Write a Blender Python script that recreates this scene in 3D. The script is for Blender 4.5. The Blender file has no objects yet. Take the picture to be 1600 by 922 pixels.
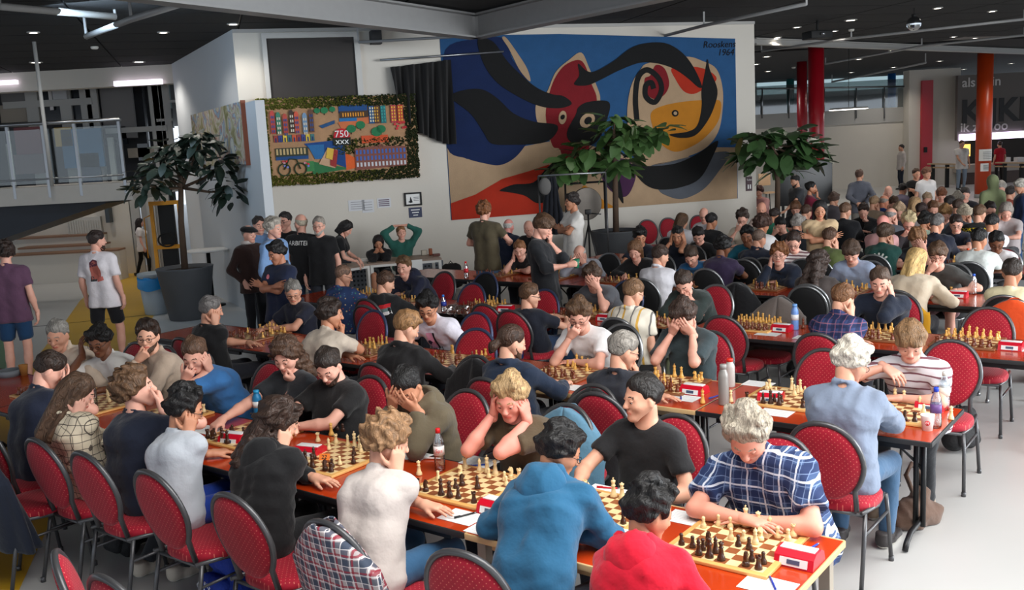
import bpy, bmesh, math, random
import numpy as np
from mathutils import Vector, Matrix
from mathutils.bvhtree import BVHTree
from mathutils.geometry import tessellate_polygon
SC = bpy.context.scene
COL = SC.collection
PI = math.pi

# ------------------------------------------------------------------ camera
IW, IH = 1600, 922
FPX, PITCH, ROLL, CAMH = 1500.0, 0.1545, -0.0535, 2.55
def _axes():
    f = np.array([0, math.cos(PITCH), -math.sin(PITCH)]); u = np.array([0, math.sin(PITCH), math.cos(PITCH)]); r = np.array([1., 0, 0])
    c, s = math.cos(ROLL), math.sin(ROLL)
    return c*r+s*u, -s*r+c*u, f
CR, CU, CF = _axes()
CAMPOS = np.array([0, 0, CAMH])
cam_d = bpy.data.cameras.new('camera'); cam = bpy.data.objects.new('camera', cam_d); COL.objects.link(cam)
cam_d.sensor_width = 36; cam_d.lens = 36*FPX/IW; cam_d.clip_end = 300
cam.matrix_world = Matrix(((CR[0], CU[0], -CF[0], 0), (CR[1], CU[1], -CF[1], 0), (CR[2], CU[2], -CF[2], CAMH), (0, 0, 0, 1)))
SC.camera = cam

# ------------------------------------------------------------------ world, light, exposure
world = bpy.data.worlds.new('World'); SC.world = world; world.use_nodes = True
wb = world.node_tree.nodes['Background']; wb.inputs[0].default_value = (0.80, 0.89, 1.0, 1); wb.inputs[1].default_value = 1.15
def area_light(name, loc, target, sx, sy, power, col=(1, 1, 1)):
    l = bpy.data.lights.new(name, 'AREA'); l.shape = 'RECTANGLE'; l.size = sx; l.size_y = sy; l.energy = power; l.color = col
    o = bpy.data.objects.new(name, l); COL.objects.link(o); o.location = loc
    o.rotation_euler = (Vector(target)-Vector(loc)).to_track_quat('-Z', 'Y').to_euler()
    return o
# daylight: tall glazed facade on the right of the hall, skylight over the near tables
area_light('facade_daylight', (13.0, 3.0, 3.2), (1.0, 5.0, 0.6), 12.0, 4.5, 2400, (0.93, 0.97, 1.0))
area_light('skylight_daylight', (2.2, 4.2, 4.77), (2.0, 5.4, 0.0), 7.0, 5.0, 800, (1.0, 0.98, 0.95))
area_light('stair_void_daylight', (-5.4, 13.6, 4.7), (-4.6, 17.8, 3.4), 1.6, 1.0, 60, (0.6, 0.8, 1.0))
SC.view_settings.view_transform = 'Standard'; SC.view_settings.look = 'None'; SC.view_settings.gamma = 1.0
SC.view_settings.use_curve_mapping = False; SC.view_settings.exposure = 0.30

# ------------------------------------------------------------------ geometry helpers
def ray(px, py):
    return CF + (px-IW/2)/FPX*CR - (py-IH/2)/FPX*CU
def at_z(px, py, z):                       # where the sight line meets the height z
    d = ray(px, py); return CAMPOS + d*((z-CAMH)/d[2])
def at_plane(px, py, p0, nrm):
    d = ray(px, py); return CAMPOS + d*(np.dot(np.asarray(p0)-CAMPOS, nrm)/np.dot(d, nrm))
def at_depth(px, py, y):
    d = ray(px, py); return CAMPOS + d*(y/d[1])
A_ROW = math.radians(-37.5)
DR = np.array([math.cos(A_ROW), math.sin(A_ROW), 0]); NR = np.array([-DR[1], DR[0], 0])   # along the table rows, across them
def RC(s, o, z=0.0): return DR*s + NR*o + np.array([0, 0, z])
def nrmz(v):
    v = np.asarray(v, float); return v/(np.linalg.norm(v)+1e-12)

def tag(o, label=None, cat=None, group=None, kind=None):
    if label: o['label'] = label
    if cat: o['category'] = cat
    if group: o['group'] = group
    if kind: o['kind'] = kind
    return o
def empty(name, loc=(0, 0, 0), rz=0.0, label=None, cat=None, group=None):
    o = bpy.data.objects.new(name, None); COL.objects.link(o); o.location = loc; o.rotation_euler = (0, 0, rz)
    o.empty_display_size = 0.1
    return tag(o, label, cat, group)
def link(name, me, parent=None, mats=None, loc=None, rz=None):
    o = bpy.data.objects.new(name, me); COL.objects.link(o)
    if parent is not None: o.parent = parent
    if mats is not None:
        ms = mats if isinstance(mats, (list, tuple)) else [mats]
        if len(me.materials) == 0:
            for m in ms: me.materials.append(m)
        else:
            for i, m in enumerate(ms):
                if me.materials[i] is not m:
                    o.material_slots[i].link = 'OBJECT'; o.material_slots[i].material = m
    if loc is not None: o.location = loc
    if rz is not None: o.rotation_euler = (0, 0, rz)
    return o
def np_mesh(name, V, F, smooth=True, mi=None):
    """V (n,3) array, F (m,k) array of equal-size faces or list of such arrays"""
    me = bpy.data.meshes.new(name)
    Fs = F if isinstance(F, list) else [F]
    Fs = [np.asarray(f, dtype=np.int32) for f in Fs if len(f)]
    V = np.asarray(V, dtype=np.float32)
    me.vertices.add(len(V)); me.vertices.foreach_set('co', V.ravel())
    nl = sum(f.size for f in Fs); npoly = sum(len(f) for f in Fs)
    me.loops.add(nl); me.polygons.add(npoly)
    me.loops.foreach_set('vertex_index', np.concatenate([f.ravel() for f in Fs]))
    tot = np.concatenate([np.full(len(f), f.shape[1], np.int32) for f in Fs])
    st = np.concatenate([[0], np.cumsum(tot)[:-1]]).astype(np.int32)
    me.polygons.foreach_set('loop_start', st)
    me.polygons.foreach_set('use_smooth', np.full(npoly, bool(smooth)))
    if mi is not None: me.polygons.foreach_set('material_index', np.asarray(mi, np.int32))
    me.update(calc_edges=True)
    return me
class MB:
    """collects simple solids, then builds one mesh"""
    def __init__(s): s.V = []; s.F = []; s.M = []; s.S = []
    def add(s, V, F, m=0, smooth=False):
        b = len(s.V); s.V += [tuple(map(float, v)) for v in V]
        for f in F: s.F.append([i+b for i in f]); s.M.append(m); s.S.append(smooth)
        return s
    def box(s, c, d, m=0, rz=0.0, bev=0.0, R=None):
        hx, hy, hz = d[0]/2, d[1]/2, d[2]/2; c = np.asarray(c, float)
        if R is None:
            cs, sn = math.cos(rz), math.sin(rz); R = np.array([[cs, -sn, 0], [sn, cs, 0], [0, 0, 1]])
        if bev <= 0:
            P = [(x, y, z) for x in (-hx, hx) for y in (-hy, hy) for z in (-hz, hz)]
            F = [(0, 1, 3, 2), (4, 6, 7, 5), (0, 4, 5, 1), (2, 3, 7, 6), (0, 2, 6, 4), (1, 5, 7, 3)]
        else:
            b = min(bev, hx*.95, hy*.95, hz*.95); P = []; 
            bm = bmesh.new(); bmesh.ops.create_cube(bm, size=1)
            for v in bm.verts: v.co = (v.co.x*d[0], v.co.y*d[1], v.co.z*d[2])
            bmesh.ops.bevel(bm, geom=bm.edges[:], offset=b, segments=2, profile=0.6, affect='EDGES')
            bm.verts.index_update(); P = [tuple(v.co) for v in bm.verts]; F = [[v.index for v in f.verts] for f in bm.faces]; bm.free()
        return s.add([c + R @ np.array(p) for p in P], F, m, bev > 0)
    def tube(s, pts, r, seg=8, m=0, closed=False, caps=True):
        pts = [np.asarray(p, float) for p in pts]; n = len(pts)
        rr = r if isinstance(r, (list, tuple, np.ndarray)) else [r]*n
        V = []; ref = None
        for i in range(n):
            a = pts[(i-1) % n] if (closed or i > 0) else pts[i]; b = pts[(i+1) % n] if (closed or i < n-1) else pts[i]
            t = nrmz(b-a)
            if ref is None: ref = np.array([0, 0, 1.]) if abs(t[2]) < .9 else np.array([1., 0, 0])
            u = nrmz(ref - t*np.dot(ref, t)); ref = u; w = np.cross(t, u)
            V += [pts[i] + rr[i]*(math.cos(2*PI*k/seg)*u + math.sin(2*PI*k/seg)*w) for k in range(seg)]
        F = []
        for i in range(n if closed else n-1):
            j = (i+1) % n
            for k in range(seg): F.append((i*seg+k, i*seg+(k+1) % seg, j*seg+(k+1) % seg, j*seg+k))
        if caps and not closed: F.append(tuple(range(seg))[::-1]); F.append(tuple((n-1)*seg+k for k in range(seg)))
        return s.add(V, F, m, True)
    def lathe(s, prof, seg=16, m=0, c=(0, 0, 0), smooth=True, sx=1.0, sy=1.0):
        c = np.asarray(c, float); V = []; F = []; n = len(prof)
        for (r, z) in prof: V += [c+np.array([r*sx*math.cos(2*PI*k/seg), r*sy*math.sin(2*PI*k/seg), z]) for k in range(seg)]
        for i in range(n-1):
            for k in range(seg): F.append((i*seg+k, i*seg+(k+1) % seg, (i+1)*seg+(k+1) % seg, (i+1)*seg+k))
        if prof[0][0] > 1e-5: F.append(tuple(range(seg))[::-1])
        if prof[-1][0] > 1e-5: F.append(tuple((n-1)*seg+k for k in range(seg)))
        return s.add(V, F, m, smooth)
    def prism(s, poly, o, u, v, w, m=0, smooth=False):
        """polygon (a,b) pairs in the plane (o; u, v), thickness vector w"""
        o, u, v, w = [np.asarray(q, float) for q in (o, u, v, w)]; n = len(poly)
        A = [o+u*a+v*b for a, b in poly]; B = [p+w for p in A]
        F = [tuple(range(n))[::-1], tuple(range(n, 2*n))] + [(i, (i+1) % n, n+(i+1) % n, n+i) for i in range(n)]
        return s.add(A+B, F, m, smooth)
    def mesh(s, name):
        me = bpy.data.meshes.new(name); me.from_pydata(s.V, [], s.F)
        me.polygons.foreach_set('material_index', np.array(s.M, np.int32)); me.polygons.foreach_set('use_smooth', np.array(s.S, bool))
        bm = bmesh.new(); bm.from_mesh(me); bmesh.ops.recalc_face_normals(bm, faces=bm.faces[:]); bm.to_mesh(me); bm.free()
        me.update(); return me
    def build(s, name, mats, parent=None, loc=None, rz=None):
        return link(name, s.mesh(name), parent, mats, loc, rz)
def catmull(pts, sub=6, closed=True):
    P = [np.asarray(p, float) for p in pts]; n = len(P); out = []
    for i in range(n if closed else n-1):
        p0, p1, p2, p3 = [P[(i+k) % n] if closed else P[min(max(i+k, 0), n-1)] for k in (-1, 0, 1, 2)]
        for t in np.linspace(0, 1, sub, endpoint=False):
            out.append(0.5*((2*p1)+(p2-p0)*t+(2*p0-5*p1+4*p2-p3)*t*t+(3*p1-p0-3*p2+p3)*t**3))
    if not closed: out.append(P[-1])
    return out
def copy_thing(root, loc=None, rz=None, mats=None):
    r = root.copy(); COL.objects.link(r)
    if loc is not None: r.location = loc
    if rz is not None: r.rotation_euler = (0, 0, rz)
    for ch in root.children:
        c = ch.copy(); COL.objects.link(c); c.parent = r
        for g in ch.children:
            d = g.copy(); COL.objects.link(d); d.parent = c
    return r

# ------------------------------------------------------------------ materials
MATS = {}
def srgb(r, g, b):
    return tuple(((c/255)/12.92 if c/255 <= 0.04045 else ((c/255+0.055)/1.055)**2.4) for c in (r, g, b))
def _new(name):
    m = bpy.data.materials.new(name); m.use_nodes = True; nt = m.node_tree
    return m, nt, nt.nodes['Principled BSDF'], nt.nodes, nt.links
def mat(name, col, rough=0.6, metal=0.0, var=0.0, vscale=8.0, bump=0.0, bscale=60.0, coat=0.0, spec=0.5, sheen=0.0):
    """plain procedural material: noise varies the colour, a second noise gives relief"""
    key = name
    if key in MATS: return MATS[key]
    m, nt, b, N, L = _new(name); c = srgb(*col) if max(col) > 1.0 else tuple(col)
    b.inputs['Base Color'].default_value = (*c, 1); b.inputs['Roughness'].default_value = rough; b.inputs['Metallic'].default_value = metal
    b.inputs['Specular IOR Level'].default_value = spec
    if coat: b.inputs['Coat Weight'].default_value = coat; b.inputs['Coat Roughness'].default_value = 0.12
    if sheen: b.inputs['Sheen Weight'].default_value = sheen
    if var > 0 or bump > 0:
        tc = N.new('ShaderNodeTexCoord')
    if var > 0:
        n1 = N.new('ShaderNodeTexNoise'); n1.inputs['Scale'].default_value = vscale; n1.inputs['Detail'].default_value = 3
        L.new(tc.outputs['Object'], n1.inputs['Vector'])
        mx = N.new('ShaderNodeMix'); mx.data_type = 'RGBA'
        mx.inputs[6].default_value = (*[max(0, x*(1-var)) for x in c], 1); mx.inputs[7].default_value = (*[min(1, x*(1+var)) for x in c], 1)
        L.new(n1.outputs['Fac'], mx.inputs[0]); L.new(mx.outputs[2], b.inputs['Base Color'])
    if bump > 0:
        n2 = N.new('ShaderNodeTexNoise'); n2.inputs['Scale'].default_value = bscale; n2.inputs['Detail'].default_value = 2
        L.new(tc.outputs['Object'], n2.inputs['Vector'])
        bp = N.new('ShaderNodeBump'); bp.inputs['Strength'].default_value = bump; bp.inputs['Distance'].default_value = 0.02
        L.new(n2.outputs['Fac'], bp.inputs['Height']); L.new(bp.outputs['Normal'], b.inputs['Normal'])
    MATS[key] = m; return m
def emis(name, col, strength):
    if name in MATS: return MATS[name]
    m, nt, b, N, L = _new(name)
    b.inputs['Base Color'].default_value = (*col, 1); b.inputs['Emission Color'].default_value = (*col, 1); b.inputs['Emission Strength'].default_value = strength
    MATS[name] = m; return m
def glass(name, col=(0.9, 0.95, 0.95), alpha=0.25, rough=0.03):
    if name in MATS: return MATS[name]
    m, nt, b, N, L = _new(name); out = N['Material Output']
    tr = N.new('ShaderNodeBsdfTransparent'); tr.inputs[0].default_value = (*col, 1)
    gl = N.new('ShaderNodeBsdfGlossy'); gl.inputs['Roughness'].default_value = rough; gl.inputs[0].default_value = (1, 1, 1, 1)
    fr = N.new('ShaderNodeFresnel'); fr.inputs[0].default_value = 1.35
    mp = N.new('ShaderNodeMath'); mp.operation = 'MULTIPLY_ADD'; mp.inputs[1].default_value = 0.9; mp.inputs[2].default_value = alpha*0.4
    L.new(fr.outputs[0], mp.inputs[0])
    mx = N.new('ShaderNodeMixShader'); L.new(mp.outputs[0], mx.inputs[0]); L.new(tr.outputs[0], mx.inputs[1]); L.new(gl.outputs[0], mx.inputs[2])
    L.new(mx.outputs[0], out.inputs['Surface']); N.remove(b)
    MATS[name] = m; return m
def fabric(col, name=None, rough=0.85):
    k = name or 'cloth_%d_%d_%d' % tuple(col)
    return mat(k, col, rough, 0, 0.12, 9, 0.25, 26, sheen=0.15, spec=0.25)
def bands(name, base, specs, rough=0.8, axis_swap=False):
    """woven pattern. specs: list of (axis 0/1/2, period m, width fraction, colour, strength, phase)"""
    if name in MATS: return MATS[name]
    m, nt, b, N, L = _new(name); b.inputs['Roughness'].default_value = rough; b.inputs['Specular IOR Level'].default_value = 0.25
    tc = N.new('ShaderNodeTexCoord'); ns = N.new('ShaderNodeTexNoise'); ns.inputs['Scale'].default_value = 7
    L.new(tc.outputs['Object'], ns.inputs['Vector'])
    wob = N.new('ShaderNodeVectorMath'); wob.operation = 'MULTIPLY_ADD'; wob.inputs[1].default_value = (0.025, 0.025, 0.025)
    L.new(ns.outputs['Color'], wob.inputs[0]); L.new(tc.outputs['Object'], wob.inputs[2])
    sp = N.new('ShaderNodeSeparateXYZ'); L.new(wob.outputs[0], sp.inputs[0])
    cur = None
    for (ax, per, wid, col, stren, ph) in specs:
        a = N.new('ShaderNodeMath'); a.operation = 'MULTIPLY_ADD'; a.inputs[1].default_value = 1.0/per; a.inputs[2].default_value = ph+50
        L.new(sp.outputs[ax], a.inputs[0])
        f = N.new('ShaderNodeMath'); f.operation = 'FRACT'; L.new(a.outputs[0], f.inputs[0])
        g = N.new('ShaderNodeMath'); g.operation = 'LESS_THAN'; g.inputs[1].default_value = wid; L.new(f.outputs[0], g.inputs[0])
        h = N.new('ShaderNodeMath'); h.operation = 'MULTIPLY'; h.inputs[1].default_value = stren; L.new(g.outputs[0], h.inputs[0])
        mx = N.new('ShaderNodeMix'); mx.data_type = 'RGBA'; L.new(h.outputs[0], mx.inputs[0])
        if cur is None: mx.inputs[6].default_value = (*srgb(*base), 1)
        else: L.new(cur, mx.inputs[6])
        mx.inputs[7].default_value = (*srgb(*col), 1); cur = mx.outputs[2]
    L.new(cur, b.inputs['Base Color']); MATS[name] = m; return m
def dots(name, base, dot, spacing=0.034, radius=0.16, axes=(0, 2), rough=0.75, bump=0.2):
    """fabric with a staggered grid of small woven dots"""
    if name in MATS: return MATS[name]
    m, nt, b, N, L = _new(name); b.inputs['Roughness'].default_value = rough; b.inputs['Specular IOR Level'].default_value = 0.3; b.inputs['Sheen Weight'].default_value = 0.1
    tc = N.new('ShaderNodeTexCoord'); sp = N.new('ShaderNodeSeparateXYZ'); L.new(tc.outputs['Object'], sp.inputs[0])
    def mth(op, i0, v1=None, i1=None):
        n = N.new('ShaderNodeMath'); n.operation = op; L.new(i0, n.inputs[0])
        if i1 is not None: L.new(i1, n.inputs[1])
        elif v1 is not None: n.inputs[1].default_value = v1
        return n.outputs[0]
    x, z = sp.outputs[axes[0]], sp.outputs[axes[1]]
    p = mth('ADD', x, i1=z); q = mth('SUBTRACT', x, i1=z)
    def cell(v):
        f = mth('FRACT', mth('ADD', mth('MULTIPLY', v, 1/spacing), 50.0)); c = mth('SUBTRACT', f, 0.5); return mth('MULTIPLY', c, i1=c)
    d = mth('LESS_THAN', mth('ADD', cell(p), i1=cell(q)), radius*radius)
    ns = N.new('ShaderNodeTexNoise'); ns.inputs['Scale'].default_value = 40; L.new(tc.outputs['Object'], ns.inputs['Vector'])
    mv = N.new('ShaderNodeMix'); mv.data_type = 'RGBA'; c = srgb(*base)
    mv.inputs[6].default_value = (*[v*.75 for v in c], 1); mv.inputs[7].default_value = (*[v*1.2 for v in c], 1); L.new(ns.outputs['Fac'], mv.inputs[0])
    mx = N.new('ShaderNodeMix'); mx.data_type = 'RGBA'; L.new(d, mx.inputs[0]); L.new(mv.outputs[2], mx.inputs[6]); mx.inputs[7].default_value = (*srgb(*dot), 1)
    L.new(mx.outputs[2], b.inputs['Base Color']); MATS[name] = m; return m
def speckle(name, base, cols, scale=14, rough=0.85, size=0.25):
    """cloth printed with scattered blotches (floral shirts, prints)"""
    if name in MATS: return MATS[name]
    m, nt, b, N, L = _new(name); b.inputs['Roughness'].default_value = rough
    tc = N.new('ShaderNodeTexCoord'); vo = N.new('ShaderNodeTexVoronoi'); vo.inputs['Scale'].default_value = scale; L.new(tc.outputs['Object'], vo.inputs['Vector'])
    lt = N.new('ShaderNodeMath'); lt.operation = 'LESS_THAN'; lt.inputs[1].default_value = size; L.new(vo.outputs['Distance'], lt.inputs[0])
    cr = N.new('ShaderNodeValToRGB'); cr.color_ramp.interpolation = 'CONSTANT'
    sp = N.new('ShaderNodeSeparateXYZ'); L.new(vo.outputs['Color'], sp.inputs[0]); L.new(sp.outputs[0], cr.inputs[0])
    for i, c in enumerate(cols):
        e = cr.color_ramp.elements[i] if i < 2 else cr.color_ramp.elements.new(i/len(cols))
        e.position = i/len(cols); e.color = (*srgb(*c), 1)
    mx = N.new('ShaderNodeMix'); mx.data_type = 'RGBA'; L.new(lt.outputs[0], mx.inputs[0]); mx.inputs[6].default_value = (*srgb(*base), 1); L.new(cr.outputs[0], mx.inputs[7])
    L.new(mx.outputs[2], b.inputs['Base Color']); MATS[name] = m; return m
def wood(name, c1, c2, scale=(2, 30, 30), rough=0.45, coat=0.0):
    if name in MATS: return MATS[name]
    m, nt, b, N, L = _new(name); b.inputs['Roughness'].default_value = rough
    if coat: b.inputs['Coat Weight'].default_value = coat; b.inputs['Coat Roughness'].default_value = 0.1
    tc = N.new('ShaderNodeTexCoord'); mp = N.new('ShaderNodeMapping'); mp.inputs['Scale'].default_value = scale; L.new(tc.outputs['Object'], mp.inputs[0])
    n = N.new('ShaderNodeTexNoise'); n.inputs['Scale'].default_value = 3; n.inputs['Detail'].default_value = 4; n.inputs['Distortion'].default_value = 0.6; L.new(mp.outputs[0], n.inputs['Vector'])
    mx = N.new('ShaderNodeMix'); mx.data_type = 'RGBA'; mx.inputs[6].default_value = (*srgb(*c1), 1); mx.inputs[7].default_value = (*srgb(*c2), 1); L.new(n.outputs['Fac'], mx.inputs[0])
    L.new(mx.outputs[2], b.inputs['Base Color']); MATS[name] = m; return m
def hairmat(col):
    k = 'hair_%d_%d_%d' % tuple(col)
    if k in MATS: return MATS[k]
    m, nt, b, N, L = _new(k); c = srgb(*col); b.inputs['Roughness'].default_value = 0.5; b.inputs['Specular IOR Level'].default_value = 0.35
    tc = N.new('ShaderNodeTexCoord'); mp = N.new('ShaderNodeMapping'); mp.inputs['Scale'].default_value = (34, 14, 7); L.new(tc.outputs['Object'], mp.inputs[0])
    n = N.new('ShaderNodeTexNoise'); n.inputs['Scale'].default_value = 2.2; n.inputs['Detail'].default_value = 3; n.inputs['Distortion'].default_value = 1.2; L.new(mp.outputs[0], n.inputs['Vector'])
    cr = N.new('ShaderNodeMapRange'); cr.inputs[1].default_value = 0.3; cr.inputs[2].default_value = 0.7; L.new(n.outputs['Fac'], cr.inputs[0])
    mx = N.new('ShaderNodeMix'); mx.data_type = 'RGBA'; mx.inputs[6].default_value = (*[v*.5 for v in c], 1); mx.inputs[7].default_value = (*[min(1, v*1.45+.004) for v in c], 1); L.new(cr.outputs[0], mx.inputs[0])
    L.new(mx.outputs[2], b.inputs['Base Color'])
    bp = N.new('ShaderNodeBump'); bp.inputs['Strength'].default_value = 0.9; bp.inputs['Distance'].default_value = 0.018; L.new(n.outputs['Fac'], bp.inputs['Height']); L.new(bp.outputs['Normal'], b.inputs['Normal'])
    MATS[k] = m; return m
def skinmat(col):
    k = 'skin_%d_%d_%d' % tuple(col)
    if k in MATS: return MATS[k]
    m, nt, b, N, L = _new(k); c = srgb(*col); b.inputs['Roughness'].default_value = 0.5; b.inputs['Specular IOR Level'].default_value = 0.35
    tc = N.new('ShaderNodeTexCoord'); n = N.new('ShaderNodeTexNoise'); n.inputs['Scale'].default_value = 16; n.inputs['Detail'].default_value = 4; L.new(tc.outputs['Object'], n.inputs['Vector'])
    mx = N.new('ShaderNodeMix'); mx.data_type = 'RGBA'; mx.inputs[6].default_value = (c[0]*.92, c[1]*.82, c[2]*.8, 1); mx.inputs[7].default_value = (min(1, c[0]*1.05), min(1, c[1]*1.08), min(1, c[2]*1.08), 1); L.new(n.outputs['Fac'], mx.inputs[0])
    L.new(mx.outputs[2], b.inputs['Base Color']); MATS[k] = m; return m

# flat lettering as thin mesh
_TXT = {}
def text_mesh(s, size=0.1, depth=0.0, align='CENTER', font_shear=0.0, bold=0.0):
    cu = bpy.data.curves.new('lettering', 'FONT'); cu.body = s; cu.size = size; cu.extrude = depth; cu.align_x = align; cu.align_y = 'CENTER'; cu.shear = font_shear; cu.resolution_u = 3; cu.offset = bold
    o = bpy.data.objects.new('lettering', cu); COL.objects.link(o)
    dg = bpy.context.evaluated_depsgraph_get(); me = bpy.data.meshes.new_from_object(o.evaluated_get(dg))
    bpy.data.objects.remove(o); bpy.data.curves.remove(cu); return me
def plane_frame(o, u, v):
    u = nrmz(u); v = nrmz(np.asarray(v)-u*np.dot(u, v)); w = np.cross(u, v)
    return Matrix(((u[0], v[0], w[0], o[0]), (u[1], v[1], w[1], o[1]), (u[2], v[2], w[2], o[2]), (0, 0, 0, 1)))
# ================================================================== the hall
ZC = 4.80
M_WALL = mat('white_plaster', (206, 200, 190), .8, var=.04, vscale=1.2, bump=.05, bscale=30)
M_WALLB = mat('pale_grey_plaster', (196, 200, 204), .7, var=.03, vscale=1.0)
M_DARK = mat('black_ceiling_panel', (24, 22, 22), .9, var=.3, vscale=3, bump=.3, bscale=50)
M_BAR = mat('ceiling_bar_grey', (120, 118, 116), .6)
M_STEEL = mat('painted_steel_grey', (150, 150, 150), .5, .1, var=.06)
M_TRIM = mat('light_grey_paint', (168, 166, 162), .6)
M_CHROME = mat('brushed_steel', (150, 152, 155), .3, .9)
M_GLASS = glass('clear_glass', (.86, .91, .91), .06)
M_WHITE = mat('white_paper', (232, 232, 230), .8)
M_BLACK = mat('black_matt', (14, 14, 15), .7)
M_LED = emis('led_white', (1.0, .93, .84), 9.0)
def struct(o): o['kind'] = 'structure'; return o
def slab(name, pts, z0, z1, m, parent=None):
    b = MB(); b.prism([(p[0], p[1]) for p in pts], (0, 0, z0), (1, 0, 0), (0, 1, 0), (0, 0, z1-z0)); o = b.build(name, m, parent)
    return o if parent is not None else struct(o)
# ---- floor: poured resin, pale grey, with yellow and green fields
mf, nt, bs, N, L = _new('poured_floor')
tc = N.new('ShaderNodeTexCoord'); n1 = N.new('ShaderNodeTexNoise'); n1.inputs['Scale'].default_value = .5; n1.inputs['Detail'].default_value = 5; L.new(tc.outputs['Object'], n1.inputs['Vector'])
mx = N.new('ShaderNodeMix'); mx.data_type = 'RGBA'; mx.inputs[6].default_value = (*srgb(176, 176, 174), 1); mx.inputs[7].default_value = (*srgb(198, 198, 196), 1); L.new(n1.outputs['Fac'], mx.inputs[0]); L.new(mx.outputs[2], bs.inputs['Base Color'])
bs.inputs['Roughness'].default_value = .32; bs.inputs['Specular IOR Level'].default_value = .4
floor = slab('floor', [(-30, -6), (32, -6), (32, 60), (-30, 60)], -.1, 0, mf)
def floor_field(name, px, m, z):
    b = MB(); b.prism([tuple(at_z(x, y, 0)[:2]) for x, y in px], (0, 0, .0), (1, 0, 0), (0, 1, 0), (0, 0, z)); return b.build(name, m, floor)
M_YEL = mat('yellow_resin', (206, 160, 32), .35, var=.08, vscale=1.5)
floor_field('yellow_floor_field', [(30, 922), (58, 860), (92, 788), (120, 700), (150, 640), (200, 560), (240, 494), (250, 450), (262, 405), (215, 418), (183, 422), (160, 438), (125, 470), (100, 505), (40, 580), (0, 640), (-80, 760), (-80, 922)], M_YEL, .002)
floor_field('green_floor_field', [(-60, 520), (8, 528), (14, 545), (8, 580), (-60, 590)], mat('green_resin', (88, 130, 96), .4), .003)
def strip_on_floor(a, b_, w, m, name):
    A, B = at_z(*a, 0), at_z(*b_, 0); t = nrmz(B-A); s = np.array([-t[1], t[0], 0])*w/2; q = MB(); q.prism([tuple((A+s)[:2]), tuple((B+s)[:2]), tuple((B-s)[:2]), tuple((A-s)[:2])], (0, 0, 0), (1, 0, 0), (0, 1, 0), (0, 0, .004)); return q.build(name, m, floor)
strip_on_floor((100, 506), (262, 489), .03, M_BLACK, 'floor_joint'); strip_on_floor((0, 516), (100, 506), .03, M_BLACK, 'floor_joint')
strip_on_floor((600, 462), (740, 448), .05, M_WHITE, 'floor_line')
# ---- main back wall W1
P0 = np.array([-1.22, 18.32, 0.]); WA = math.radians(17); WU = np.array([math.cos(WA), math.sin(WA), 0]); WN = np.array([-WU[1], WU[0], 0])   # WN points into the wall
UP = np.array([0, 0, 1.])
def W1(s, z, out=0.0): return P0+WU*s+UP*z-WN*out
def on_wall(px, py): p = at_plane(px, py, P0, WN); return float((p-P0)@WU), float(p[2])
def wall_box(name, s0, s1, z0, z1, out, thick, m, parent=None, bev=0):
    b = MB(); b.box(W1((s0+s1)/2, (z0+z1)/2, out-thick/2), (s1-s0, thick, z1-z0), 0, WA, bev); return b.build(name, m, parent)
wall_back = struct(wall_box('wall_back', -3.56, 6.78, 0, ZC, 0, .35, M_WALL))
wall_box('wall_skirting', -3.56, 6.78, 0, .08, .015, .015, M_TRIM, wall_back)
struct(wall_box('trim_1', -3.56, 6.78, ZC-.06, ZC, .03, .03, M_TRIM))
# dark roller blind in a white frame
bl = tag(struct(empty('window_1', W1(-2.24, 4.0))), 'tall window recess closed by a charcoal roller blind', 'window')
def child_wall(name, s0, s1, z0, z1, out, thick, m, parent, bev=0):
    b = MB(); b.box(W1((s0+s1)/2, (z0+z1)/2, out-thick/2)-np.array(parent.location), (s1-s0, thick, z1-z0), 0, WA, bev); return b.build(name, m, parent)
child_wall('roller_blind', -3.0, -1.46, 2.4, 4.63, .02, .03, mat('charcoal_blind', (62, 58, 56), .9, bump=.2, bscale=200), bl)
for a, b_, z0, z1 in ((-3.08, -3.0, 2.4, 4.72), (-1.46, -1.36, 2.4, 4.72), (-3.0, -1.46, 4.63, 4.72)): child_wall('window_frame', a, b_, z0, z1, .07, .09, mat('frame_white', (190, 188, 184), .5), bl)
sp = wall_box('loudspeaker', -1.18, -.98, 4.48, 4.72, .24, .2, mat('dark_grey_plastic', (50, 50, 52), .6), None, .015); tag(sp, 'small dark grey loudspeaker high on the wall beside the blind', 'loudspeaker')
# ---- side wall in daylight, left of the corner
CA = W1(-3.56, 0); CB = at_z(268, 100, ZC); CB[2] = 0
SU = nrmz(CB-CA); SN = np.array([SU[1], -SU[0], 0]);  SN = SN if SN[0] < 0 else -SN        # SN points out of the wall, to the open side
def Sp(t, z, out=0.0): return CA+SU*t+UP*z+SN*out
SLEN = float(np.linalg.norm(CB-CA)); SA = math.atan2(SU[1], SU[0])
b = MB(); b.box(Sp(SLEN/2, ZC/2, -.15), (SLEN, .3, ZC), 0, SA); struct(b.build('wall_side', M_WALLB))
def on_side(px, py, out=0): p = at_plane(px, py, CA+SN*out, SN); return float((p-CA)@SU), float(p[2])
t0, zt = on_side(396, 146, .45); t1, _ = on_side(298, 190, .45)
b = MB(); b.box(Sp((t0+t1)/2, zt/2-.05, .37), (abs(t1-t0), .14, zt-.1), 0, SA); struct(b.build('wall_partition', M_WALLB))
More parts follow.
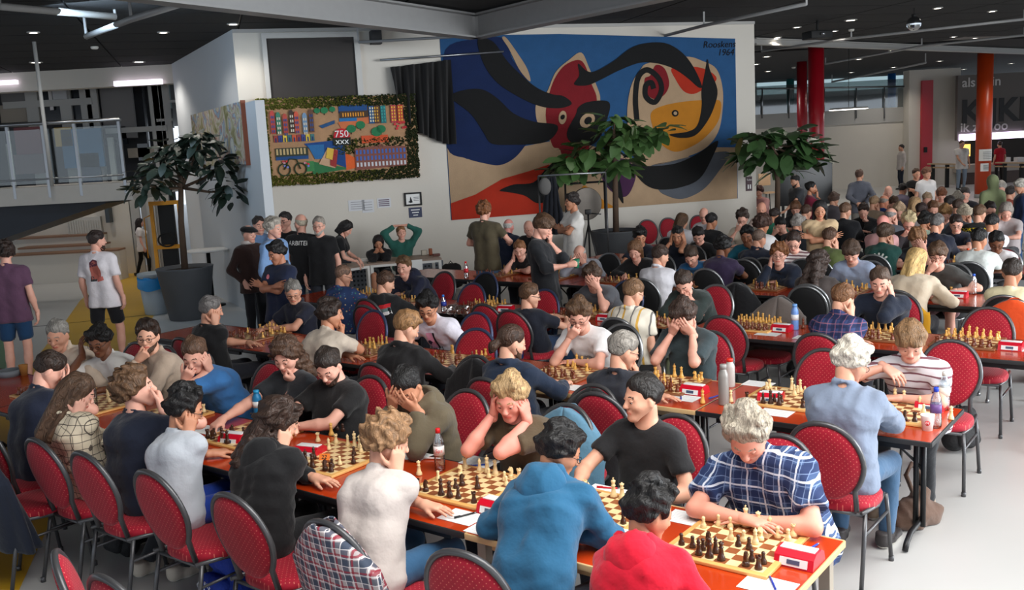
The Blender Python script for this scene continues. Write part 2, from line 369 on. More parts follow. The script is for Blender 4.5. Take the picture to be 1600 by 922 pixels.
# abstract canvas on the partition
ta, za = on_side(301, 194, .47); tb, zb = on_side(379, 158, .47); _, zl = on_side(385, 257, .47); zl = min(zl, za-.5)
mp_, nt, bs, N, L = _new('abstract_canvas'); tc = N.new('ShaderNodeTexCoord'); ns = N.new('ShaderNodeTexNoise'); ns.inputs['Scale'].default_value = 2.2; ns.inputs['Detail'].default_value = 6; ns.inputs['Distortion'].default_value = 1.5; L.new(tc.outputs['Object'], ns.inputs['Vector'])
cr = N.new('ShaderNodeValToRGB'); L.new(ns.outputs['Fac'], cr.inputs[0]); cr.color_ramp.elements[0].position = .3; cr.color_ramp.elements[0].color = (*srgb(96, 92, 40), 1); cr.color_ramp.elements[1].position = .62; cr.color_ramp.elements[1].color = (*srgb(205, 200, 186), 1)
for ps, c in ((.40, (150, 140, 96)), (.48, (190, 182, 165)), (.52, (164, 116, 98)), (.56, (120, 150, 170))): e = cr.color_ramp.elements.new(ps); e.color = (*srgb(*c), 1)
L.new(cr.outputs[0], bs.inputs['Base Color']); bs.inputs['Roughness'].default_value = .7
cv = empty('canvas_painting', Sp((ta+tb)/2, zl, .47), 0, 'wide abstract canvas in olive, cream and blue on the pale side wall', 'painting')
b = MB(); b.box((0, 0, (max(za, zb)-zl)/2), (abs(ta-tb), .05, max(za, zb)-zl), 0, SA); b.build('canvas', mp_, cv)
b = MB(); b.box(tuple(-SU*abs(ta-tb)/2+UP*(max(za, zb)-zl)/2), (.04, .07, max(za, zb)-zl+.03), 0, SA); b.build('frame_edge', mat('terracotta_edge', (140, 74, 48), .6), cv)
# ---- ceiling: black panels on a grey grid
ceiling = slab('ceiling', [(-30, -6), (32, -6), (32, 60), (-30, 60)], ZC+.05, ZC+.25, M_BAR)
pw, pl_ = 1.2, 2.4
b = MB(); b.box((0, 0, 0), (pl_-.035, pw-.035, .05)); pme = b.mesh('ceiling_panel'); pme.materials.append(M_DARK)
cnt = 0
for i in range(-16, 22):
    for j in range(2, 40):
        c = np.array([-3, 0, 0])+WU*(i*pl_)+WN*(j*pw)
        if c[1] < 8.0 or c[1] > 27: continue
        d = c+np.array([0, 0, ZC])-CAMPOS; z = d@CF; px = IW/2+FPX*(d@CR)/z; py = IH/2-FPX*(d@CU)/z
        if px < -160 or px > 1760 or py < -90 or cnt >= 300: continue
        if (c-P0)@WN > 1.2 and 0 < (c-P0)@WU < 4: continue
        o = link('ceiling_panel', pme, ceiling, None, (c[0], c[1], ZC+.03), WA); cnt += 1
b = MB(); b.prism([(-30, -6), (32, -6), (32, 9), (-30, 9)], (0, 0, ZC), (1, 0, 0), (0, 1, 0), (0, 0, .05)); b.build('ceiling_panel_field', M_DARK, ceiling)
b = MB(); b.prism([(-30, 28.2), (32, 28.2), (32, 60), (-30, 60)], (0, 0, ZC), (1, 0, 0), (0, 1, 0), (0, 0, .05)); b.build('ceiling_panel_field', M_DARK, ceiling)
# ---- steel beams
def ibeam(name, A, B, h, w, m, label):
    A = np.asarray(A, float); B = np.asarray(B, float); c = (A+B)/2; ln = np.linalg.norm(B-A); a = math.atan2(B[1]-A[1], B[0]-A[0])
    e = empty(name, (c[0], c[1], A[2]), a, label, 'beam')
    for nm, cc, dd in (('lower_flange', (0, 0, .015), (ln, w, .03)), ('upper_flange', (0, 0, h-.015), (ln, w, .03)), ('web', (0, 0, h/2), (ln, .02, h-.06))):
        b = MB(); b.box(cc, dd); b.build(nm, m, e)
    for q in (ln/2-.03,):
        b = MB(); b.box((q, 0, h/2), (.025, w, h-.06)); b.build('end_plate', m, e)
    return e
zb_ = 4.37
J = at_z(744, 61, zb_); A1 = at_z(205, 0, zb_); A1 = J+(A1-J)*1.5; B1 = at_z(1040, 0, zb_); B1 = J+(B1-J)*1.6
struct(ibeam('ceiling_beam', A1, J, .40, .26, M_STEEL, 'grey steel ceiling beam running from the upper left to the corner joint'))
struct(ibeam('ceiling_beam', B1, J, .40, .26, M_STEEL, 'grey steel ceiling beam running from the corner joint to the upper right'))
# rails and tubes under the ceiling
def tube_thing(name, label, cat, px, z, r, m, group=None):
    pts = [at_z(x, y, zz) for (x, y), zz in zip(px, z if isinstance(z, (list, tuple)) else [z]*len(px))]
    e = empty(name, pts[0], 0, label, cat, group); b = MB(); b.tube([p-pts[0] for p in pts], r, 8); b.build('pipe', m, e)
    for p in pts[:]:
        b = MB(); b.box((p-pts[0]+np.array([0, 0, (ZC-p[2])/2])), (.03, .03, max(ZC-p[2], .02))); b.build('hanger', m, e)
    return e
tube_thing('lighting_rail', 'grey lighting rail hanging at the upper left of the ceiling', 'rail', [(135, 57), (205, 30), (282, 6)], 4.45, .045, M_STEEL)
tube_thing('lighting_rail', 'thin grey rail crossing the ceiling above the moss picture', 'rail', [(560, 66), (700, 58), (830, 42), (1010, 2)], 4.5, .025, M_STEEL)
tube_thing('lighting_rail', 'long grey rail above the tapestry running off to the upper right', 'rail', [(600, 105), (745, 88)], 4.28, .03, M_TRIM)
tube_thing('lighting_rail', 'long grey ceiling rail above the right half of the tapestry', 'rail', [(960, 76), (1100, 40), (1260, 6)], 4.55, .03, M_STEEL)
tube_thing('lighting_rail', 'pale ceiling rail crossing in front of the red column', 'rail', [(1190, 80), (1330, 60), (1600, 30)], 4.6, .03, M_STEEL)
tube_thing('lighting_rail', 'grey ceiling rail beside the mirror ball', 'rail', [(1290, 100), (1440, 72), (1600, 55)], 4.6, .03, M_STEEL)
tube_thing('lighting_rail', 'low grey rail far back over the canteen', 'rail', [(1300, 128), (1446, 98)], 4.5, .04, M_STEEL)
tube_thing('cable_duct', 'flat white cable duct across the upper left ceiling', 'duct', [(0, 10), (180, 26)], 4.7, .05, M_TRIM)
# downlights
def downlight(px, py, r, label, on=True, pw=55, P=None):
    p = at_z(px, py, ZC+.004) if P is None else np.array(P); e = empty('downlight', p, 0, label, 'ceiling light', 'recessed downlights in the black ceiling')
    b = MB(); b.lathe([(r*1.35, 0), (r*1.35, -.015), (r, -.02), (r, -.01)], 20); b.build('trim_ring', M_TRIM, e)
    b = MB(); b.lathe([(0, -.012), (r*.98, -.012)], 20); b.build('lens', M_LED if on else M_TRIM, e)
    l = bpy.data.lights.new('downlight_beam', 'SPOT'); l.energy = pw; l.spot_size = 2.3; l.spot_blend = .6; l.shadow_soft_size = .12; l.color = (1, .93, .84); q = bpy.data.objects.new('downlight_beam', l); COL.objects.link(q); q.parent = e; q.location = (0, 0, -.04)
for (x, y, d) in ((52, 50, 'at the far upper left, near the thin steel pole'), (56, 97, 'over the glass balcony, left of two'), (217, 96, 'over the glass balcony, right of two'), (364, 37, 'just in front of the dark roller blind'), (255, 50, 'above the daylit side wall'),
                  (975, 9, 'above the tapestry near the beam'), (962, 54, 'right above the top of the tapestry'), (1125, 52, 'beside the tapestry signature'), (1303, 48, 'above the red column'), (1465, 12, 'right of the mirror ball'), (1550, 17, 'at the far upper right'), (1215, 58, 'left of the red column top'), (1245, 42, 'behind the ceiling rail left of the red column'), (1490, 57, 'below the mirror ball'), (1523, 59, 'above the orange column'), (1085, 77, 'at the upper edge of the tapestry wall'),
                  (1198, 88, 'behind the white end of the tapestry wall'), (1342, 92, 'between the red and orange columns, left'), (1468, 95, 'between the red and orange columns, middle'), (1396, 105, 'far back over the canteen balcony, left'), (1506, 108, 'far back by the orange column'), (1580, 99, 'far back at the right edge'), (1448, 115, 'far back above the red stripe pillar'), (1330, 113, 'far back above the oval lamp'), (1200, 111, 'far back left behind the tapestry wall'), (1181, 100, 'hidden corner left of the dark red column')):
    downlight(x, y, .075 if y < 80 else .10, 'round recessed downlight '+d, pw=55 if y < 80 else 130)
for i in range(4):  # extra lamps in a regular grid, added only to brighten the back hall
    for j in range(2): downlight(0, 0, .1, 'added fill downlight over the back of the hall, %s bay of the %s line' % (('leftmost', 'left middle', 'right middle', 'rightmost')[i], ('front', 'rear')[j]), pw=170, P=(7.5+4.5*i, 21+9*j, ZC+.004))
# fascia beam between the columns, smoke detectors, mirror ball
A, B = at_z(1178, 70, 4.62), at_z(1640, 86, 4.62)
struct(ibeam('ceiling_beam', A, B, .16, .16, M_TRIM, 'slim pale beam running between the red and orange column heads'))
def hang_ball(px, py, z, r):
    p = at_z(px, py, z); e = empty('mirror_ball', p, 0, 'silver mirror ball hanging from the black ceiling', 'mirror ball')
    V, F = uvs((0, 0, 0), r, 20, 14); m, nt, bs, N, L = _new('mirror_tiles'); bs.inputs['Metallic'].default_value = 1; bs.inputs['Roughness'].default_value = .12; bs.inputs['Base Color'].default_value = (.7, .72, .75, 1)
    link('ball', np_mesh('ball', V, np.array(F), False), e, m)
    b = MB(); b.tube([(0, 0, r), (0, 0, ZC-z)], .008, 6); b.build('cable', M_BLACK, e); b = MB(); b.lathe([(.05, r*.95), (.05, r+.04), (0, r+.05)], 10); b.build('motor', M_BLACK, e)
def uvs(c, r, nu=8, nv=6):
    V = [(0, 0, 1)]; F = []
    for i in range(1, nv):
        for j in range(nu): a = PI*i/nv; b = 2*PI*j/nu; V.append((math.sin(a)*math.cos(b), math.sin(a)*math.sin(b), math.cos(a)))
    V.append((0, 0, -1)); n = len(V)-1
    for j in range(nu): F.append((0, 1+j, 1+(j+1) % nu, 1+(j+1) % nu)); F.append((n, n-nu+(j+1) % nu, n-nu+j, n-nu+j))
    for i in range(nv-2):
        for j in range(nu): a = 1+i*nu; F.append((a+j, a+nu+j, a+nu+(j+1) % nu, a+(j+1) % nu))
    return np.array(V)*r+np.array(c), F
hang_ball(1428, 37, 4.5, .14)
for (x, y, d) in ((148, 77, 'over the glass balcony'), (1330, 49, 'in front of the red column'), (1240, 107, 'far back left of the dark red column')):
    p = at_z(x, y, ZC-.05); b = MB(); b.lathe([(.07, .05), (.07, .02), (.05, 0), (0, 0)], 14); tag(b.build('smoke_detector', mat('white_plastic', (215, 212, 205), .5), None, p), 'white round smoke detector on the ceiling '+d, 'detector')
# stage lantern block on the red column head
p = at_z(1277, 55, 4.5); e = empty('projector', p, .2, 'black projector hung from the ceiling above the red column', 'projector')
b = MB(); b.box((0, 0, 0), (.5, .4, .16), bev=.02); b.build('housing', M_BLACK, e); b = MB(); b.tube([(0, 0, .08), (0, 0, .3)], .025, 8); b.build('bracket', M_BLACK, e); b = MB(); b.lathe([(.05, 0), (.05, .05)], 12, c=(0, -.22, -.02)); b.build('lens', M_CHROME, e)
# ---- columns
def column(px, py_top, y, r, col, label, z0=0):
    p = at_depth(px, py_top, y); e = empty('column', (p[0], p[1], 0), 0, label, 'column'); struct(e)
    b = MB(); b.lathe([(r, 0), (r, ZC)], 28); b.build('shaft', mat('paint_%d_%d_%d' % col, col, .35, var=.05), e)
    b = MB(); b.lathe([(r*1.04, 0), (r*1.04, .12), (r, .13)], 28); b.build('base_ring', M_STEEL, e)
    return e
column(1275, 75, 26.5, .21, (150, 12, 28), 'thick red round column behind the leafy potted tree')
column(1253, 130, 33, .17, (120, 10, 24), 'darker red column standing behind the front red column')
oc = column(1540, 85, 32, .245, (190, 62, 18), 'orange round column with notices taped to it')
ocp = np.array(oc.location)
for (z0, h, w, dx, nm) in ((1.22, .38, .5, 0, 'notice'), (.88, .26, .34, -.08, 'notice')):
    b = MB(); n = 8; V = []; F = []
    for k in range(n+1):
        a = -PI/2+(k/n-.5)*w/.25; r = .252
        V += [(r*math.cos(a)+dx*.3, r*math.sin(a), z0), (r*math.cos(a)+dx*.3, r*math.sin(a), z0+h)]
    F = [(2*k, 2*k+2, 2*k+3, 2*k+1) for k in range(n)]; b.add(V, F); b.build(nm, M_WHITE, oc)
    for i in range(5): bb = MB(); bb.box((-.0+dx*.3, -.256, z0+h*(.2+.14*i)), (w*.55, .002, .014)); bb.build('print_line', mat('grey_ink', (120, 120, 124), .8), oc)
# ---- far right end: white wall, balcony, pillar, canteen
YF = 40.5
def far_box(name, x0, x1, y0, y1, dep, thick, m, parent=None):
    a = at_depth(x0, y0, dep); c = at_depth(x1, y1, dep); cx = (a+c)/2
    b = MB(); b.box((cx[0], dep+thick/2, cx[2]), (abs(c[0]-a[0]), thick, abs(a[2]-c[2]))); o = b.build(name, m, parent)
    return o
struct(far_box('wall_far', 1150, 1424, 187, 300, YF, .3, M_WALL))
struct(far_box('wall_upper_back', 1150, 1424, 118, 190, YF+5, .3, mat('upper_wall', (150, 150, 148), .8)))
struct(far_box('trim_2', 1150, 1424, 181, 189, YF-.05, .3, M_TRIM))
gl = tag(far_box('balcony_glass', 1150, 1421, 137, 182, YF-.02, .02, glass('smoked_glass', (.55, .58, .58), .3)), 'glass balustrade of the far upper balcony', 'balustrade')
rl = empty('balcony_railing', at_depth(1300, 185, YF), 0, 'steel handrail and posts along the far upper balcony', 'railing')
for x in (1191, 1233, 1288, 1338, 1382, 1420):
    a = at_depth(x, 137, YF-.1)-np.array(rl.location); c = at_depth(x, 185, YF-.1)-np.array(rl.location); b = MB(); b.tube([a, c], .03, 6); b.build('post', M_CHROME, rl)
b = MB(); b.tube([at_depth(1178, 139, YF-.1)-np.array(rl.location), at_depth(1421, 135, YF-.1)-np.array(rl.location)], .035, 6); b.build('handrail', M_CHROME, rl)
for x, w, c, l in ((1235, 8, (40, 110, 110), 'teal'), (1393, 7, (30, 110, 190), 'blue')):
    p = at_depth(x, 170, YF+3); e = empty('upper_column', (p[0], p[1], 2.6), 0, l+' column standing on the far upper floor', 'column'); struct(e)
    b = MB(); b.lathe([(.17, 0), (.17, ZC-2.6)], 16); b.build('shaft', mat('paint_'+l, c, .5), e)
wn = struct(far_box('window_2', 1183, 1420, 126, 136, YF+4.9, .05, emis('dim_window', (.45, .62, .68), .55)))
struct(far_box('wall_pillar', 1421, 1498, 110, 300, YF-.6, .6, M_WALL))
struct(far_box('column_stripe', 1441, 1456, 126, 300, YF-.75, .14, mat('paint_176_16_34', (176, 16, 34), .35)))
tag(far_box('intercom', 1444, 1449, 230, 238, YF-.8, .04, M_BLACK), 'small black box fixed to the red pillar stripe', 'intercom')
# oval pendant
p = at_depth(1326, 171, 27.5); e = empty('pendant_lamp', p, 0, 'flat round glowing pendant lamp before the far balcony', 'lamp')
b = MB(); b.lathe([(0, .05), (.50, .05), (.53, .02), (.53, 0)], 32); b.build('shade', M_TRIM, e); b = MB(); b.lathe([(0, -.004), (.525, -.004), (.525, 0)], 32); b.build('diffuser', emis('pendant_glow', (1, .95, .88), 6), e)
b = MB(); b.tube([(0, 0, .05), (0, 0, ZC-p[2])], .008, 5); b.build('cable', M_BLACK, e)
# canteen front with lettering
YK = 39.0
a = at_depth(1497, 118, YK); c = at_depth(1660, 211, YK)
kb = empty('canteen_sign', ((a[0]+c[0])/2, YK, c[2]), 0, 'grey canteen fascia with large dark and white lettering', 'sign')
b = MB(); b.box((0, .1, (a[2]-c[2])/2), (abs(c[0]-a[0]), .2, a[2]-c[2])); b.build('fascia', mat('warm_grey_panel', (104, 98, 94), .8), kb)
def sign_text(s, px, py, size, m, parent, dep, align='LEFT', dy=-.012):
    p = at_depth(px, py, dep); me = text_mesh(s, size, .006, align, 0, .035 if s.isupper() else .006); o = link('lettering', me, parent, m); o.matrix_local = Matrix.Translation(Vector(p)-Vector(parent.location)+Vector((0, dy, 0))) @ plane_frame((0, 0, 0), (1, 0, 0), (0, 0, 1))
    return o
M_LET = mat('white_letter', (205, 200, 196), .6)
sign_text('als ik in', 1503, 130, .52, M_LET, kb, YK); sign_text('KIJKK', 1501, 177, 1.28, mat('dark_letter', (34, 32, 32), .6), kb, YK); sign_text('ik zijn oo', 1500, 200, .52, M_LET, kb, YK)
tag(far_box('light_strip', 1500, 1600, 210, 215, YK-.1, .1, emis('purple_led', (.86, .72, 1), 3)), 'bright violet white light strip above the canteen counter', 'light strip')
struct(far_box('wall_canteen', 1500, 1660, 214, 300, YK+3, .2, mat('dark_canteen_wall', (34, 28, 26), .8)))
tag(far_box('menu_screen', 1503, 1516, 226, 244, YK+2.9, .1, emis('amber_screen', (1, .55, .12), 1.5)), 'amber lit menu panel behind the man in the white tee', 'screen')
cn = far_box('canteen_counter', 1508, 1660, 262, 297, YK, .7, wood('dark_slats', (54, 34, 24), (78, 50, 34), (8, 8, 1)))
tag(cn, 'dark wooden canteen counter under the violet light strip', 'counter')
tag(far_box('counter_top', 1505, 1660, 258, 262, YK-.05, .9, mat('counter_stone', (170, 160, 150), .5)), 'pale worktop lying on the dark canteen counter', 'worktop')
for x, w, d in ((1590, 10, 'at the right edge'), (1573, 6, 'left of the other')):
    tag(far_box('display_box', x, x+w, 246, 258, YK+.2, .3, mat('white_plastic', (215, 212, 205), .5)), 'white box on the canteen counter '+d, 'box')
# queue railings
for x0, x1, d in ((1450, 1500, 'left of the canteen'), (1556, 1600, 'right of the orange column')):
    p = at_z(x0, 292, 0); q = at_z(x1, 294, 0); e = empty('queue_rail', p, 0, 'wooden rail on black posts '+d, 'railing')
    for t in (.15, .6, .95) if x0 == 1450 else (.3, .9):
        w_ = (q-p)*t; b = MB(); b.box((w_[0], w_[1], .45), (.12, .12, .9)); b.build('post', M_BLACK, e)
    for z in (.78, .92):
        b = MB(); w_ = q-p; b.box((w_[0]/2, w_[1]/2, z), (np.linalg.norm(w_), .12, .05), 0, math.atan2(w_[1], w_[0])); b.build('rail', wood('pale_rail', (170, 142, 110), (196, 168, 132)), e)
# blue bottle-shaped display
p = at_z(1429, 288, 0); e = empty('bottle_display', p, 0, 'tall blue bottle shaped cut-out by the red pillar stripe', 'display')
b = MB(); b.prism([(-.4, 0), (.4, 0), (.4, .95), (.36, 1.08), (.2, 1.25), (.2, 1.75), (-.2, 1.75), (-.2, 1.25), (-.36, 1.08), (-.4, .95)], (0, 0, .35), (1, 0, 0), (0, 0, 1), (0, .12, 0)); b.build('panel', mat('display_blue', (20, 92, 170), .5), e)
b = MB(); b.box((0, .06, .18), (.9, .4, .36)); b.build('plinth', M_WHITE, e)
# blackboard screen and folding steps by the tree
p = at_z(1268, 345, 0); p = at_depth(1262, 300, 20.5); a = at_depth(1212, 254, 20.5); c = at_depth(1300, 318, 20.5)
e = empty('display_screen', ((a[0]+c[0])/2, 20.5, 0), 0, 'large black screen standing behind the leafy tree', 'screen')
b = MB(); b.box((0, 0, (a[2]+c[2])/2), (c[0]-a[0], .06, a[2]-c[2]), bev=.01); b.build('panel', mat('screen_black', (22, 23, 25), .4), e)
for s in (-1, 1): b = MB(); b.box((s*.45, 0, .5*c[2]), (.05, .05, c[2])); b.build('leg', M_BLACK, e)
p = at_z(1198, 322, 0); p = at_depth(1198, 300, 24); e = empty('bar_chair', (p[0], 24, 0), .3, 'small wooden chair with thin black frame by the wall end', 'chair')
zc_ = float(at_depth(1198, 282, 24)[2])
b = MB(); b.box((0, .1, zc_+.02), (.34, .03, .3), bev=.02); b.build('backrest', wood('ply', (176, 140, 104), (196, 160, 122)), e)
b = MB(); b.box((0, -.05, zc_-.3), (.36, .34, .03)); b.build('seat', wood('ply', (176, 140, 104), (196, 160, 122)), e)
for sx in (-1, 1):
    for sy in (-1, 1): b = MB(); b.tube([(sx*.22, -.05+sy*.2, 0), (sx*.13, -.05+sy*.13, zc_-.3)], .012, 6); b.build('leg', M_BLACK, e)
# ---- left end: mezzanine bridge, stair, glazed lift lobby
YB = 17.6
def zpx(px, py, dep): return float(at_depth(px, py, dep)[2])
xl, xr = at_depth(-60, 300, YB)[0], at_depth(207, 300, YB)[0]
z1_, z0_ = zpx(100, 290, YB), zpx(100, 318, YB)
b = MB(); b.box(((xl+xr)/2, YB+1.0, (z0_+z1_)/2), (xr-xl, 2.0, z1_-z0_)); br = struct(b.build('mezzanine_floor', mat('mezz_white', (176, 172, 166), .7, var=.05)))
gr = empty('glass_balustrade', ((xl+xr)/2, YB, z1_), 0, 'glass balustrade with steel posts on the left mezzanine', 'balustrade')
xg = at_depth(190, 240, YB)[0]; zt_ = zpx(100, 191, YB)-z1_
posts = [-60, 8, 20, 66, 80, 118, 189, 193]
xs_ = [at_depth(x, 240, YB)[0]-gr.location[0] for x in (-60, 15, 70, 120, 190)]
for i in range(4):
    b = MB(); b.box(((xs_[i]+xs_[i+1])/2, 0, zt_*.48), (xs_[i+1]-xs_[i]-.06, .02, zt_*.86)); b.build('glass_pane', M_GLASS, gr)
for x in xs_: b = MB(); b.box((x, .02, zt_/2-.1), (.05, .05, zt_+.2)); b.build('post', M_CHROME, gr)
b = MB(); b.tube([(xs_[0], 0, zt_), (xs_[-1]+.05, 0, zt_)], .035, 8); b.build('handrail', M_CHROME, gr)
b = MB(); b.tube([(xs_[0], 0, zt_*.12), (xs_[-1], 0, zt_*.12)], .018, 6); b.build('lower_rail', M_CHROME, gr)
# thin steel pole from ceiling to bridge
p = at_depth(60, 120, YB-.1); b = MB(); b.tube([(p[0], YB-.1, z1_), (p[0], YB-.1, ZC)], .035, 8); tag(b.build('suspension_rod', M_TRIM), 'thin steel rod hanging the mezzanine from the ceiling', 'rod')
# stair underside
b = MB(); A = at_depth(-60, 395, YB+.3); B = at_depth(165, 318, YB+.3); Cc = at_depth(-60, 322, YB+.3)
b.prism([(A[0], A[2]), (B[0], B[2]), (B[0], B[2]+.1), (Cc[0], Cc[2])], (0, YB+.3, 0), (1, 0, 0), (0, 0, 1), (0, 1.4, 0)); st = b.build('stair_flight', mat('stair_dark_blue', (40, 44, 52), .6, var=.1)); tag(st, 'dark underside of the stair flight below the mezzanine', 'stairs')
# back of the lobby
YL = 22.9
struct(far_box('wall_lobby', -80, 218, 315, 470, YL, .3, M_WALL))
struct(far_box('wall_fascia', -80, 272, 104, 130, YL-.2, .4, M_WALL))
struct(far_box('wall_lobby_upper', -80, 272, 128, 318, YL+2.5, .2, mat('lobby_dark', (66, 66, 70), .7, var=.2, vscale=1)))
xw = at_depth(-78, 400, YL)[0]; b = MB(); b.box(((xw-24)/2, YL+.1, ZC/2), (xw+24, .3, ZC)); struct(b.build('wall_left', M_WALL))
dr = struct(far_box('door_1', 217, 262, 300, 436, YL, .12, mat('door_grey', (150, 148, 146), .6)))
for x in (214, 239, 262): far_box('door_frame', x, x+2, 300, 436, YL-.05, .06, M_TRIM, dr)
b = MB(); pp_ = at_depth(243, 385, YL-.1); b.tube([pp_+np.array([0, 0, .06]), pp_+np.array([0, 0, -.06])], .012, 6); b.build('door_handle', M_CHROME, dr)
lob = empty('lift_lobby_glazing', at_depth(120, 300, YL+1.5), 0, 'glazed lift lobby with steel frames behind the mezzanine', 'glazing')
def lobby(name, x0, x1, y0, y1, m, dd=1.5):
    a = at_depth(x0, y0, YL+dd); c = at_depth(x1, y1, YL+dd); b = MB(); b.box(((a+c)/2-np.array(lob.location)), (max(abs(c[0]-a[0]), .04), .08, max(abs(a[2]-c[2]), .04))); return b.build(name, m, lob)
M_PANE = mat('dark_pane', (30, 34, 40), .12, .0, spec=.6); M_LIFT = mat('lift_steel', (104, 100, 98), .45, .3); M_TEAL = mat('teal_pane', (30, 92, 92), .4); M_BEI = mat('beige_panel', (150, 140, 128), .7)
for (x0, x1, y0, y1, m) in ((0, 50, 132, 160, M_LIFT), (50, 148, 130, 185, M_PANE), (155, 215, 130, 215, M_LIFT), (222, 240, 130, 290, M_PANE), (252, 268, 130, 170, M_TEAL), (258, 272, 170, 200, M_PANE), (150, 200, 200, 225, M_PANE), (215, 235, 225, 250, M_PANE), (200, 255, 232, 244, M_BEI), (0, 45, 165, 190, M_BEI)):
    lobby('pane', x0, x1, y0, y1, m)
for x in (56, 108, 140, 150, 246, 252, 262): lobby('mullion', x, x+3, 130, 300, M_TRIM, 1.4)
for (x0, x1, y) in ((5, 145, 160), (165, 262, 201), (255, 275, 157), (245, 270, 186)): lobby('transom', x0, x1, y, y+3, M_TRIM, 1.38)
for (x0, x1, y0, y1, c) in ((22, 70, 200, 240, (120, 66, 70)), (22, 75, 242, 270, (110, 90, 90)), (85, 115, 200, 228, (196, 160, 70)), (95, 165, 203, 260, (40, 100, 140)), (125, 160, 240, 285, (46, 60, 80)), (10, 25, 225, 290, (170, 168, 160)), (168, 185, 215, 290, (150, 152, 148))):
    lobby('wall_graphic', x0, x1, y0, y1, mat('graphic_%d_%d_%d' % c, c, .6), 1.0)
o = sign_text('1', 68, 158, .75, M_LET, lob, YL+1.4, 'LEFT'); lobby('notice', 82, 106, 140, 155, mat('notice_grey', (170, 170, 172), .7), 1.3)
for x0, x1, d in ((177, 252, 'under the fascia by the lift'), (-20, 25, 'at the far left under the fascia')):
    tag(far_box('tube_light', x0, x1, 127, 131, YL-.35, .12, emis('violet_tube', (.9, .82, 1), 1.3)), 'bright strip light '+d, 'light')
# tiered seating steps under the stair
for i, (x0, x1, y0, y1) in enumerate(((20, 160, 375, 388), (30, 165, 390, 402), (0, 190, 402, 420))):
    e = empty('seating_step', at_depth((x0+x1)/2, y1, YL-.4*(i+1)), 0, 'long white seating step under the stair, %s of three' % ('upper', 'middle', 'lowest')[i], 'step')
    a = at_depth(x0, y0, YL-.4*(i+1)); c = at_depth(x1, y1, YL-.4*(i+1))
    b = MB(); b.box((0, .2, abs(a[2])/2-float(e.location[2])), (c[0]-a[0], .4, abs(a[2]))); b.build('riser', M_WALL, e)
    b = MB(); b.box((0, .18, a[2]-float(e.location[2])+.02), (c[0]-a[0], .46, .04)); b.build('tread', wood('step_oak', (120, 84, 60), (146, 108, 80)), e)
rd = tag(far_box('radiator', 104, 160, 341, 372, YL-.1, .1, mat('radiator_white', (190, 188, 182), .5)), 'white panel radiator on the lobby wall under the stair', 'radiator')
for i in range(14): far_box('radiator_rib', 106+i*3.9, 107.5+i*3.9, 344, 370, YL-.12, .03, mat('radiator_white', (190, 188, 182), .5), rd)
tag(far_box('wall_cabinet', 160, 172, 300, 348, YL-.2, .2, mat('cabinet_dark', (52, 60, 66), .4)), 'narrow dark glass cabinet beside the lobby door', 'cabinet')
# ---- things on the back wall
def wall_thing(name, label, cat, px, py, w, h, m, out=.03, border=None):
    s, z = on_wall(px, py); e = empty(name, W1(s, z), 0, label, cat)
    b = MB(); b.box(-WN*out/2, (w, out, h), 0, WA); b.build('sheet', m, e)
    if border:
        for dx, dz, ww, hh in ((0, h/2, w+.03, .03), (0, -h/2, w+.03, .03), (w/2, 0, .03, h), (-w/2, 0, .03, h)): b = MB(); b.box(WU*dx+UP*dz-WN*(out+.005), (ww, .03, hh), 0, WA); b.build('frame', border, e)
    return e
def wall_text(e, s, dx, dz, size, m, out=.04):
    me = text_mesh(s, size, .001); o = link('lettering', me, e, m); o.matrix_local = Matrix.Translation(Vector(WU*dx+UP*dz-WN*out)) @ plane_frame((0, 0, 0), WU, UP); return o
M_INK = mat('black_ink', (25, 25, 28), .8); M_GINK = mat('grey_ink', (120, 120, 124), .8)
e = wall_thing('poster', 'black framed print hanging on the wall above the blue sign', 'picture', 645, 311, .30, .22, M_WHITE, .02, M_BLACK); 
b = MB(); b.prism([(-.10, -.05), (-.06, -.03), (-.05, .05), (-.03, .0), (-.01, -.06), (-.05, -.07)], -WN*.025, WU, UP, -WN*.004); b.build('ink_figure', M_INK, e)
for i in range(3): b = MB(); b.box(WU*.06+UP*(.03-.03*i)-WN*.024, (.1, .003, .01), 0, WA); b.build('print_line', M_GINK, e)
e = wall_thing('notice', 'small navy blue notice pinned below the framed print', 'notice', 649, 332, .25, .19, mat('navy_notice', (44, 52, 84), .6), .01)
for i in range(3): b = MB(); b.box(UP*(.05-.05*i)-WN*.013, (.17-.04*i, .003, .018), 0, WA); b.build('print_line', M_WHITE, e)
for px, py, w, h, d in ((557, 321, .30, .20, 'leftmost of three'), (575, 322, .22, .24, 'middle of three')): 
    e = wall_thing('paper_notice', 'plain white sheet taped to the back wall, '+d, 'notice', px, py, w, h, mat('sheet_white', (205, 206, 210), .8), .006)
    for i in range(4): b = MB(); b.box(UP*(h*.3-h*.2*i)-WN*.008, (w*.7, .003, .008), 0, WA); b.build('print_line', M_GINK, e)
e = wall_thing('paper_notice', 'white sheet with bold grey print left of the framed print', 'notice', 600, 317, .26, .18, mat('sheet_white', (205, 206, 210), .8), .006)
for i in range(4): b = MB(); b.box(UP*(.055-.035*i)-WN*.008, (.2, .003, .018), 0, WA); b.build('print_line', mat('plum_ink', (90, 70, 90), .8), e)
for px, w, c, d in ((398, .16, (66, 30, 28), 'left'), (424, .10, (150, 30, 40), 'right')): wall_thing('poster', 'small dark red poster behind the standing men, '+d, 'poster', px, 342, w, .14, mat('poster_%d' % c[0], c, .7), .01)
s_, z_ = on_wall(1171, 287); e = empty('toilet_sign', W1(6.6, z_), 0, 'small maroon toilet sign on the white wall end', 'sign')
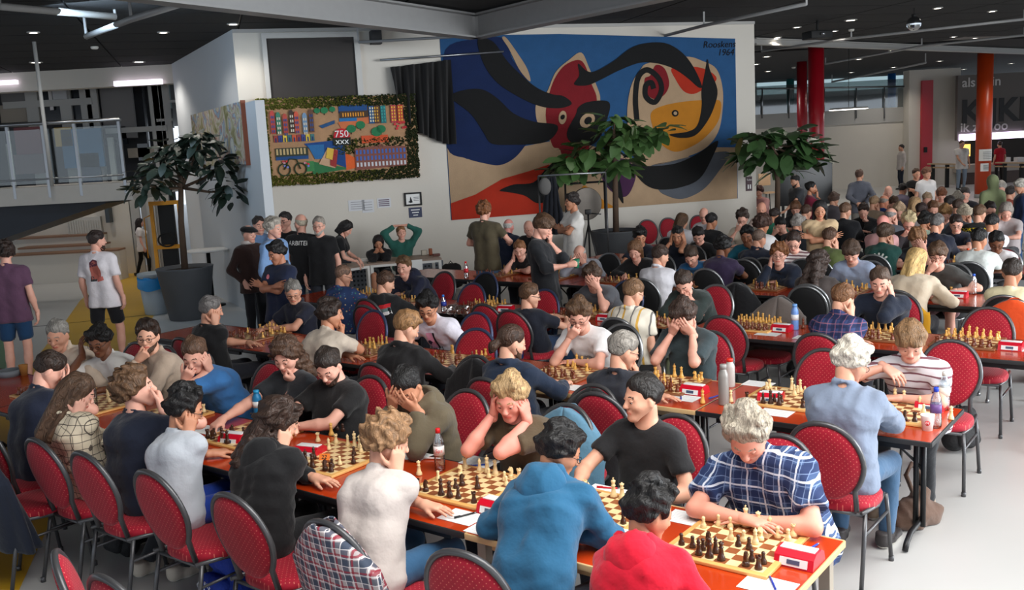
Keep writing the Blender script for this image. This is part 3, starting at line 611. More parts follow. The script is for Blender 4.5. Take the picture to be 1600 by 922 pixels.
b = MB(); b.box(-WN*.01, (.14, .02, .30), 0, WA); b.build('plate', mat('maroon_plate', (58, 22, 34), .5), e); wall_text(e, 'Toilet', 0, .08, .05, M_WHITE, .022); 
for s in (-1, 1):
    b = MB(); b.box(WU*s*.025-UP*.06-WN*.022, (.025, .003, .09), 0, WA); b.build('pictogram', M_WHITE, e)
# ---- moss picture
mo = empty('moss_picture', W1(-1.88, 2.07), WA, 'city collage relief framed in green moss on the back wall', 'picture')
MWd, MHt = 2.86, 1.50
def moss_part(name, poly, m, y0=.16, th=.02):
    b = MB(); b.prism([(MWd*(a-.5), MHt*(1-b_)) for a, b_ in poly], (0, -y0, 0), (1, 0, 0), (0, 0, 1), (0, -th, 0)); return b.build(name, m, mo)
def R4(x0, y0, x1, y1): return [(x0, y0), (x1, y0), (x1, y1), (x0, y1)]
def mc(c): return mat('collage_%d_%d_%d' % c, c, .8, var=.12, vscale=12, bump=.2)
b = MB(); b.box((0, -.08, MHt/2), (MWd, .16, MHt)); b.build('backing', mc((172, 132, 96)), mo)
rr = random.Random(4)
# coordinates measured on the picture itself (0..1)
moss_part('night_sky', R4(.51, .10, .69, .19), mc((24, 74, 132)))
moss_part('canal_water', [(.28, .53), (.53, .50), (.53, .84), (.36, .70)], mc((20, 66, 128))); moss_part('canal_water', [(.30, .55), (.40, .55), (.40, .72), (.34, .72)], mc((38, 104, 160)), .162)
moss_part('meadow', [(.31, .74), (.53, .84), (.53, .86), (.32, .90)], mc((44, 112, 66))); moss_part('meadow', R4(.28, .74, .33, .86), mc((60, 130, 76)), .163)
moss_part('tulip_field', [(.53, .66), (.60, .74), (.59, .85), (.53, .87)], mc((216, 92, 34)))
moss_part('tulip_field', R4(.64, .47, .81, .56), mc((206, 80, 40)), .163); moss_part('promenade', [(.50, .30), (.70, .24), (.70, .32), (.52, .38)], mc((202, 110, 66)), .162)
moss_part('river', [(.38, .33), (.48, .27), (.48, .31), (.40, .36)], mc((34, 76, 120)), .163); moss_part('river', R4(.51, .25, .62, .29), mc((34, 110, 170)), .163)
moss_part('open_book', [(.42, .60), (.48, .62), (.46, .84), (.36, .78)], mc((196, 160, 128)), .175); moss_part('open_book', [(.44, .60), (.485, .63), (.465, .83), (.43, .80)], mc((150, 44, 44)), .19); moss_part('book_page', [(.42, .59), (.46, .61), (.445, .74), (.405, .71)], mc((214, 176, 70)), .195)
hs = [(.10, (176, 66, 60)), (.135, (58, 120, 98)), (.175, (170, 70, 60)), (.215, (60, 46, 40)), (.245, (196, 84, 62)), (.295, (110, 140, 170)), (.335, (96, 66, 52))]
for i, (x, c) in enumerate(hs):
    t = .13+.02*(i % 3); w = .028; hse = moss_part('house', [(x-w/2, .40), (x-w/2, t+.03), (x-.006, t), (x+.006, t), (x+w/2, t+.03), (x+w/2, .40)], mc(c), .17, .03)
    for r_ in range(4):
        for cc in (-.006, .006): moss_part('window', R4(x+cc-.0035, t+.06+r_*.055, x+cc+.0035, t+.09+r_*.055), mc((54, 76, 130) if i % 2 == 0 else (210, 200, 180)), .205, .006)
for i in range(9):
    x = .11+.028*i; c = [(150, 60, 60), (60, 70, 130), (220, 190, 70), (60, 110, 110), (200, 90, 60)][i % 5]; moss_part('shop_front', R4(x-.012, .42, x+.012, .50), mc(c), .17, .02); moss_part('door', R4(x-.004, .45, x+.004, .50), mc((40, 50, 100)), .192, .004)
moss_part('station', R4(.515, .17, .69, .25), mc((70, 52, 40)), .17, .03)
for i in range(9): moss_part('lit_window', R4(.53+.016*i, .19, .538+.016*i, .235), mc((226, 150, 50)), .202, .004)
tw = [(.715, (30, 80, 130)), (.745, (90, 56, 46)), (.79, (40, 110, 116)), (.855, (176, 60, 70)), (.90, (190, 60, 46))]
for i, (x, c) in enumerate(tw):
    moss_part('tower_house', R4(x-.017, .12, x+.017, .33), mc(c), .17, .03)
    for r_ in range(5):
        for cc in (-.008, .008): moss_part('window', R4(x+cc-.004, .135+r_*.038, x+cc+.004, .158+r_*.038), mc([(230, 220, 190), (220, 170, 60), (60, 160, 150), (236, 196, 60), (230, 190, 60)][i]), .202, .004)
for x, y, s in ((.375, .15, .02), (.42, .15, .024), (.47, .14, .02), (.58, .38, .03), (.64, .34, .03), (.74, .43, .035), (.77, .40, .03)):
    moss_part('tree', [(x+s*math.cos(a), y+s*1.6*math.sin(a)) for a in np.linspace(0, 2*PI, 12, endpoint=False)], mc((34, 116, 72)), .175, .02); moss_part('trunk', R4(x-.003, y+s, x+.003, y+s*2.2), mc((70, 46, 30)), .172, .01)
for i in range(12): x, y = .855+.08*rr.random(), .31+.1*rr.random(); moss_part('tulip', [(x+.009*math.cos(a), y+.016*math.sin(a)) for a in np.linspace(0, 2*PI, 6, endpoint=False)], mc((206, 50, 60)), .175, .02)
moss_part('museum', [(.59, .88), (.59, .62), (.735, .60), (.755, .57), (.775, .60), (.92, .62), (.92, .85)], mc((128, 76, 66)), .17, .03)
for i in range(14):
    for r_ in range(3): x = .603+.0235*i; moss_part('window', R4(x-.006, .64+r_*.075, x+.006, .69+r_*.075), mc((70, 100, 170) if r_ < 2 else (200, 200, 206)), .202, .005)
moss_part('row_houses', R4(.10, .57, .30, .67), mc((50, 58, 46)), .17, .02)
for i in range(9): moss_part('window', R4(.105+.021*i, .58, .117+.021*i, .65), mc((190, 166, 120)), .192, .004)
moss_part('canal_water', R4(.10, .67, .30, .71), mc((30, 74, 130)), .165)
for cx in (.145, .245):
    b = MB(); b.tube([((cx-.5)*MWd+.105*math.cos(a), -.185, MHt*.175+.105*math.sin(a)) for a in np.linspace(0, 2*PI, 20, endpoint=False)], .012, 6, closed=True); b.build('bicycle_wheel', mc((40, 60, 36)), mo)
b = MB(); b.tube([((.145-.5)*MWd, -.19, MHt*.175), ((.18-.5)*MWd, -.19, MHt*.30), ((.225-.5)*MWd, -.19, MHt*.29), ((.245-.5)*MWd, -.19, MHt*.175)], .012, 6); b.build('bicycle_frame', mc((40, 60, 36)), mo)
for i in range(10): x, y = (.12 if i < 6 else .25)+.05*rr.random(), .72+.09*rr.random(); moss_part('flower', [(x+.008*math.cos(a), y+.014*math.sin(a)) for a in np.linspace(0, 2*PI, 6, endpoint=False)], mc([(206, 50, 60), (120, 130, 200), (226, 170, 180)][i % 3]), .185, .01)
moss_part('badge', [(.515+.052*math.cos(a), .48-.11*math.sin(a)) for a in np.linspace(0, PI, 14)], mc((190, 24, 40)), .20, .02)
moss_part('badge_base', R4(.46, .48, .57, .57), mc((34, 36, 28)), .19, .02)
for s_, dz, sz in (('750', .56, .17), ('xxx', .475, .16)):
    o = link('lettering', text_mesh(s_, sz, .004), mo, M_WHITE); o.matrix_local = Matrix.Translation((( .515-.5)*MWd, -.225, MHt*dz)) @ plane_frame((0, 0, 0), (1, 0, 0), (0, 0, 1))
# moss border: thousands of small tufts, nobody could count them
rg = np.random.RandomState(2); pts = []
while len(pts) < 5200:
    a, b_ = rg.uniform(-.004, 1.004), rg.uniform(-.01, 1.01)
    edge = min(a, 1-a)*MWd < .20 or min(b_, 1-b_)*MHt < .17 or (a > .93) or (.46 < a < .60 and .52 < b_ < .68 and rg.rand() < .7) or (a > .58 and .5 < b_ < .62 and rg.rand() < .5) or (a > .8 and b_ > .84) or (.43 < a < .5 and .44 < b_ < .52 and rg.rand() < .5)
    if edge: pts.append((MWd*(a-.5), MHt*(1-b_)))
pts = np.array(pts); n = len(pts); V = np.zeros((n, 5, 3)); sz = rg.uniform(.012, .03, n); ang = rg.uniform(0, 6.28, n)
for k in range(4): V[:, k, 0] = pts[:, 0]+sz*np.cos(ang+k*PI/2); V[:, k, 2] = pts[:, 1]+sz*np.sin(ang+k*PI/2); V[:, k, 1] = -.155
V[:, 4, 0] = pts[:, 0]+rg.uniform(-.015, .015, n); V[:, 4, 2] = pts[:, 1]+rg.uniform(-.02, .01, n); V[:, 4, 1] = -.17-rg.uniform(.015, .06, n)
F = np.array([[0, 1, 4], [1, 2, 4], [2, 3, 4], [3, 0, 4]])[None]+(np.arange(n)*5)[:, None, None]
moss = link('moss', np_mesh('moss', V.reshape(-1, 3), F.reshape(-1, 3), False, np.repeat((pts[:, 0]+rg.uniform(-.9, .9, n) > .2).astype(int)+0, 4)), mo, [mat('moss_olive', (104, 106, 34), .9, var=.4, vscale=20), mat('moss_deep', (52, 60, 26), .9, var=.4, vscale=20)]); moss['kind'] = 'stuff'
# ---- tapestry: flat woven colour fields, each a thin layer
ta_ = empty('tapestry', W1(.14, 1.2), 0, 'huge woven abstract tapestry in blue, black, red and cream on the back wall', 'tapestry')
def wool(c): return mat('wool_%d_%d_%d' % c, c, .95, var=.14, vscale=5, bump=.3, bscale=90)
def tap(name, pts, c, lay, sub=5, smooth=True):
    q = [on_wall(680+x*.3472, 40+y*.3472) for x, y in pts]; q = [(min(max(s, .15), 6.32), min(max(z, 1.2), 4.6)) for s, z in q]
    if smooth: q = catmull(q, sub); q = [(min(max(a, .15), 6.32), min(max(b_, 1.2), 4.6)) for a, b_ in q]
    b = MB(); b.prism(q, P0-np.array(ta_.location)-WN*(.01+.004*lay), WU, UP, -WN*.006); return b.build(name, wool(c), ta_)
b = MB(); b.prism([(.14, 1.2), (6.33, 1.2), (6.33, 4.46), (2.5, 4.62), (.14, 4.62)], P0-np.array(ta_.location), WU, UP, -WN*.012); b.build('woven_ground', wool((34, 78, 122)), ta_)
CRM, BLK, RED, NVY, ORG, YLW = (168, 141, 112), (13, 13, 14), (116, 14, 24), (8, 30, 72), (166, 40, 16), (178, 114, 26)
tap('cream_field', [(40, 550), (140, 600), (290, 620), (390, 545), (520, 520), (560, 480), (700, 540), (900, 600), (1020, 560), (1180, 600), (1262, 548), (1358, 548), (1358, 790), (1358, 790), (1100, 815), (700, 845), (380, 870), (68, 885), (60, 700)], CRM, 1, smooth=False)
tap('navy_field', [(45, 110), (190, 60), (310, 60), (345, 150), (410, 240), (460, 350), (465, 440), (400, 545), (350, 600), (290, 628), (230, 622), (140, 598), (50, 552), (45, 330)], NVY, 2)
tap('cream_rim', [(300, 58), (318, 56), (372, 130), (412, 195), (427, 250), (405, 235), (372, 190), (330, 105)], CRM, 3)
tap('cream_rim', [(655, 122), (690, 190), (735, 300), (742, 345), (760, 420), (770, 450), (720, 520), (640, 560), (530, 560), (505, 470), (460, 440), (452, 352), (500, 300), (540, 210), (600, 155)], CRM, 3)
tap('red_body', [(640, 155), (672, 180), (700, 260), (725, 335), (700, 430), (690, 560), (690, 650), (640, 688), (590, 660), (560, 560), (525, 540), (496, 420), (505, 330), (535, 240), (580, 180)], RED, 4)
tap('black_sweep', [(190, 62), (260, 75), (330, 170), (440, 270), (520, 308), (575, 318), (612, 352), (560, 372), (480, 366), (390, 330), (280, 260), (215, 170)], BLK, 5)
tap('black_sweep', [(60, 318), (130, 290), (210, 288), (280, 330), (350, 395), (440, 432), (545, 448), (530, 500), (470, 530), (330, 537), (250, 530), (215, 480), (160, 400), (90, 345)], BLK, 5)
tap('black_head', [(640, 370), (680, 345), (760, 338), (784, 360), (770, 420), (740, 500), (690, 540), (610, 525), (590, 480), (630, 400)], BLK, 6)
for cx, cy, rx_, ry_, c, l in ((681, 427, 34, 32, CRM, 7), (684, 428, 17, 17, BLK, 8), (570, 414, 18, 30, CRM, 7), (570, 412, 10, 11, BLK, 8)): tap('ring_field', [(cx+rx_*math.cos(a), cy+ry_*math.sin(a)-.25*rx_*math.cos(a)) for a in np.linspace(0, 2*PI, 12, endpoint=False)], c, l, 2)
tap('cream_field', [(920, 200), (960, 168), (1120, 140), (1200, 160), (1262, 195), (1290, 280), (1290, 380), (1270, 480), (1215, 550), (1130, 590), (1000, 625), (920, 610), (870, 480), (862, 380), (880, 270)], CRM, 3)
tap('red_field', [(990, 178), (1030, 195), (1050, 260), (1030, 310), (985, 332), (945, 300), (940, 240), (965, 225)], RED, 4)
tap('orange_field', [(1060, 195), (1120, 185), (1190, 190), (1245, 215), (1262, 245), (1215, 280), (1160, 308), (1115, 295), (1080, 245)], ORG, 4)
tap('yellow_field', [(968, 395), (1020, 362), (1120, 342), (1230, 335), (1282, 345), (1270, 430), (1215, 500), (1150, 545), (1075, 568), (1010, 530), (980, 470)], YLW, 4)
tap('black_sweep', [(640, 172), (680, 205), (720, 205), (800, 160), (880, 100), (960, 78), (1040, 82), (1110, 125), (1160, 190), (1196, 270), (1180, 278), (1130, 235), (1070, 195), (1000, 172), (920, 168), (830, 200), (740, 245), (680, 270), (622, 265), (645, 225)], BLK, 6)
tap('black_sweep', [(1222, 152), (1232, 200), (1266, 290), (1250, 370), (1215, 440), (1165, 495), (1100, 506), (1050, 490), (1130, 478), (1175, 450), (1195, 370), (1195, 290), (1210, 210)], BLK, 6)
sw = catmull([(905, 430), (898, 330), (910, 235), (950, 200), (1000, 235), (1015, 290), (985, 345), (945, 320), (945, 270), (970, 258), (980, 285)], 5, False)
q = [np.array(W1(*on_wall(680+p[0]*.3472, 40+p[1]*.3472), .05))-np.array(ta_.location) for p in sw]; q2 = [(float(v@WU), float(v[2])) for v in q]
L_, R_ = [], []
for i in range(len(q2)):
    a_ = np.array(q2[max(i-1, 0)]); c_ = np.array(q2[min(i+1, len(q2)-1)]); t = (c_-a_)/np.linalg.norm(c_-a_); nn = np.array([-t[1], t[0]])*.055; L_.append(tuple(np.array(q2[i])+nn)); R_.append(tuple(np.array(q2[i])-nn))
b = MB(); 
for i in range(len(q2)-1): b.prism([L_[i], L_[i+1], R_[i+1], R_[i]], -WN*.034, WU, UP, -WN*.006)
b.build('black_coil', wool(BLK), ta_)
for rx_, c, l in ((15, BLK, 7), (8, CRM, 8)): tap('ring_field', [(1076+rx_*math.cos(a), 395+rx_*math.sin(a)) for a in np.linspace(0, 2*PI, 12, endpoint=False)], c, l, 2)
tap('red_wedge', [(66, 800), (180, 760), (300, 690), (420, 655), (510, 625), (540, 660), (545, 760), (540, 858), (380, 866), (68, 882)], ORG, 3, smooth=False)
tap('black_sweep', [(288, 742), (350, 715), (440, 705), (500, 640), (560, 600), (565, 680), (540, 760), (465, 800), (400, 765), (330, 750)], BLK, 5)
tap('yellow_field', [(660, 725), (700, 740), (760, 790), (800, 826), (700, 838), (640, 840)], YLW, 3)
tap('plum_field', [(745, 610), (850, 600), (900, 660), (880, 740), (845, 772), (790, 745), (750, 690)], (66, 32, 66), 3); tap('black_drop', [(740, 610), (800, 615), (825, 680), (845, 796), (820, 770), (775, 720), (745, 660)], BLK, 4)
tap('grey_field', [(960, 640), (1060, 610), (1180, 585), (1320, 570), (1270, 660), (1200, 740), (1110, 780), (1040, 765), (1000, 735)], (84, 88, 96), 3)
tap('black_sweep', [(870, 622), (960, 632), (1080, 620), (1180, 575), (1268, 518), (1240, 600), (1185, 690), (1100, 728), (1010, 738), (950, 720), (900, 670)], BLK, 5)
for s_, px, py, sz in (('Rooskens', 1276, 86, .19), ('1964', 1305, 122, .19)):
    a_, z_ = on_wall(680+px*.3472, 40+py*.3472); o = link('lettering', text_mesh(s_, sz, .002, 'CENTER', .2), ta_, wool(BLK)); o.matrix_local = Matrix.Translation(Vector(W1(a_, z_, .022))-Vector(ta_.location)) @ plane_frame((0, 0, 0), WU, UP)
# ---- black curtain bunched on its rail
s0, zc0 = on_wall(608, 92); s1, _ = on_wall(700, 85); cu = empty('stage_curtain', W1((s0+s1)/2, 3.0), WA, 'black velvet curtain bunched up beside the tapestry', 'curtain')
nx, nz = 60, 24; V = []
for j in range(nz+1):
    v = j/nz
    for i in range(nx+1):
        u = i/nx; x = (u-.5)*1.15; bot = on_wall(640, 205)[1] if u < .5 else on_wall(690, 225)[1]
        zb0 = 2.75+.55*max(0, .35-u)*2.4+.12*math.sin(u*5)-.0*u; z = 4.15*(1-v)+zb0*v+.06*(u-.5)*(1-v)
        V.append((x*(1-.18*v*(1-u)), -.14-.06*math.sin(u*58+2*v)*(.5+.5*v)-.05*math.sin(u*23+4*v), z-3.0-.05*(1-u)*(1-v)))
F = [(j*(nx+1)+i, j*(nx+1)+i+1, (j+1)*(nx+1)+i+1, (j+1)*(nx+1)+i) for j in range(nz) for i in range(nx)]
link('drape', np_mesh('drape', np.array(V), np.array(F)), cu, mat('black_velvet', (14, 13, 14), .95, sheen=.2))
b = MB(); b.tube([(-.75, -.14, 1.2), (1.6, -.14, 1.3)], .02, 8); b.build('curtain_rail', M_CHROME, cu)
# ================================================================== figures: smooth-blended solids meshed with surface nets
_CO = [(0,0,0),(1,0,0),(0,1,0),(1,1,0),(0,0,1),(1,0,1),(0,1,1),(1,1,1)]
_ED = [(0,1),(2,3),(4,5),(6,7),(0,2),(1,3),(4,6),(5,7),(0,4),(1,5),(2,6),(3,7)]
def nets(F, org, h, smooth=1):
    S = F < 0; n = np.array(F.shape)
    cnt = np.zeros(n-1, np.int8)
    for dx, dy, dz in _CO: cnt += S[dx:n[0]-1+dx, dy:n[1]-1+dy, dz:n[2]-1+dz]
    act = (cnt > 0) & (cnt < 8); idx = np.full(n-1, -1, np.int32); I, J, K = np.nonzero(act)
    if len(I) == 0: return np.zeros((0, 3)), np.zeros((0, 4), np.int32)
    idx[I, J, K] = np.arange(len(I))
    C = [F[I+dx, J+dy, K+dz] for dx, dy, dz in _CO]
    acc = np.zeros((len(I), 3)); num = np.zeros(len(I))
    for a, b in _ED:
        va, vb = C[a], C[b]; m = (va < 0) != (vb < 0); t = np.where(m, va/np.where(m, va-vb, 1), 0)
        pa, pb = np.array(_CO[a], float), np.array(_CO[b], float)
        acc += np.where(m[:, None], pa+(pb-pa)*t[:, None], 0); num += m
    V = acc/num[:, None] + np.stack([I, J, K], 1)
    Q = []
    for ax in range(3):
        o1, o2 = [a for a in range(3) if a != ax]
        sl0 = [slice(None)]*3; sl1 = [slice(None)]*3; sl0[ax] = slice(0, -1); sl1[ax] = slice(1, None)
        a, b = S[tuple(sl0)], S[tuple(sl1)]; P = np.argwhere(a != b)
        P = P[(P[:, o1] > 0) & (P[:, o2] > 0) & (P[:, o1] < n[o1]-1) & (P[:, o2] < n[o2]-1)]
        if not len(P): continue
        e1 = np.zeros(3, int); e1[o1] = 1; e2 = np.zeros(3, int); e2[o2] = 1
        q = np.stack([idx[tuple((P-e1-e2).T)], idx[tuple((P-e2).T)], idx[tuple(P.T)], idx[tuple((P-e1).T)]], 1)
        fl = a[tuple(P.T)]
        if ax == 1: fl = ~fl
        q[~fl] = q[~fl][:, ::-1]; Q.append(q)
    Q = np.concatenate(Q); Q = Q[(Q >= 0).all(1)]
    for _ in range(smooth):
        E = np.concatenate([Q[:, [0, 1]], Q[:, [1, 2]], Q[:, [2, 3]], Q[:, [3, 0]]])
        s = np.zeros_like(V)
        for c in range(3): s[:, c] = np.bincount(E[:, 0], V[E[:, 1], c], len(V)) + np.bincount(E[:, 1], V[E[:, 0], c], len(V))
        d = np.bincount(E[:, 0], minlength=len(V)) + np.bincount(E[:, 1], minlength=len(V))
        V = 0.5*V + 0.5*s/np.maximum(d, 1)[:, None]
    return V*h+org, Q
class Fld:
    def __init__(s, vox): s.vox = vox; s.P = []; s.post = []
    def cap(s, a, b, ra, rb=None, k=.03, flat=False, flat0=False):
        a = np.asarray(a, float); b = np.asarray(b, float); rb = ra if rb is None else rb; m = max(ra, rb)
        s.P.append(('c', np.minimum(a, b)-m, np.maximum(a, b)+m, k, (a, b, ra, rb, flat, flat0))); return s
    def ell(s, c, r, R=None, k=.03):
        c = np.asarray(c, float); r = np.asarray(r, float); m = r.max()
        s.P.append(('e', c-m, c+m, k, (c, r, np.eye(3) if R is None else R))); return s
    def run(s, smooth=1, noise=None):
        lo = np.min([p[1] for p in s.P], 0)-3*s.vox; hi = np.max([p[2] for p in s.P], 0)+3*s.vox; h = s.vox
        n = np.ceil((hi-lo)/h).astype(int)+1; F = np.full(n, .25, np.float64)
        ax = [lo[i]+h*np.arange(n[i]) for i in range(3)]
        for kind, l, u, k, q in s.P:
            i0 = np.maximum(((l-k-2*h-lo)/h).astype(int), 0); i1 = np.minimum(((u+k+2*h-lo)/h).astype(int)+2, n)
            X = ax[0][i0[0]:i1[0], None, None]; Y = ax[1][None, i0[1]:i1[1], None]; Z = ax[2][None, None, i0[2]:i1[2]]
            if kind == 'c':
                a, b, ra, rb, fl, fl0 = q; v = b-a; L = v@v+1e-9
                T = ((X-a[0])*v[0]+(Y-a[1])*v[1]+(Z-a[2])*v[2])/L; t = np.clip(T, 0, 1)
                d = np.sqrt((X-a[0]-t*v[0])**2+(Y-a[1]-t*v[1])**2+(Z-a[2]-t*v[2])**2)-(ra+t*(rb-ra))
                if fl: d = np.maximum(d, (T-1)*math.sqrt(L))
                if fl0: d = np.maximum(d, -T*math.sqrt(L))
            else:
                c, r, R = q; x, y, z = X-c[0], Y-c[1], Z-c[2]
                p = [R[0, i]*x+R[1, i]*y+R[2, i]*z for i in range(3)]
                d = (np.sqrt((p[0]/r[0])**2+(p[1]/r[1])**2+(p[2]/r[2])**2)-1)*r.min()
            B = F[i0[0]:i1[0], i0[1]:i1[1], i0[2]:i1[2]]
            hh = np.maximum(k-np.abs(B-d), 0)/k if k > 0 else 0
            F[i0[0]:i1[0], i0[1]:i1[1], i0[2]:i1[2]] = np.minimum(B, d)-hh*hh*k*.25
        X, Y, Z = np.meshgrid(*ax, indexing='ij', sparse=True)
        if noise: F = F+noise(X, Y, Z)
        for fn in s.post: F = fn(F, X, Y, Z)
        return nets(F, lo, h, smooth)
def rotx(a): c, s = math.cos(a), math.sin(a); return np.array([[1, 0, 0], [0, c, -s], [0, s, c]])
def roty(a): c, s = math.cos(a), math.sin(a); return np.array([[c, 0, s], [0, 1, 0], [-s, 0, c]])
def rotz(a): c, s = math.cos(a), math.sin(a); return np.array([[c, -s, 0], [s, c, 0], [0, 0, 1]])
def wob(f, a, seed=0):
    r = np.random.RandomState(seed); W = [(nrmz(r.randn(3))*f*r.uniform(.7, 1.5), r.uniform(0, 6.28)) for _ in range(6)]
    def g(X, Y, Z):
        o = 0
        for w, p in W: o = o+np.sin(X*w[0]+Y*w[1]+Z*w[2]+p)
        return o*(a/2.4)
    return g
def folds(f, a, seed=0):
    r = np.random.RandomState(seed); W = [(nrmz(r.randn(3)*np.array([1, 1, .8]))*f*r.uniform(.7, 1.4), nrmz(r.randn(3))*f*.45, r.uniform(0, 6.28), r.uniform(0, 6.28)) for _ in range(4)]
    def g(X, Y, Z):
        o = 0
        for w, q, p, p2 in W: o = o+np.abs(np.sin(X*w[0]+Y*w[1]+Z*w[2]+p+1.6*np.sin(X*q[0]+Y*q[1]+Z*q[2]+p2)))
        return (o-2.55)*(a/1.6)
    return g
def uvs(c, r, nu=8, nv=6):
    V = [(0, 0, 1)]; F = []
    for i in range(1, nv):
        for j in range(nu): a = PI*i/nv; b = 2*PI*j/nu; V.append((math.sin(a)*math.cos(b), math.sin(a)*math.sin(b), math.cos(a)))
    V.append((0, 0, -1)); n = len(V)-1
    for j in range(nu): F.append((0, 1+j, 1+(j+1) % nu, 1+(j+1) % nu)); F.append((n, n-nu+(j+1) % nu, n-nu+j, n-nu+j))
    for i in range(nv-2):
        for j in range(nu): a = 1+i*nu; F.append((a+j, a+nu+j, a+nu+(j+1) % nu, a+(j+1) % nu))
    return np.array(V)*r+np.array(c), F
# ---- head template: origin between the ears at eye height, face towards +y
def head_template(vox, fem=0):
    f = Fld(vox); j = 1-.12*fem
    f.ell((0, -.014, .034), (.076, .097, .090), k=.0)
    f.cap((0, .02, -.03), (0, .058, -.094), .060*j, .026*j, k=.045)
    for s in (-1, 1):
        f.cap((s*.05, .0, -.035), (s*.022, .062, -.092), .026*j, .018*j, k=.03)       # jaw line
        f.ell((s*.04, .056, -.028), (.026, .026, .022), k=.03)                           # cheek bone
        f.cap((s*.012, .083, .022), (s*.045, .066, .018), .0105, .009, k=.018)             # brow
        f.ell((s*.079, -.012, -.012), (.010, .019, .031), rotx(-.2)@rotz(s*-.35), k=.006)     # ear
        f.ell((s*.0125, .099, -.032), (.0085, .010, .0075), k=.008)                        # nostril wing
    f.cap((0, .084, .014), (0, .107, -.026), .0085, .0115, k=.014)                       # nose
    f.ell((0, .085, -.058), (.024, .012, .010), k=.012); f.ell((0, .085, -.070), (.02, .012, .008), k=.008)
    f.ell((0, .074, -.100), (.017, .014, .013), k=.02)
    def sockets(F, X, Y, Z):
        for s in (-1, 1):
            d = np.sqrt(((X-s*.031)/1.3)**2+(Y-.097)**2+((Z-.001)/.8)**2)-.0115
            F = np.maximum(F, -d)
        return F
    f.post.append(sockets)
    V, Q = f.run(1); mi = np.zeros(len(Q), int)
    c = V[Q].mean(1)
    lips = (np.abs(c[:, 2]+.0635) < .0085) & (np.abs(c[:, 0]) < .024) & (c[:, 1] > .082); mi[lips] = 1
    brow = (np.abs(c[:, 2]-.0265+.10*np.maximum(np.abs(c[:, 0])-.033, 0)) < .0042) & (np.abs(c[:, 0]) > .014) & (np.abs(c[:, 0]) < .047) & (c[:, 1] > .055); mi[brow] = 2
    Vs, Qs, Ms = [V], [Q], [mi]; b = len(V)
    for s in (-1, 1):
        e, ef = uvs((0, 0, 0), .0112, 10, 8); e = e @ rotx(-PI/2-.5).T; ef = np.array(ef); m = np.full(len(ef), 3); cc = e[ef].mean(1)
        m[(nrmz_rows(cc) @ nrmz((0, 1, -.55))) > .74] = 4
        Vs.append(e+np.array([s*.031, .0782, .0])); Qs.append(ef+b); Ms.append(m); b += len(e)
        lid, lf = uvs((0, 0, 0), 1, 8, 6); lid = lid*np.array([.0160, .0140, .0090])+np.array([s*.031, .0775, .0065])   # upper eyelid
        Vs.append(lid); Qs.append(np.array(lf)+b); Ms.append(np.zeros(len(lf), int)); b += len(lid)
    return np.concatenate(Vs), np.concatenate(Qs), np.concatenate(Ms)
def nrmz_rows(a): return a/np.linalg.norm(a, axis=1, keepdims=True)
# ---- right hand template: wrist at origin, fingers +y, back of the hand +z, thumb on -x
FING = [(-.030, .088, (.040, .025, .020), .0088), (-.0095, .093, (.045, .028, .021), .009), (.0105, .089, (.041, .026, .020), .0086), (.0285, .080, (.032, .019, .017), .0076)]
HPOSE = {'flat': ((6, 8, 6), 1.0, 25), 'relax': ((22, 28, 18), .6, 30), 'cup': ((16, 16, 12), .35, 50), 'splay': ((10, 14, 10), 1.8, 40), 'fist': ((75, 85, 45), .15, 20), 'hold': ((48, 48, 25), .4, 40), 'pinch': ((42, 40, 20), .4, 35)}
def hand_template(pose, vox):
    cur, spr, th = HPOSE[pose]; f = Fld(vox)
    f.cap((0, -.03, 0), (0, .01, 0), .026, .025, k=0)
    for (x, y, ls, r) in FING: f.cap((x*.55, .012, 0), (x, y, 0), .0145, .0115, k=.018)
    f.ell((-.018, .035, -.010), (.020, .034, .014), k=.02)
    for i, (x, y, ls, r) in enumerate(FING):
        p = np.array([x, y, 0]); ang = 0; az = (x*6)*spr
        for jn, l in enumerate(ls):
            ang += math.radians(cur[jn]*(1+.06*i)); d = np.array([math.sin(az)*math.cos(ang), math.cos(az)*math.cos(ang), -math.sin(ang)])
            f.cap(p, p+d*l, r*(1-.08*jn), r*(.94-.1*jn), k=.006); p = p+d*l
    t = math.radians(th); p = np.array([-.022, .022, -.006])
    for l, r, a in ((.040, .013, t*1.15), (.030, .0105, t*.8), (.024, .009, t*.45)):
        d = np.array([-math.sin(a), math.cos(a), -.32 if pose != 'fist' else -.5]); d = nrmz(d); f.cap(p, p+d*l, r, r*.9, k=.008); p = p+d*l
    return f.run(1)
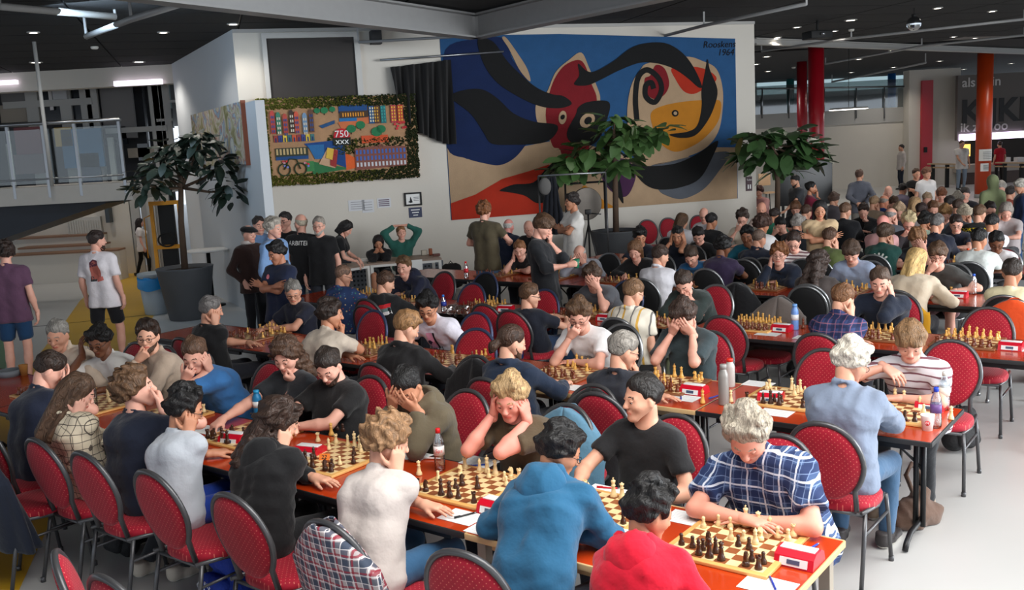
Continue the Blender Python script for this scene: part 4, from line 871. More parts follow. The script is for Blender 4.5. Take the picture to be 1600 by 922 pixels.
# ---- hair templates in the head frame
def hair_template(kind, vox):
    seed = sum(map(ord, kind)); f = Fld(vox); t = {'short': .014, 'buzz': .006, 'curly': .034, 'afro': .06, 'long': .018, 'wavy': .030, 'fringe': .026, 'rim': .010, 'pony': .011, 'thick': .028, 'side': .02, 'bob': .02, 'bun': .014, 'wild': .03}[kind]
    f.ell((0, -.016, .036), (.076+t, .096+t, .088+t), k=0)
    nz = None
    if kind in ('curly', 'afro'): nz = lambda X, Y, Z: wob(95, .011, 3)(X, Y, Z)+wob(200, .005, 5)(X, Y, Z)
    elif kind in ('thick', 'wild'): nz = lambda X, Y, Z: wob(60, .010, 8)(X, Y, Z)+wob(150, .004, 2)(X, Y, Z)
    elif kind == 'wavy': nz = lambda X, Y, Z: wob(70, .010, 4)(X, Y, Z)+wob(150, .005, 6)(X, Y, Z)
    elif kind in ('long', 'bob'): nz = lambda X, Y, Z: wob(75, .005, 4)(X, Y, Z*.25)
    elif kind in ('short', 'fringe', 'side'): nz = lambda X, Y, Z: wob(85, .0055, seed)(X, Y*.5, Z)
    low = {'long': -.34, 'wavy': -.27, 'bob': -.13}.get(kind)
    if low is not None:
        for s in (-1, 1):
            f.cap((s*.066, -.02, .0), (s*.074, -.035, low), .026+t*.35, .020+t*.35, k=.03)
            f.cap((s*.03, -.085, .0), (s*.035, -.085, low-.02), .034, .028, k=.04)
            f.cap((s*.035, -.10, -.03), (s*(.07 if kind == 'wavy' else .04), -.13 if kind == 'wavy' else -.115, low), .036, .042 if kind == 'wavy' else .026, k=.03)
            if kind == 'long': f.cap((s*.078, .0, -.03), (s*.088, .075, low*.85), .022, .018, k=.02)
    if kind == 'fringe':
        for x in (-.045, -.015, .015, .045): f.cap((x, .055, .105), (x*1.1, .088, .048), .022, .014, k=.025)
    if kind == 'side': f.cap((-.05, .05, .105), (.05, .075, .085), .03, .02, k=.03); f.cap((.03, .0, .12), (-.04, .03, .12), .03, .03, k=.03)
    if kind == 'thick': f.cap((-.04, .035, .112), (.045, .04, .108), .030, .028, k=.03)
    if kind == 'wild': 
        for q in ((-.05, -.02, .13), (.04, .03, .135), (0, -.06, .14), (.06, -.05, .1), (-.03, .05, .12)): f.ell(q, (.04, .04, .035), k=.02)
    if kind == 'pony': f.cap((0, -.10, .0), (.0, -.135, -.05), .022, .03, k=.02); f.cap((0, -.135, -.05), (.01, -.13, -.27), .034, .014, k=.03)
    if kind == 'bun': f.ell((0, -.11, .06), (.04, .035, .04), k=.015)
    fy, fz = {'fringe': (.085, .020), 'curly': (.082, .058), 'rim': (.03, .055), 'buzz': (.066, .070), 'afro': (.078, .05), 'long': (.075, .055), 'wavy': (.072, .052), 'bob': (.075, .055), 'thick': (.082, .062)}.get(kind, (.074, .070))
    tilt = {'fringe': (.86, -.5), 'long': (.88, -.47), 'wavy': (.86, -.5), 'bob': (.88, -.47), 'afro': (.8, -.6)}.get(kind, (.90, -.44))
    def cut(F, X, Y, Z):
        cp = (Y-fy)*tilt[0]+((np.maximum(Z, -.03) if low is not None else Z)-fz)*tilt[1]+.005*np.sin(X*80+seed)+.0025*np.sin(X*230+Z*90)+0*X
        if low is None: cp = np.maximum(cp, -.078-Z+(Y+.09)*.62+.004*np.sin(X*90))
        if low is None and kind not in ('fringe',): F = F+(t-.002)*np.clip(1+cp/(.055 if kind not in ('curly', 'afro') else .03), 0, 1)**2
        F = np.maximum(F, cp)
        if low is not None:
            d = np.sqrt((X/.058)**2+((Y-.09)/.125)**2+((Z+.06)/.14)**2)-1; F = np.maximum(F, -d*.06)
            F = np.maximum(F, low-.02-Z)
        elif kind not in ('afro', 'curly', 'fringe', 'thick'):
            for s in (-1, 1):
                d = np.sqrt(((X-s*.09)/.03)**2+((Y+.0)/.027)**2+((Z+.018)/.044)**2)-1; F = np.maximum(F, -d*.027)
        if kind == 'rim': F = np.maximum(F, Z-.062-Y*.25+0*X)
        return F
    f.post.append(cut)
    return f.run(1, nz)
def beard_template(vox):
    f = Fld(vox); f.cap((0, .028, -.045), (0, .064, -.100), .058, .032, k=0)
    for s in (-1, 1): f.cap((s*.066, .0, -.02), (s*.03, .064, -.09), .02, .022, k=.02)
    f.post.append(lambda F, X, Y, Z: np.maximum(F, (Z+.048)+0*X+(Y-.08)*.35))
    return f.run(1, wob(160, .003, 3))
def glasses_mesh():
    m = MB()
    for s in (-1, 1):
        m.tube([(s*.033+.0215*math.cos(a), .098, -.002+.017*math.sin(a)) for a in np.linspace(0, 2*PI, 14, endpoint=False)], .0017, 5, closed=True)
        m.tube([(s*.054, .097, .004), (s*.074, .07, .004), (s*.084, -.01, .004)], .0018, 5)
    m.tube([(-.012, .1, .002), (0, .103, .004), (.012, .1, .002)], .0016, 5)
    return m.mesh('glasses')
def shoe_mesh():
    f = Fld(.009); f.cap((0, -.055, .042), (0, .03, .045), .040, .040, k=0); f.cap((0, .03, .036), (0, .155, .030), .040, .034, k=.03); f.cap((0, -.05, .06), (0, -.055, .105), .043, .046, k=.03)
    f.post.append(lambda F, X, Y, Z: np.maximum(np.maximum(F, -Z+0*X), Z-.105+.1*np.maximum(Y, 0)))
    V, Q = f.run(1); c = V[Q].mean(1)
    return np_mesh('shoe', V, Q, True, (c[:, 2] < .02).astype(int))
TPL = {}
def tpl(key, fn):
    if key not in TPL: TPL[key] = fn()
    return TPL[key]
LODS = {'n': dict(shirt=.0155, body=.0158, leg=.025, head=.0080, hand=.0058, hair=.0088, fold=1), 'm': dict(shirt=.020, body=.021, leg=.031, head=.0112, hand=.0084, hair=.0115, fold=1), 'f': dict(shirt=.029, body=.030, leg=.042, head=.0158, hand=.0128, hair=.0155, fold=0)}
M_EYE = mat('eye_white', (196, 186, 178), .35); M_IRIS = mat('eye_iris', (32, 22, 16), .25)
M_GLS = mat('glasses_frame', (22, 22, 24), .35, .2); M_SOLE = mat('shoe_sole', (205, 200, 190), .7)
def lipmat(col): return mat('lip_%d_%d_%d' % tuple(col), (min(255, int(col[0]*.93)), int(col[1]*.70), int(col[2]*.70)), .4)
PEOPLE = []
def person(label, loc, face, head, hair=('short', (60, 42, 30)), skin=(214, 160, 132), shirt=(40, 40, 44), sleeve='short', pants=(38, 40, 48), arms=('table', 'table'),
           hp=25, hy=0, ht=0, ty=0, lod='m', stand=False, style='tee', fat=0.0, width=1.0, specs=False, beard=None, fem=0, legs='sit', shoes=(40, 40, 44), hs=1.0, edge=.27, group=None, shorts=False, showlegs=True, cut=.62, cap=None):
    """loc: floor point under the hips; face: world facing angle (direction of +y); head: world position of the head centre"""
    Lq = LODS[lod]; rz = face-PI/2; Ri = rotz(-rz)
    h = Ri @ (np.asarray(head, float)-np.asarray([loc[0], loc[1], 0]))
    Rh = rotz(math.radians(hy+ty)) @ rotx(-math.radians(hp)) @ roty(math.radians(ht))
    Rn = rotz(math.radians(ty+hy*.4)) @ rotx(-math.radians(hp*.55))
    sc = hs
    nb = h + Rn @ np.array([0, -.032, -.148])*sc
    p0 = np.array([0, 0, .93*sc if stand else .565])
    if stand: p0[2] = min(.95, max(.6, nb[2]-.50*sc))
    sp = nb-p0; sl = np.linalg.norm(sp); sd = sp/sl
    rx = rotz(math.radians(ty)) @ np.array([1., 0, 0]); rx = nrmz(rx-sd*np.dot(rx, sd)); fw = np.cross(sd, rx)*-1
    if fw[1]*math.cos(math.radians(ty))-fw[0]*math.sin(math.radians(ty)) < 0: fw = -fw
    w = width*sc
    def tp(t, x=0, y=0):      # point on the trunk
        bow = -.045*math.sin(PI*min(max(t, 0), 1))*(0 if stand else 1)
        return p0+sp*t+rx*x*w+fw*(y+bow)
    sh = {s: nb-sd*.076*sc+rx*s*.166*w+fw*.012 for s in (-1, 1)}
    AR = {}
    for s, ar in ((-1, arms[0]), (1, arms[1])):
        hint = np.array([s*.5, -.2, -.8]); pose = 'relax'; W = D = Nn = None; k = ar if isinstance(ar, str) else ar[0]; lift = False
        ex = ar[1] if not isinstance(ar, str) else {}
        if k == 'table': W = np.array([s*.17, edge+.10, .775]); D = np.array([-s*.35, 1, -.05]); Nn = np.array([0, 0, 1.]); hint = np.array([s*.8, -.3, -.5]); pose = 'relax'
        elif k == 'reach': W = np.array([s*.10, edge+.24, .80]); D = np.array([-s*.2, 1, -.25]); Nn = np.array([0, .2, 1.]); hint = np.array([s*.8, -.2, -.6]); pose = 'pinch'
        elif k == 'fold': W = np.array([-s*.03, edge+.09+(.03 if s > 0 else 0), .785+(.02 if s > 0 else 0)]); D = np.array([-s*1., .12, -.05]); Nn = np.array([0, .1, 1.]); hint = np.array([s*1., .35, -.5]); pose = 'flat'
        elif k == 'cheek': c = h+Rh @ (np.array([s*.088, .035, -.035])*sc); D = Rh @ np.array([-s*.12, -.15, 1.]); Nn = Rh @ np.array([s*1., .25, .0]); W = c-nrmz(D)*.085; hint = np.array([s*.45, .25, -1.]); pose = 'cup'; lift = True
        elif k == 'temple': c = h+Rh @ (np.array([s*.086, .04, .01])*sc); D = Rh @ np.array([-s*.15, -.2, 1.]); Nn = Rh @ np.array([s*1., .35, .0]); W = c-nrmz(D)*.085; hint = np.array([s*.5, .3, -1.]); pose = 'splay'; lift = True
        elif k == 'forehead': c = h+Rh @ (np.array([s*.040, .112, .028])*sc); D = Rh @ np.array([-s*.45, -.12, .9]); Nn = Rh @ np.array([s*.35, 1, .1]); W = c-nrmz(D)*.09; hint = np.array([s*.6, .2, -1.]); pose = 'cup'; lift = True
        elif k == 'eyes': c = h+Rh @ (np.array([s*.035, .120, .0])*sc); D = Rh @ np.array([-s*.6, -.05, .75]); Nn = Rh @ np.array([s*.2, 1, .1]); W = c-nrmz(D)*.085; hint = np.array([s*.6, .1, -1.]); pose = 'splay'; lift = True
        elif k == 'chin': c = h+Rh @ (np.array([s*.012, .105, -.118])*sc); D = Rh @ np.array([-s*.75, .1, .55]); Nn = Rh @ np.array([s*.1, .8, -.5]); W = c-nrmz(D)*.075; hint = np.array([s*.6, .3, -1.]); pose = 'fist'; lift = True
        elif k == 'mouth': c = h+Rh @ (np.array([s*.018, .122, -.066])*sc); D = Rh @ np.array([-s*.65, .0, .75]); Nn = Rh @ np.array([s*.1, 1, -.1]); W = c-nrmz(D)*.085; hint = np.array([s*.6, .3, -1.]); pose = 'hold'; lift = True
        elif k == 'cross': W = tp(.52)+rx*(-s*.12)+fw*(.195+(.03 if s > 0 else 0)); D = -rx*s+sd*.25+fw*.1; Nn = fw+sd*.3; hint = rx*s*.8-sd*.7+fw*.2; pose = 'flat'
        elif k == 'down': W = sh[s]+np.array([s*.075, .05, -.515*sc]); D = np.array([-s*.05, .12, -1]); Nn = np.array([s*1., .15, 0]); hint = np.array([s*.3, -1, -.1]); pose = 'relax'
        elif k == 'pocket': W = p0+np.array([s*.20, .06, .0]); D = np.array([-s*.2, .25, -1]); Nn = np.array([s*1., .2, .1]); hint = np.array([s*.6, -.9, -.2])
        elif k == 'back': W = p0+np.array([s*.06, -.17, .05]); D = np.array([-s*1, -.1, -.3]); Nn = np.array([0, -1, .1]); hint = np.array([s*1., -.5, -.1])
        elif k == 'lap': W = np.array([s*.11, .26, .69]); D = np.array([-s*.3, 1, -.2]); Nn = np.array([0, .1, 1.]); hint = np.array([s*.8, -.5, -.4])
        elif k == 'top': c = h+Rh @ (np.array([s*.02, -.01, .142])*sc); D = Rh @ np.array([-s*1., .15, .12]); Nn = Rh @ np.array([0, 0, 1.]); W = c-nrmz(D)*.085; hint = np.array([s*1., .1, .45]); pose = 'flat'
        elif k == 'to': W = Ri @ (np.asarray(ex['W'], float)-np.array([loc[0], loc[1], 0])); D = Ri @ np.asarray(ex.get('D', W-sh[s]), float) if 'D' in ex else nrmz(W-sh[s])+np.array([0, 0, -.3]); Nn = Ri @ np.asarray(ex.get('N', (0, 0, 1.)), float); hint = np.array(ex.get('hint', (s*.7, -.2, -.7))); pose = ex.get('pose', 'relax')
        elif k == 'loc': W = np.asarray(ex['W'], float); D = np.asarray(ex.get('D', (0, 1, 0)), float); Nn = np.asarray(ex.get('N', (0, 0, 1.)), float); hint = np.array(ex.get('hint', (s*.7, -.2, -.7))); pose = ex.get('pose', 'relax')
        S = sh[s]; l1, l2 = .285*sc, .25*sc; v = W-S; dd = np.linalg.norm(v)
        if dd > 1.12*(l1+l2): W = S+v/dd*1.12*(l1+l2); v = W-S; dd = np.linalg.norm(v)
        if dd > .985*(l1+l2): q = dd/(.985*(l1+l2)); l1 *= q; l2 *= q
        a = (l1*l1-l2*l2+dd*dd)/(2*dd); b = math.sqrt(max(l1*l1-a*a, 1e-6)); vh = v/dd; hh = nrmz(hint-vh*np.dot(hint, vh))
        E = S+vh*a+hh*b
        if not stand and E[1] > edge-.04 and E[2] < .79 and abs(E[0]) < .9: E[2] = .79
        Rw = np.zeros((3, 3)); Rw[:, 1] = nrmz(D); zz = nrmz(Nn-Rw[:, 1]*np.dot(Nn, Rw[:, 1])); Rw[:, 2] = zz; Rw[:, 0] = np.cross(Rw[:, 1], zz)
        AR[s] = (S, E, W, Rw, pose, s)
    # ---- skin
    f = Fld(Lq['body'])
    f.cap(h+Rh @ (np.array([0, -.030, -.055])*sc), nb+sd*.01, .052*sc*(1-.1*fem), .058*sc*(1-.1*fem), k=.02)
    f.cap(nb-sd*.03, tp(.25), .055*sc, .07*sc, k=.03)
    f.cap(nb-sd*.02, sh[-1]-sd*.0, .045*sc, .042*sc, k=.03); f.cap(nb-sd*.02, sh[1], .045*sc, .042*sc, k=.03)
    am = .92 if fem else 1.0
    for s in (-1, 1):
        S, E, W, Rw, pose, _ = AR[s]
        f.cap(S, E, .046*sc*am, .040*sc*am, k=.02); m = E+(W-E)*.3; f.cap(E, m, .040*sc*am, .042*sc*am, k=.02); f.cap(m, W, .041*sc*am, .026*sc*am, k=.02)
    if shorts or legs == 'bare': lg = True
    else: lg = False
    hips = {s: p0+np.array([s*.088*w, 0, -.01]) for s in (-1, 1)}; LG = {}
    for s in (-1, 1):
        if stand:
            g = legs if isinstance(legs, dict) else {}
            an = np.array([s*.10*sc, -.03+g.get(s, 0), .085]); kn = hips[s]*.48+an*.52+np.array([s*.01, .035+max(g.get(s, 0), 0)*.25, 0])
        else:
            kn = np.array([s*.14*sc, .43*sc, .535]); an = np.array([s*.13, {'sit': .36, 'tuck': .12, 'out': .62}.get(legs, .36)+(.05 if s > 0 else -.03), .10])
        LG[s] = (hips[s], kn, an)
        if lg and showlegs: f.cap(hips[s], kn, .07, .052*sc, k=.02); f.cap(kn, kn+(an-kn)*.35, .050*sc, .052*sc, k=.02); f.cap(kn+(an-kn)*.35, an, .052*sc, .032*sc, k=.02)
    V, Q = f.run(2); Vs, Qs, Ms = [V], [Q], [np.zeros(len(Q), int)]; nb_ = len(V)
    hv, hq, hm = tpl(('head', lod, fem), lambda: head_template(Lq['head'], fem))
    Vs.append((hv*sc) @ Rh.T+h); Qs.append(hq+nb_); Ms.append(hm); nb_ += len(hv)
    for s in (-1, 1):
        S, E, W, Rw, pose, _ = AR[s]
        tv, tq = tpl(('hand', pose, lod), lambda: hand_template(pose, Lq['hand']))
        tv = tv*sc*(.92 if fem else 1.0)
        if s < 0: tv = tv*np.array([-1, 1, 1]); tq = tq[:, ::-1]
        Vs.append(tv @ Rw.T+W); Qs.append(tq+nb_); Ms.append(np.zeros(len(tq), int)); nb_ += len(tv)
    me = np_mesh('person', np.concatenate(Vs), np.concatenate(Qs), True, np.concatenate(Ms))
    hc = hair[1]
    o = link('person', me, None, [skinmat(skin), lipmat(skin), hairmat(hc if hair[0] != 'rim' else (120, 105, 90)), M_EYE, M_IRIS], (loc[0], loc[1], 0), rz)
    tag(o, label, 'person', group)
    # ---- top
    f = Fld(Lq['shirt']); loose = .012 if style in ('tee', 'polo') else .02
    b = 1+fat
    for s in (-1, 1):
        f.cap(tp(-.36 if stand else -.06, s*.078), tp(.3, s*.062, .01+.05*fat), (.104+loose+(.016 if stand else .002))*sc*b*(1+.08*fem), (.096+loose)*sc*b*(1-.10*fem), k=.05)
        f.cap(tp(.3, s*.062, .01+.05*fat), tp(.72, s*.075, .015), (.096+loose)*sc*b*(1-.10*fem), (.103+loose)*sc*(1+fat*.4)*(1-.08*fem), k=.06)
        f.cap(tp(.72, s*.075), nb-sd*.07*sc+rx*s*.10*w, (.100+loose)*sc*(1-.06*fem), .070*sc, k=.06)
        f.cap(nb-sd*.045*sc+rx*s*.05*w, sh[s]-sd*.004, .048*sc, (.046+loose)*sc, k=.05)
        if fem: f.ell(tp(.66, s*.075, .115), (.06, .055, .06), k=.04)
        S, E, W, Rw, pose, _ = AR[s]
        if sleeve == 'short': f.cap(S, S+(E-S)*cut, (.048+loose)*sc, (.050+loose*1.4)*sc, k=.035, flat=True)
        elif sleeve in ('long', 'rolled'):
            f.cap(S, E, (.047+loose)*sc, (.040+loose)*sc, k=.035); e2 = .93 if sleeve == 'long' else .3
            f.cap(E, E+(W-E)*e2, (.040+loose)*sc, (.030+loose*.8)*sc if e2 > .5 else (.044+loose)*sc, k=.03, flat=True)
        elif sleeve == 'cap': f.cap(S, S+(E-S)*.22, (.058+loose)*sc, (.058+loose)*sc, k=.035, flat=True)
    f.cap(nb-sd*.045*sc-fw*.028, tp(.72, 0, -.015), .054*sc, .075*sc, k=.05)
    if style == 'hood':
        pass
        for s in (-1, 1): f.cap(nb-fw*.06*sc+rx*s*.07*sc+sd*.025, nb+fw*.065*sc+rx*s*.045*sc-sd*.02, .036*sc, .026*sc, k=.03)
    elif style == 'hoodup':
        f.ell(h+Rh @ np.array([0, -.02, .025]), (.105*sc, .118*sc, .128*sc), Rh, k=.04); f.cap(nb-fw*.02, h+Rh @ np.array([0, -.03, -.05]), .085*sc, .09*sc, k=.04)
    elif style in ('polo', 'shirt', 'jacket'):
        ring = [nb+sd*(.012-.028*math.cos(a))+rx*.066*sc*math.sin(a)*(1-.06*fem)+fw*(.066*sc*math.cos(a)+.004) for a in np.linspace(0, 2*PI, 11)]
        for i in range(10): f.cap(ring[i], ring[i+1], .0165*sc if style != 'jacket' else .021*sc, k=.012)
    else:
        ring = [nb+sd*(-.002-.034*math.cos(a))+rx*.064*sc*math.sin(a)+fw*(.062*sc*math.cos(a)+.003) for a in np.linspace(0, 2*PI, 11)]
        for i in range(10): f.cap(ring[i], ring[i+1], .012*sc, k=.012)
    zc = p0[2]-(.16 if stand else .085)
    f.post.append(lambda F, X, Y, Z: np.maximum(F, zc-Z+0*X+0*Y))
    sd_ = len(PEOPLE)*7+1
    nz = (lambda X, Y, Z: folds(26 if style in ('tee', 'polo') else 30, .0062 if style in ('tee', 'polo') else .0095, sd_)(X, Y, Z*1.3)+wob(60, .0015, sd_+3)(X*.8, Y*.8, Z*1.4)) if Lq['fold'] else None
    V, Q = f.run(1, nz); sm = shirt if not isinstance(shirt, tuple) else fabric(shirt)
    name = {'tee': 'tshirt', 'polo': 'polo_shirt', 'shirt': 'shirt', 'hood': 'hoodie', 'hoodup': 'hoodie', 'jacket': 'jacket', 'sweater': 'sweater', 'top': 'blouse'}[style]
    so = link(name, np_mesh(name, V, Q), o, sm)
    if style == 'hood':
        f = Fld(Lq['shirt']*.8); Rt = np.stack([rx, fw, sd], 1)
        f.ell(nb-fw*.075*sc-sd*.055*sc, (.135*sc, .095*sc, .125*sc), Rt, k=0)
        c2 = nb+fw*.005*sc+sd*.045*sc
        def open_(F, X, Y, Z):
            x, y, z = X-c2[0], Y-c2[1], Z-c2[2]; q = [Rt[0, i]*x+Rt[1, i]*y+Rt[2, i]*z for i in range(3)]
            F = np.maximum(F, -(np.sqrt((q[0]/(.092*sc))**2+(q[1]/(.098*sc))**2+(q[2]/(.10*sc))**2)-1)*.09*sc)
            return np.maximum(F, q[1]-.05*sc)
        f.post.append(open_); V, Q = f.run(1, folds(28, .008, sd_+5) if Lq['fold'] else None); link('hood', np_mesh('hood', V, Q), so, sm)
    # ---- trousers
    if showlegs:
        f = Fld(Lq['leg'])
        f.cap(p0+np.array([-.065*w, -.0, .0]), p0+np.array([.065*w, 0, .0]), .100*sc*(1+fat*.7), k=.0)
        for s in (-1, 1):
            hp_, kn, an = LG[s]
            if shorts: f.cap(hp_, hp_+(kn-hp_)*.82, .098*sc, .085*sc, k=.04, flat=True)
            else: f.cap(hp_, kn, .092*sc, .068*sc, k=.04); f.cap(kn, an-np.array([0, 0, .02]), .066*sc, .052*sc, k=.025, flat=True)
        V, Q = f.run(1, folds(24, .006, sd_+1) if Lq['fold'] else None)
        link('shorts' if shorts else 'trousers', np_mesh('trousers', V, Q), o, pants if not isinstance(pants, tuple) else fabric(pants))
        sme = tpl('shoe', shoe_mesh)
        for s in (-1, 1):
            an = LG[s][2]; q = link('shoe', sme, o, [mat('shoe_%d_%d_%d' % tuple(shoes), shoes, .6, bump=.1), M_SOLE]); q.location = (an[0], an[1], 0 if an[2] < .12 else an[2]-.09); q.rotation_euler = (0, 0, -s*.12); q.scale = (sc, sc, sc)
    # ---- hair, beard, glasses ride on the head frame
    HM = Matrix([[*(Rh[i]*sc), h[i]] for i in range(3)]+[[0, 0, 0, 1]])
    if hair[0] != 'none':
        def mk():
            V, Q = hair_template(hair[0], Lq['hair']); return np_mesh('hair', V, Q)
        ho = link('hair', tpl(('hair', hair[0], lod), mk), o, hairmat(hc)); ho.matrix_local = HM
    if beard:
        def mkb():
            V, Q = beard_template(Lq['hair']); return np_mesh('beard', V, Q)
        bo = link('beard', tpl(('beard', lod), mkb), o, hairmat(beard)); bo.matrix_local = HM
    if specs:
        go = link('glasses', tpl('glasses', glasses_mesh), o, M_GLS); go.matrix_local = HM
    if cap:
        def mkc():
            f = Fld(.009); f.ell((0, -.015, .06), (.098, .125, .055), k=0); f.ell((0, .085, .045), (.075, .05, .014), k=.03)
            f.post.append(lambda F, X, Y, Z: np.maximum(F, .035-Z+0*X+0*Y)); V, Q = f.run(1); return np_mesh('cap', V, Q)
        co = link('cap', tpl('cap', mkc), o, fabric(cap)); co.matrix_local = HM
    info = dict(o=o, shirt=so, h=h, nb=nb, fw=fw, rx=rx, sd=sd, tp=tp, AR=AR, rz=rz, loc=loc, Rh=Rh, spine=sl, label=label)
    PEOPLE.append(info); return info
def decal(pi, me, col, centre, normal, up, name='print', host=None, off=.004):
    """flat print laid onto a garment: each vertex is dropped onto the cloth along the print's normal"""
    so = host or pi['shirt']; c = np.asarray(centre, float); w = nrmz(normal); v = nrmz(np.asarray(up)-w*np.dot(up, w)); u = np.cross(v, w)
    bm = bmesh.new(); bm.from_mesh(so.data); tree = BVHTree.FromBMesh(bm); bm.free()
    b2 = bmesh.new(); b2.from_mesh(me)
    bmesh.ops.triangulate(b2, faces=b2.faces[:])
    for _ in range(2): 
        lng = [e for e in b2.edges if e.calc_length() > .02]
        if lng: bmesh.ops.subdivide_edges(b2, edges=lng, cuts=1); bmesh.ops.triangulate(b2, faces=b2.faces[:])
    for q in b2.verts:
        p = c+u*q.co.x+v*q.co.y; hit = tree.ray_cast(Vector(p+w*.06), Vector(-w), .4)
        p2 = np.array(hit[0])+w*off if hit[0] is not None else p
        q.co = Vector(p2)
    m2 = bpy.data.meshes.new(name); b2.to_mesh(m2); b2.free(); m2.materials.clear()
    return link(name, m2, so, col)
# ================================================================== furniture and small things
M_RED = dots('red_dotted_cloth', (158, 16, 40), (206, 104, 92), .030, .13); M_REDS = dots('red_dotted_seat', (158, 16, 40), (206, 104, 92), .030, .13, axes=(0, 1))
M_BLKC = mat('black_chair_cloth', (20, 20, 22), .9, var=.2, vscale=40, bump=.2, bscale=200)
M_FRD = mat('dark_hammered_tube', (84, 84, 86), .36, .5); M_FRS = mat('silver_tube', (150, 152, 154), .3, .8); M_FRB = mat('blue_grey_tube', (64, 74, 104), .4, .4)
M_TOP = mat('red_brown_laminate', (178, 56, 16), .2, var=.16, vscale=3, coat=.3); M_EDGEB = mat('black_rubber_edge', (28, 28, 30), .5); M_EDGEW = wood('ply_edge', (196, 158, 108), (216, 182, 132), (2, 2, 30)); M_LEGB = mat('black_steel', (26, 26, 28), .45, .3)
# ---- round-back banquet chair: faces +y, origin on the floor under the seat centre
def chair_meshes():
    D = {}
    f = Fld(.012); 
    for s in (-1, 1): f.cap((s*.12, -.15, .455), (s*.14, .16, .46), .055, .058, k=.05)
    f.cap((0, -.15, .455), (0, .17, .462), .075, .075, k=.05)
    f.post.append(lambda F, X, Y, Z: np.maximum(np.maximum(F, .43-Z+0*X), Z-.492+1.2*(X*X+Y*Y)*.35))
    b = MB(); prof = []
    n = 28
    def sup(t, a, c_, e): 
        ct, st_ = math.cos(t), math.sin(t); return (a*math.copysign(abs(ct)**e, ct), c_*math.copysign(abs(st_)**e, st_))
    rings = []; 
    for (k, z) in ((.90, .425), (1.0, .435), (1.0, .465), (.96, .482), (.80, .492), (.4, .497)): rings.append([(*[q*k for q in sup(2*PI*i/n, .215, .215, .75)], z) for i in range(n)])
    V = [p for r in rings for p in r]; F = [(j*n+i, j*n+(i+1) % n, (j+1)*n+(i+1) % n, (j+1)*n+i) for j in range(len(rings)-1) for i in range(n)]+[tuple(range(n))[::-1], tuple((len(rings)-1)*n+i for i in range(n))]
    b.add(V, F, 0, True); D['seat'] = b.mesh('seat')
    tilt = .24
    def bp(x, v, off):   # back plane: v up along the back from seat height
        return (x, -.215-math.sin(tilt)*v-math.cos(tilt)*off+.09*(x*x)/.04*.35*.3, .47+math.cos(tilt)*v-math.sin(tilt)*off)
    def oval(k, n=30): 
        out = []
        for i in range(n):
            t = 2*PI*i/n; sx, sz = math.sin(t), -math.cos(t); wv = .198*(1-.12*max(0, -sz)); out.append((k*wv*math.copysign(abs(sx)**.92, sx), .265+k*.232*sz))
        return out
    b = MB(); V = []; n = 30
    for k, off in ((.0, .030), (.62, .030), (.9, .024), (1.0, .008), (1.0, -.006), (.9, -.022), (.6, -.030), (.0, -.030)): V += [bp(x, v, off) for x, v in (oval(k) if k > 0 else [(0, .265)]*n)]
    F = [(j*n+i, j*n+(i+1) % n, (j+1)*n+(i+1) % n, (j+1)*n+i) for j in range(7) for i in range(n)]; b.add(V, F, 0, True); D['backrest'] = b.mesh('backrest')
    b = MB(); path = [bp(-.185, -.04, .0)]+[bp(x*1.06, .265+(v-.265)*1.05, 0) for x, v in oval(1.0)[5:26]][::-1][::1]
    path = [bp(.20*s_, -.035, 0) for s_ in ()]+path
    ov = [bp(x*1.055, .265+(v-.265)*1.05, 0) for x, v in oval(1.0, 36)]
    loop = ov[5:32]
    b.tube([bp(loop[0][0]*1.0, -.02, 0)]+loop+[bp(loop[-1][0], -.02, 0)], .0155, 8); D['back_frame'] = b.mesh('back_frame')
    b = MB(); b.tube([(.19, -.235, .45), (.205, 0, .425), (.185, .19, .425), (-.185, .19, .425), (-.205, 0, .425), (-.19, -.235, .45)], .012, 8); b.tube([(-.19, -.2, .425), (.19, -.2, .425)], .011, 8); D['seat_frame'] = b.mesh('seat_frame')
    for nm, s, y in (('lf', -1, 1), ('rf', 1, 1), ('lb', -1, -1), ('rb', 1, -1)):
        b = MB(); b.tube([(s*.195, y*.185, .43), (s*.205, y*.20, .30), (s*.215, y*.235, 0.0)] if y > 0 else [(s*.195, -.20, .44), (s*.20, -.235, .28), (s*.205, -.30, 0.0)], .0125, 8); b.lathe([(.016, 0), (.016, .03), (.012, .032)], 8, c=(s*.215 if y > 0 else s*.205, .235 if y > 0 else -.30, 0)); D['leg_'+nm] = b.mesh('leg')
    b = MB(); 
    for s in (-1, 1): b.tube([(s*.203, .195, .32), (s*.20, -.22, .32)], .009, 6)
    D['stretcher'] = b.mesh('stretcher')
    return D
CH = None
def chair(loc, face, label, kind='red', group='round-backed banquet chairs'):
    global CH
    if CH is None: CH = chair_meshes()
    cl, cs, fr = {'red': (M_RED, M_REDS, M_FRD), 'redblue': (M_RED, M_REDS, M_FRB), 'black': (M_BLKC, M_BLKC, M_FRS), 'redsilver': (M_RED, M_REDS, M_FRS), 'blackblue': (M_BLKC, M_BLKC, M_FRB)}[kind]
    e = empty('banquet_chair', (loc[0], loc[1], 0), face-PI/2, label, 'chair', group)
    for k, me in CH.items():
        nm = k.split('_')[0] if k.startswith('leg') else k
        link(nm, me, e, cl if k == 'backrest' else cs if k == 'seat' else fr)
    return e
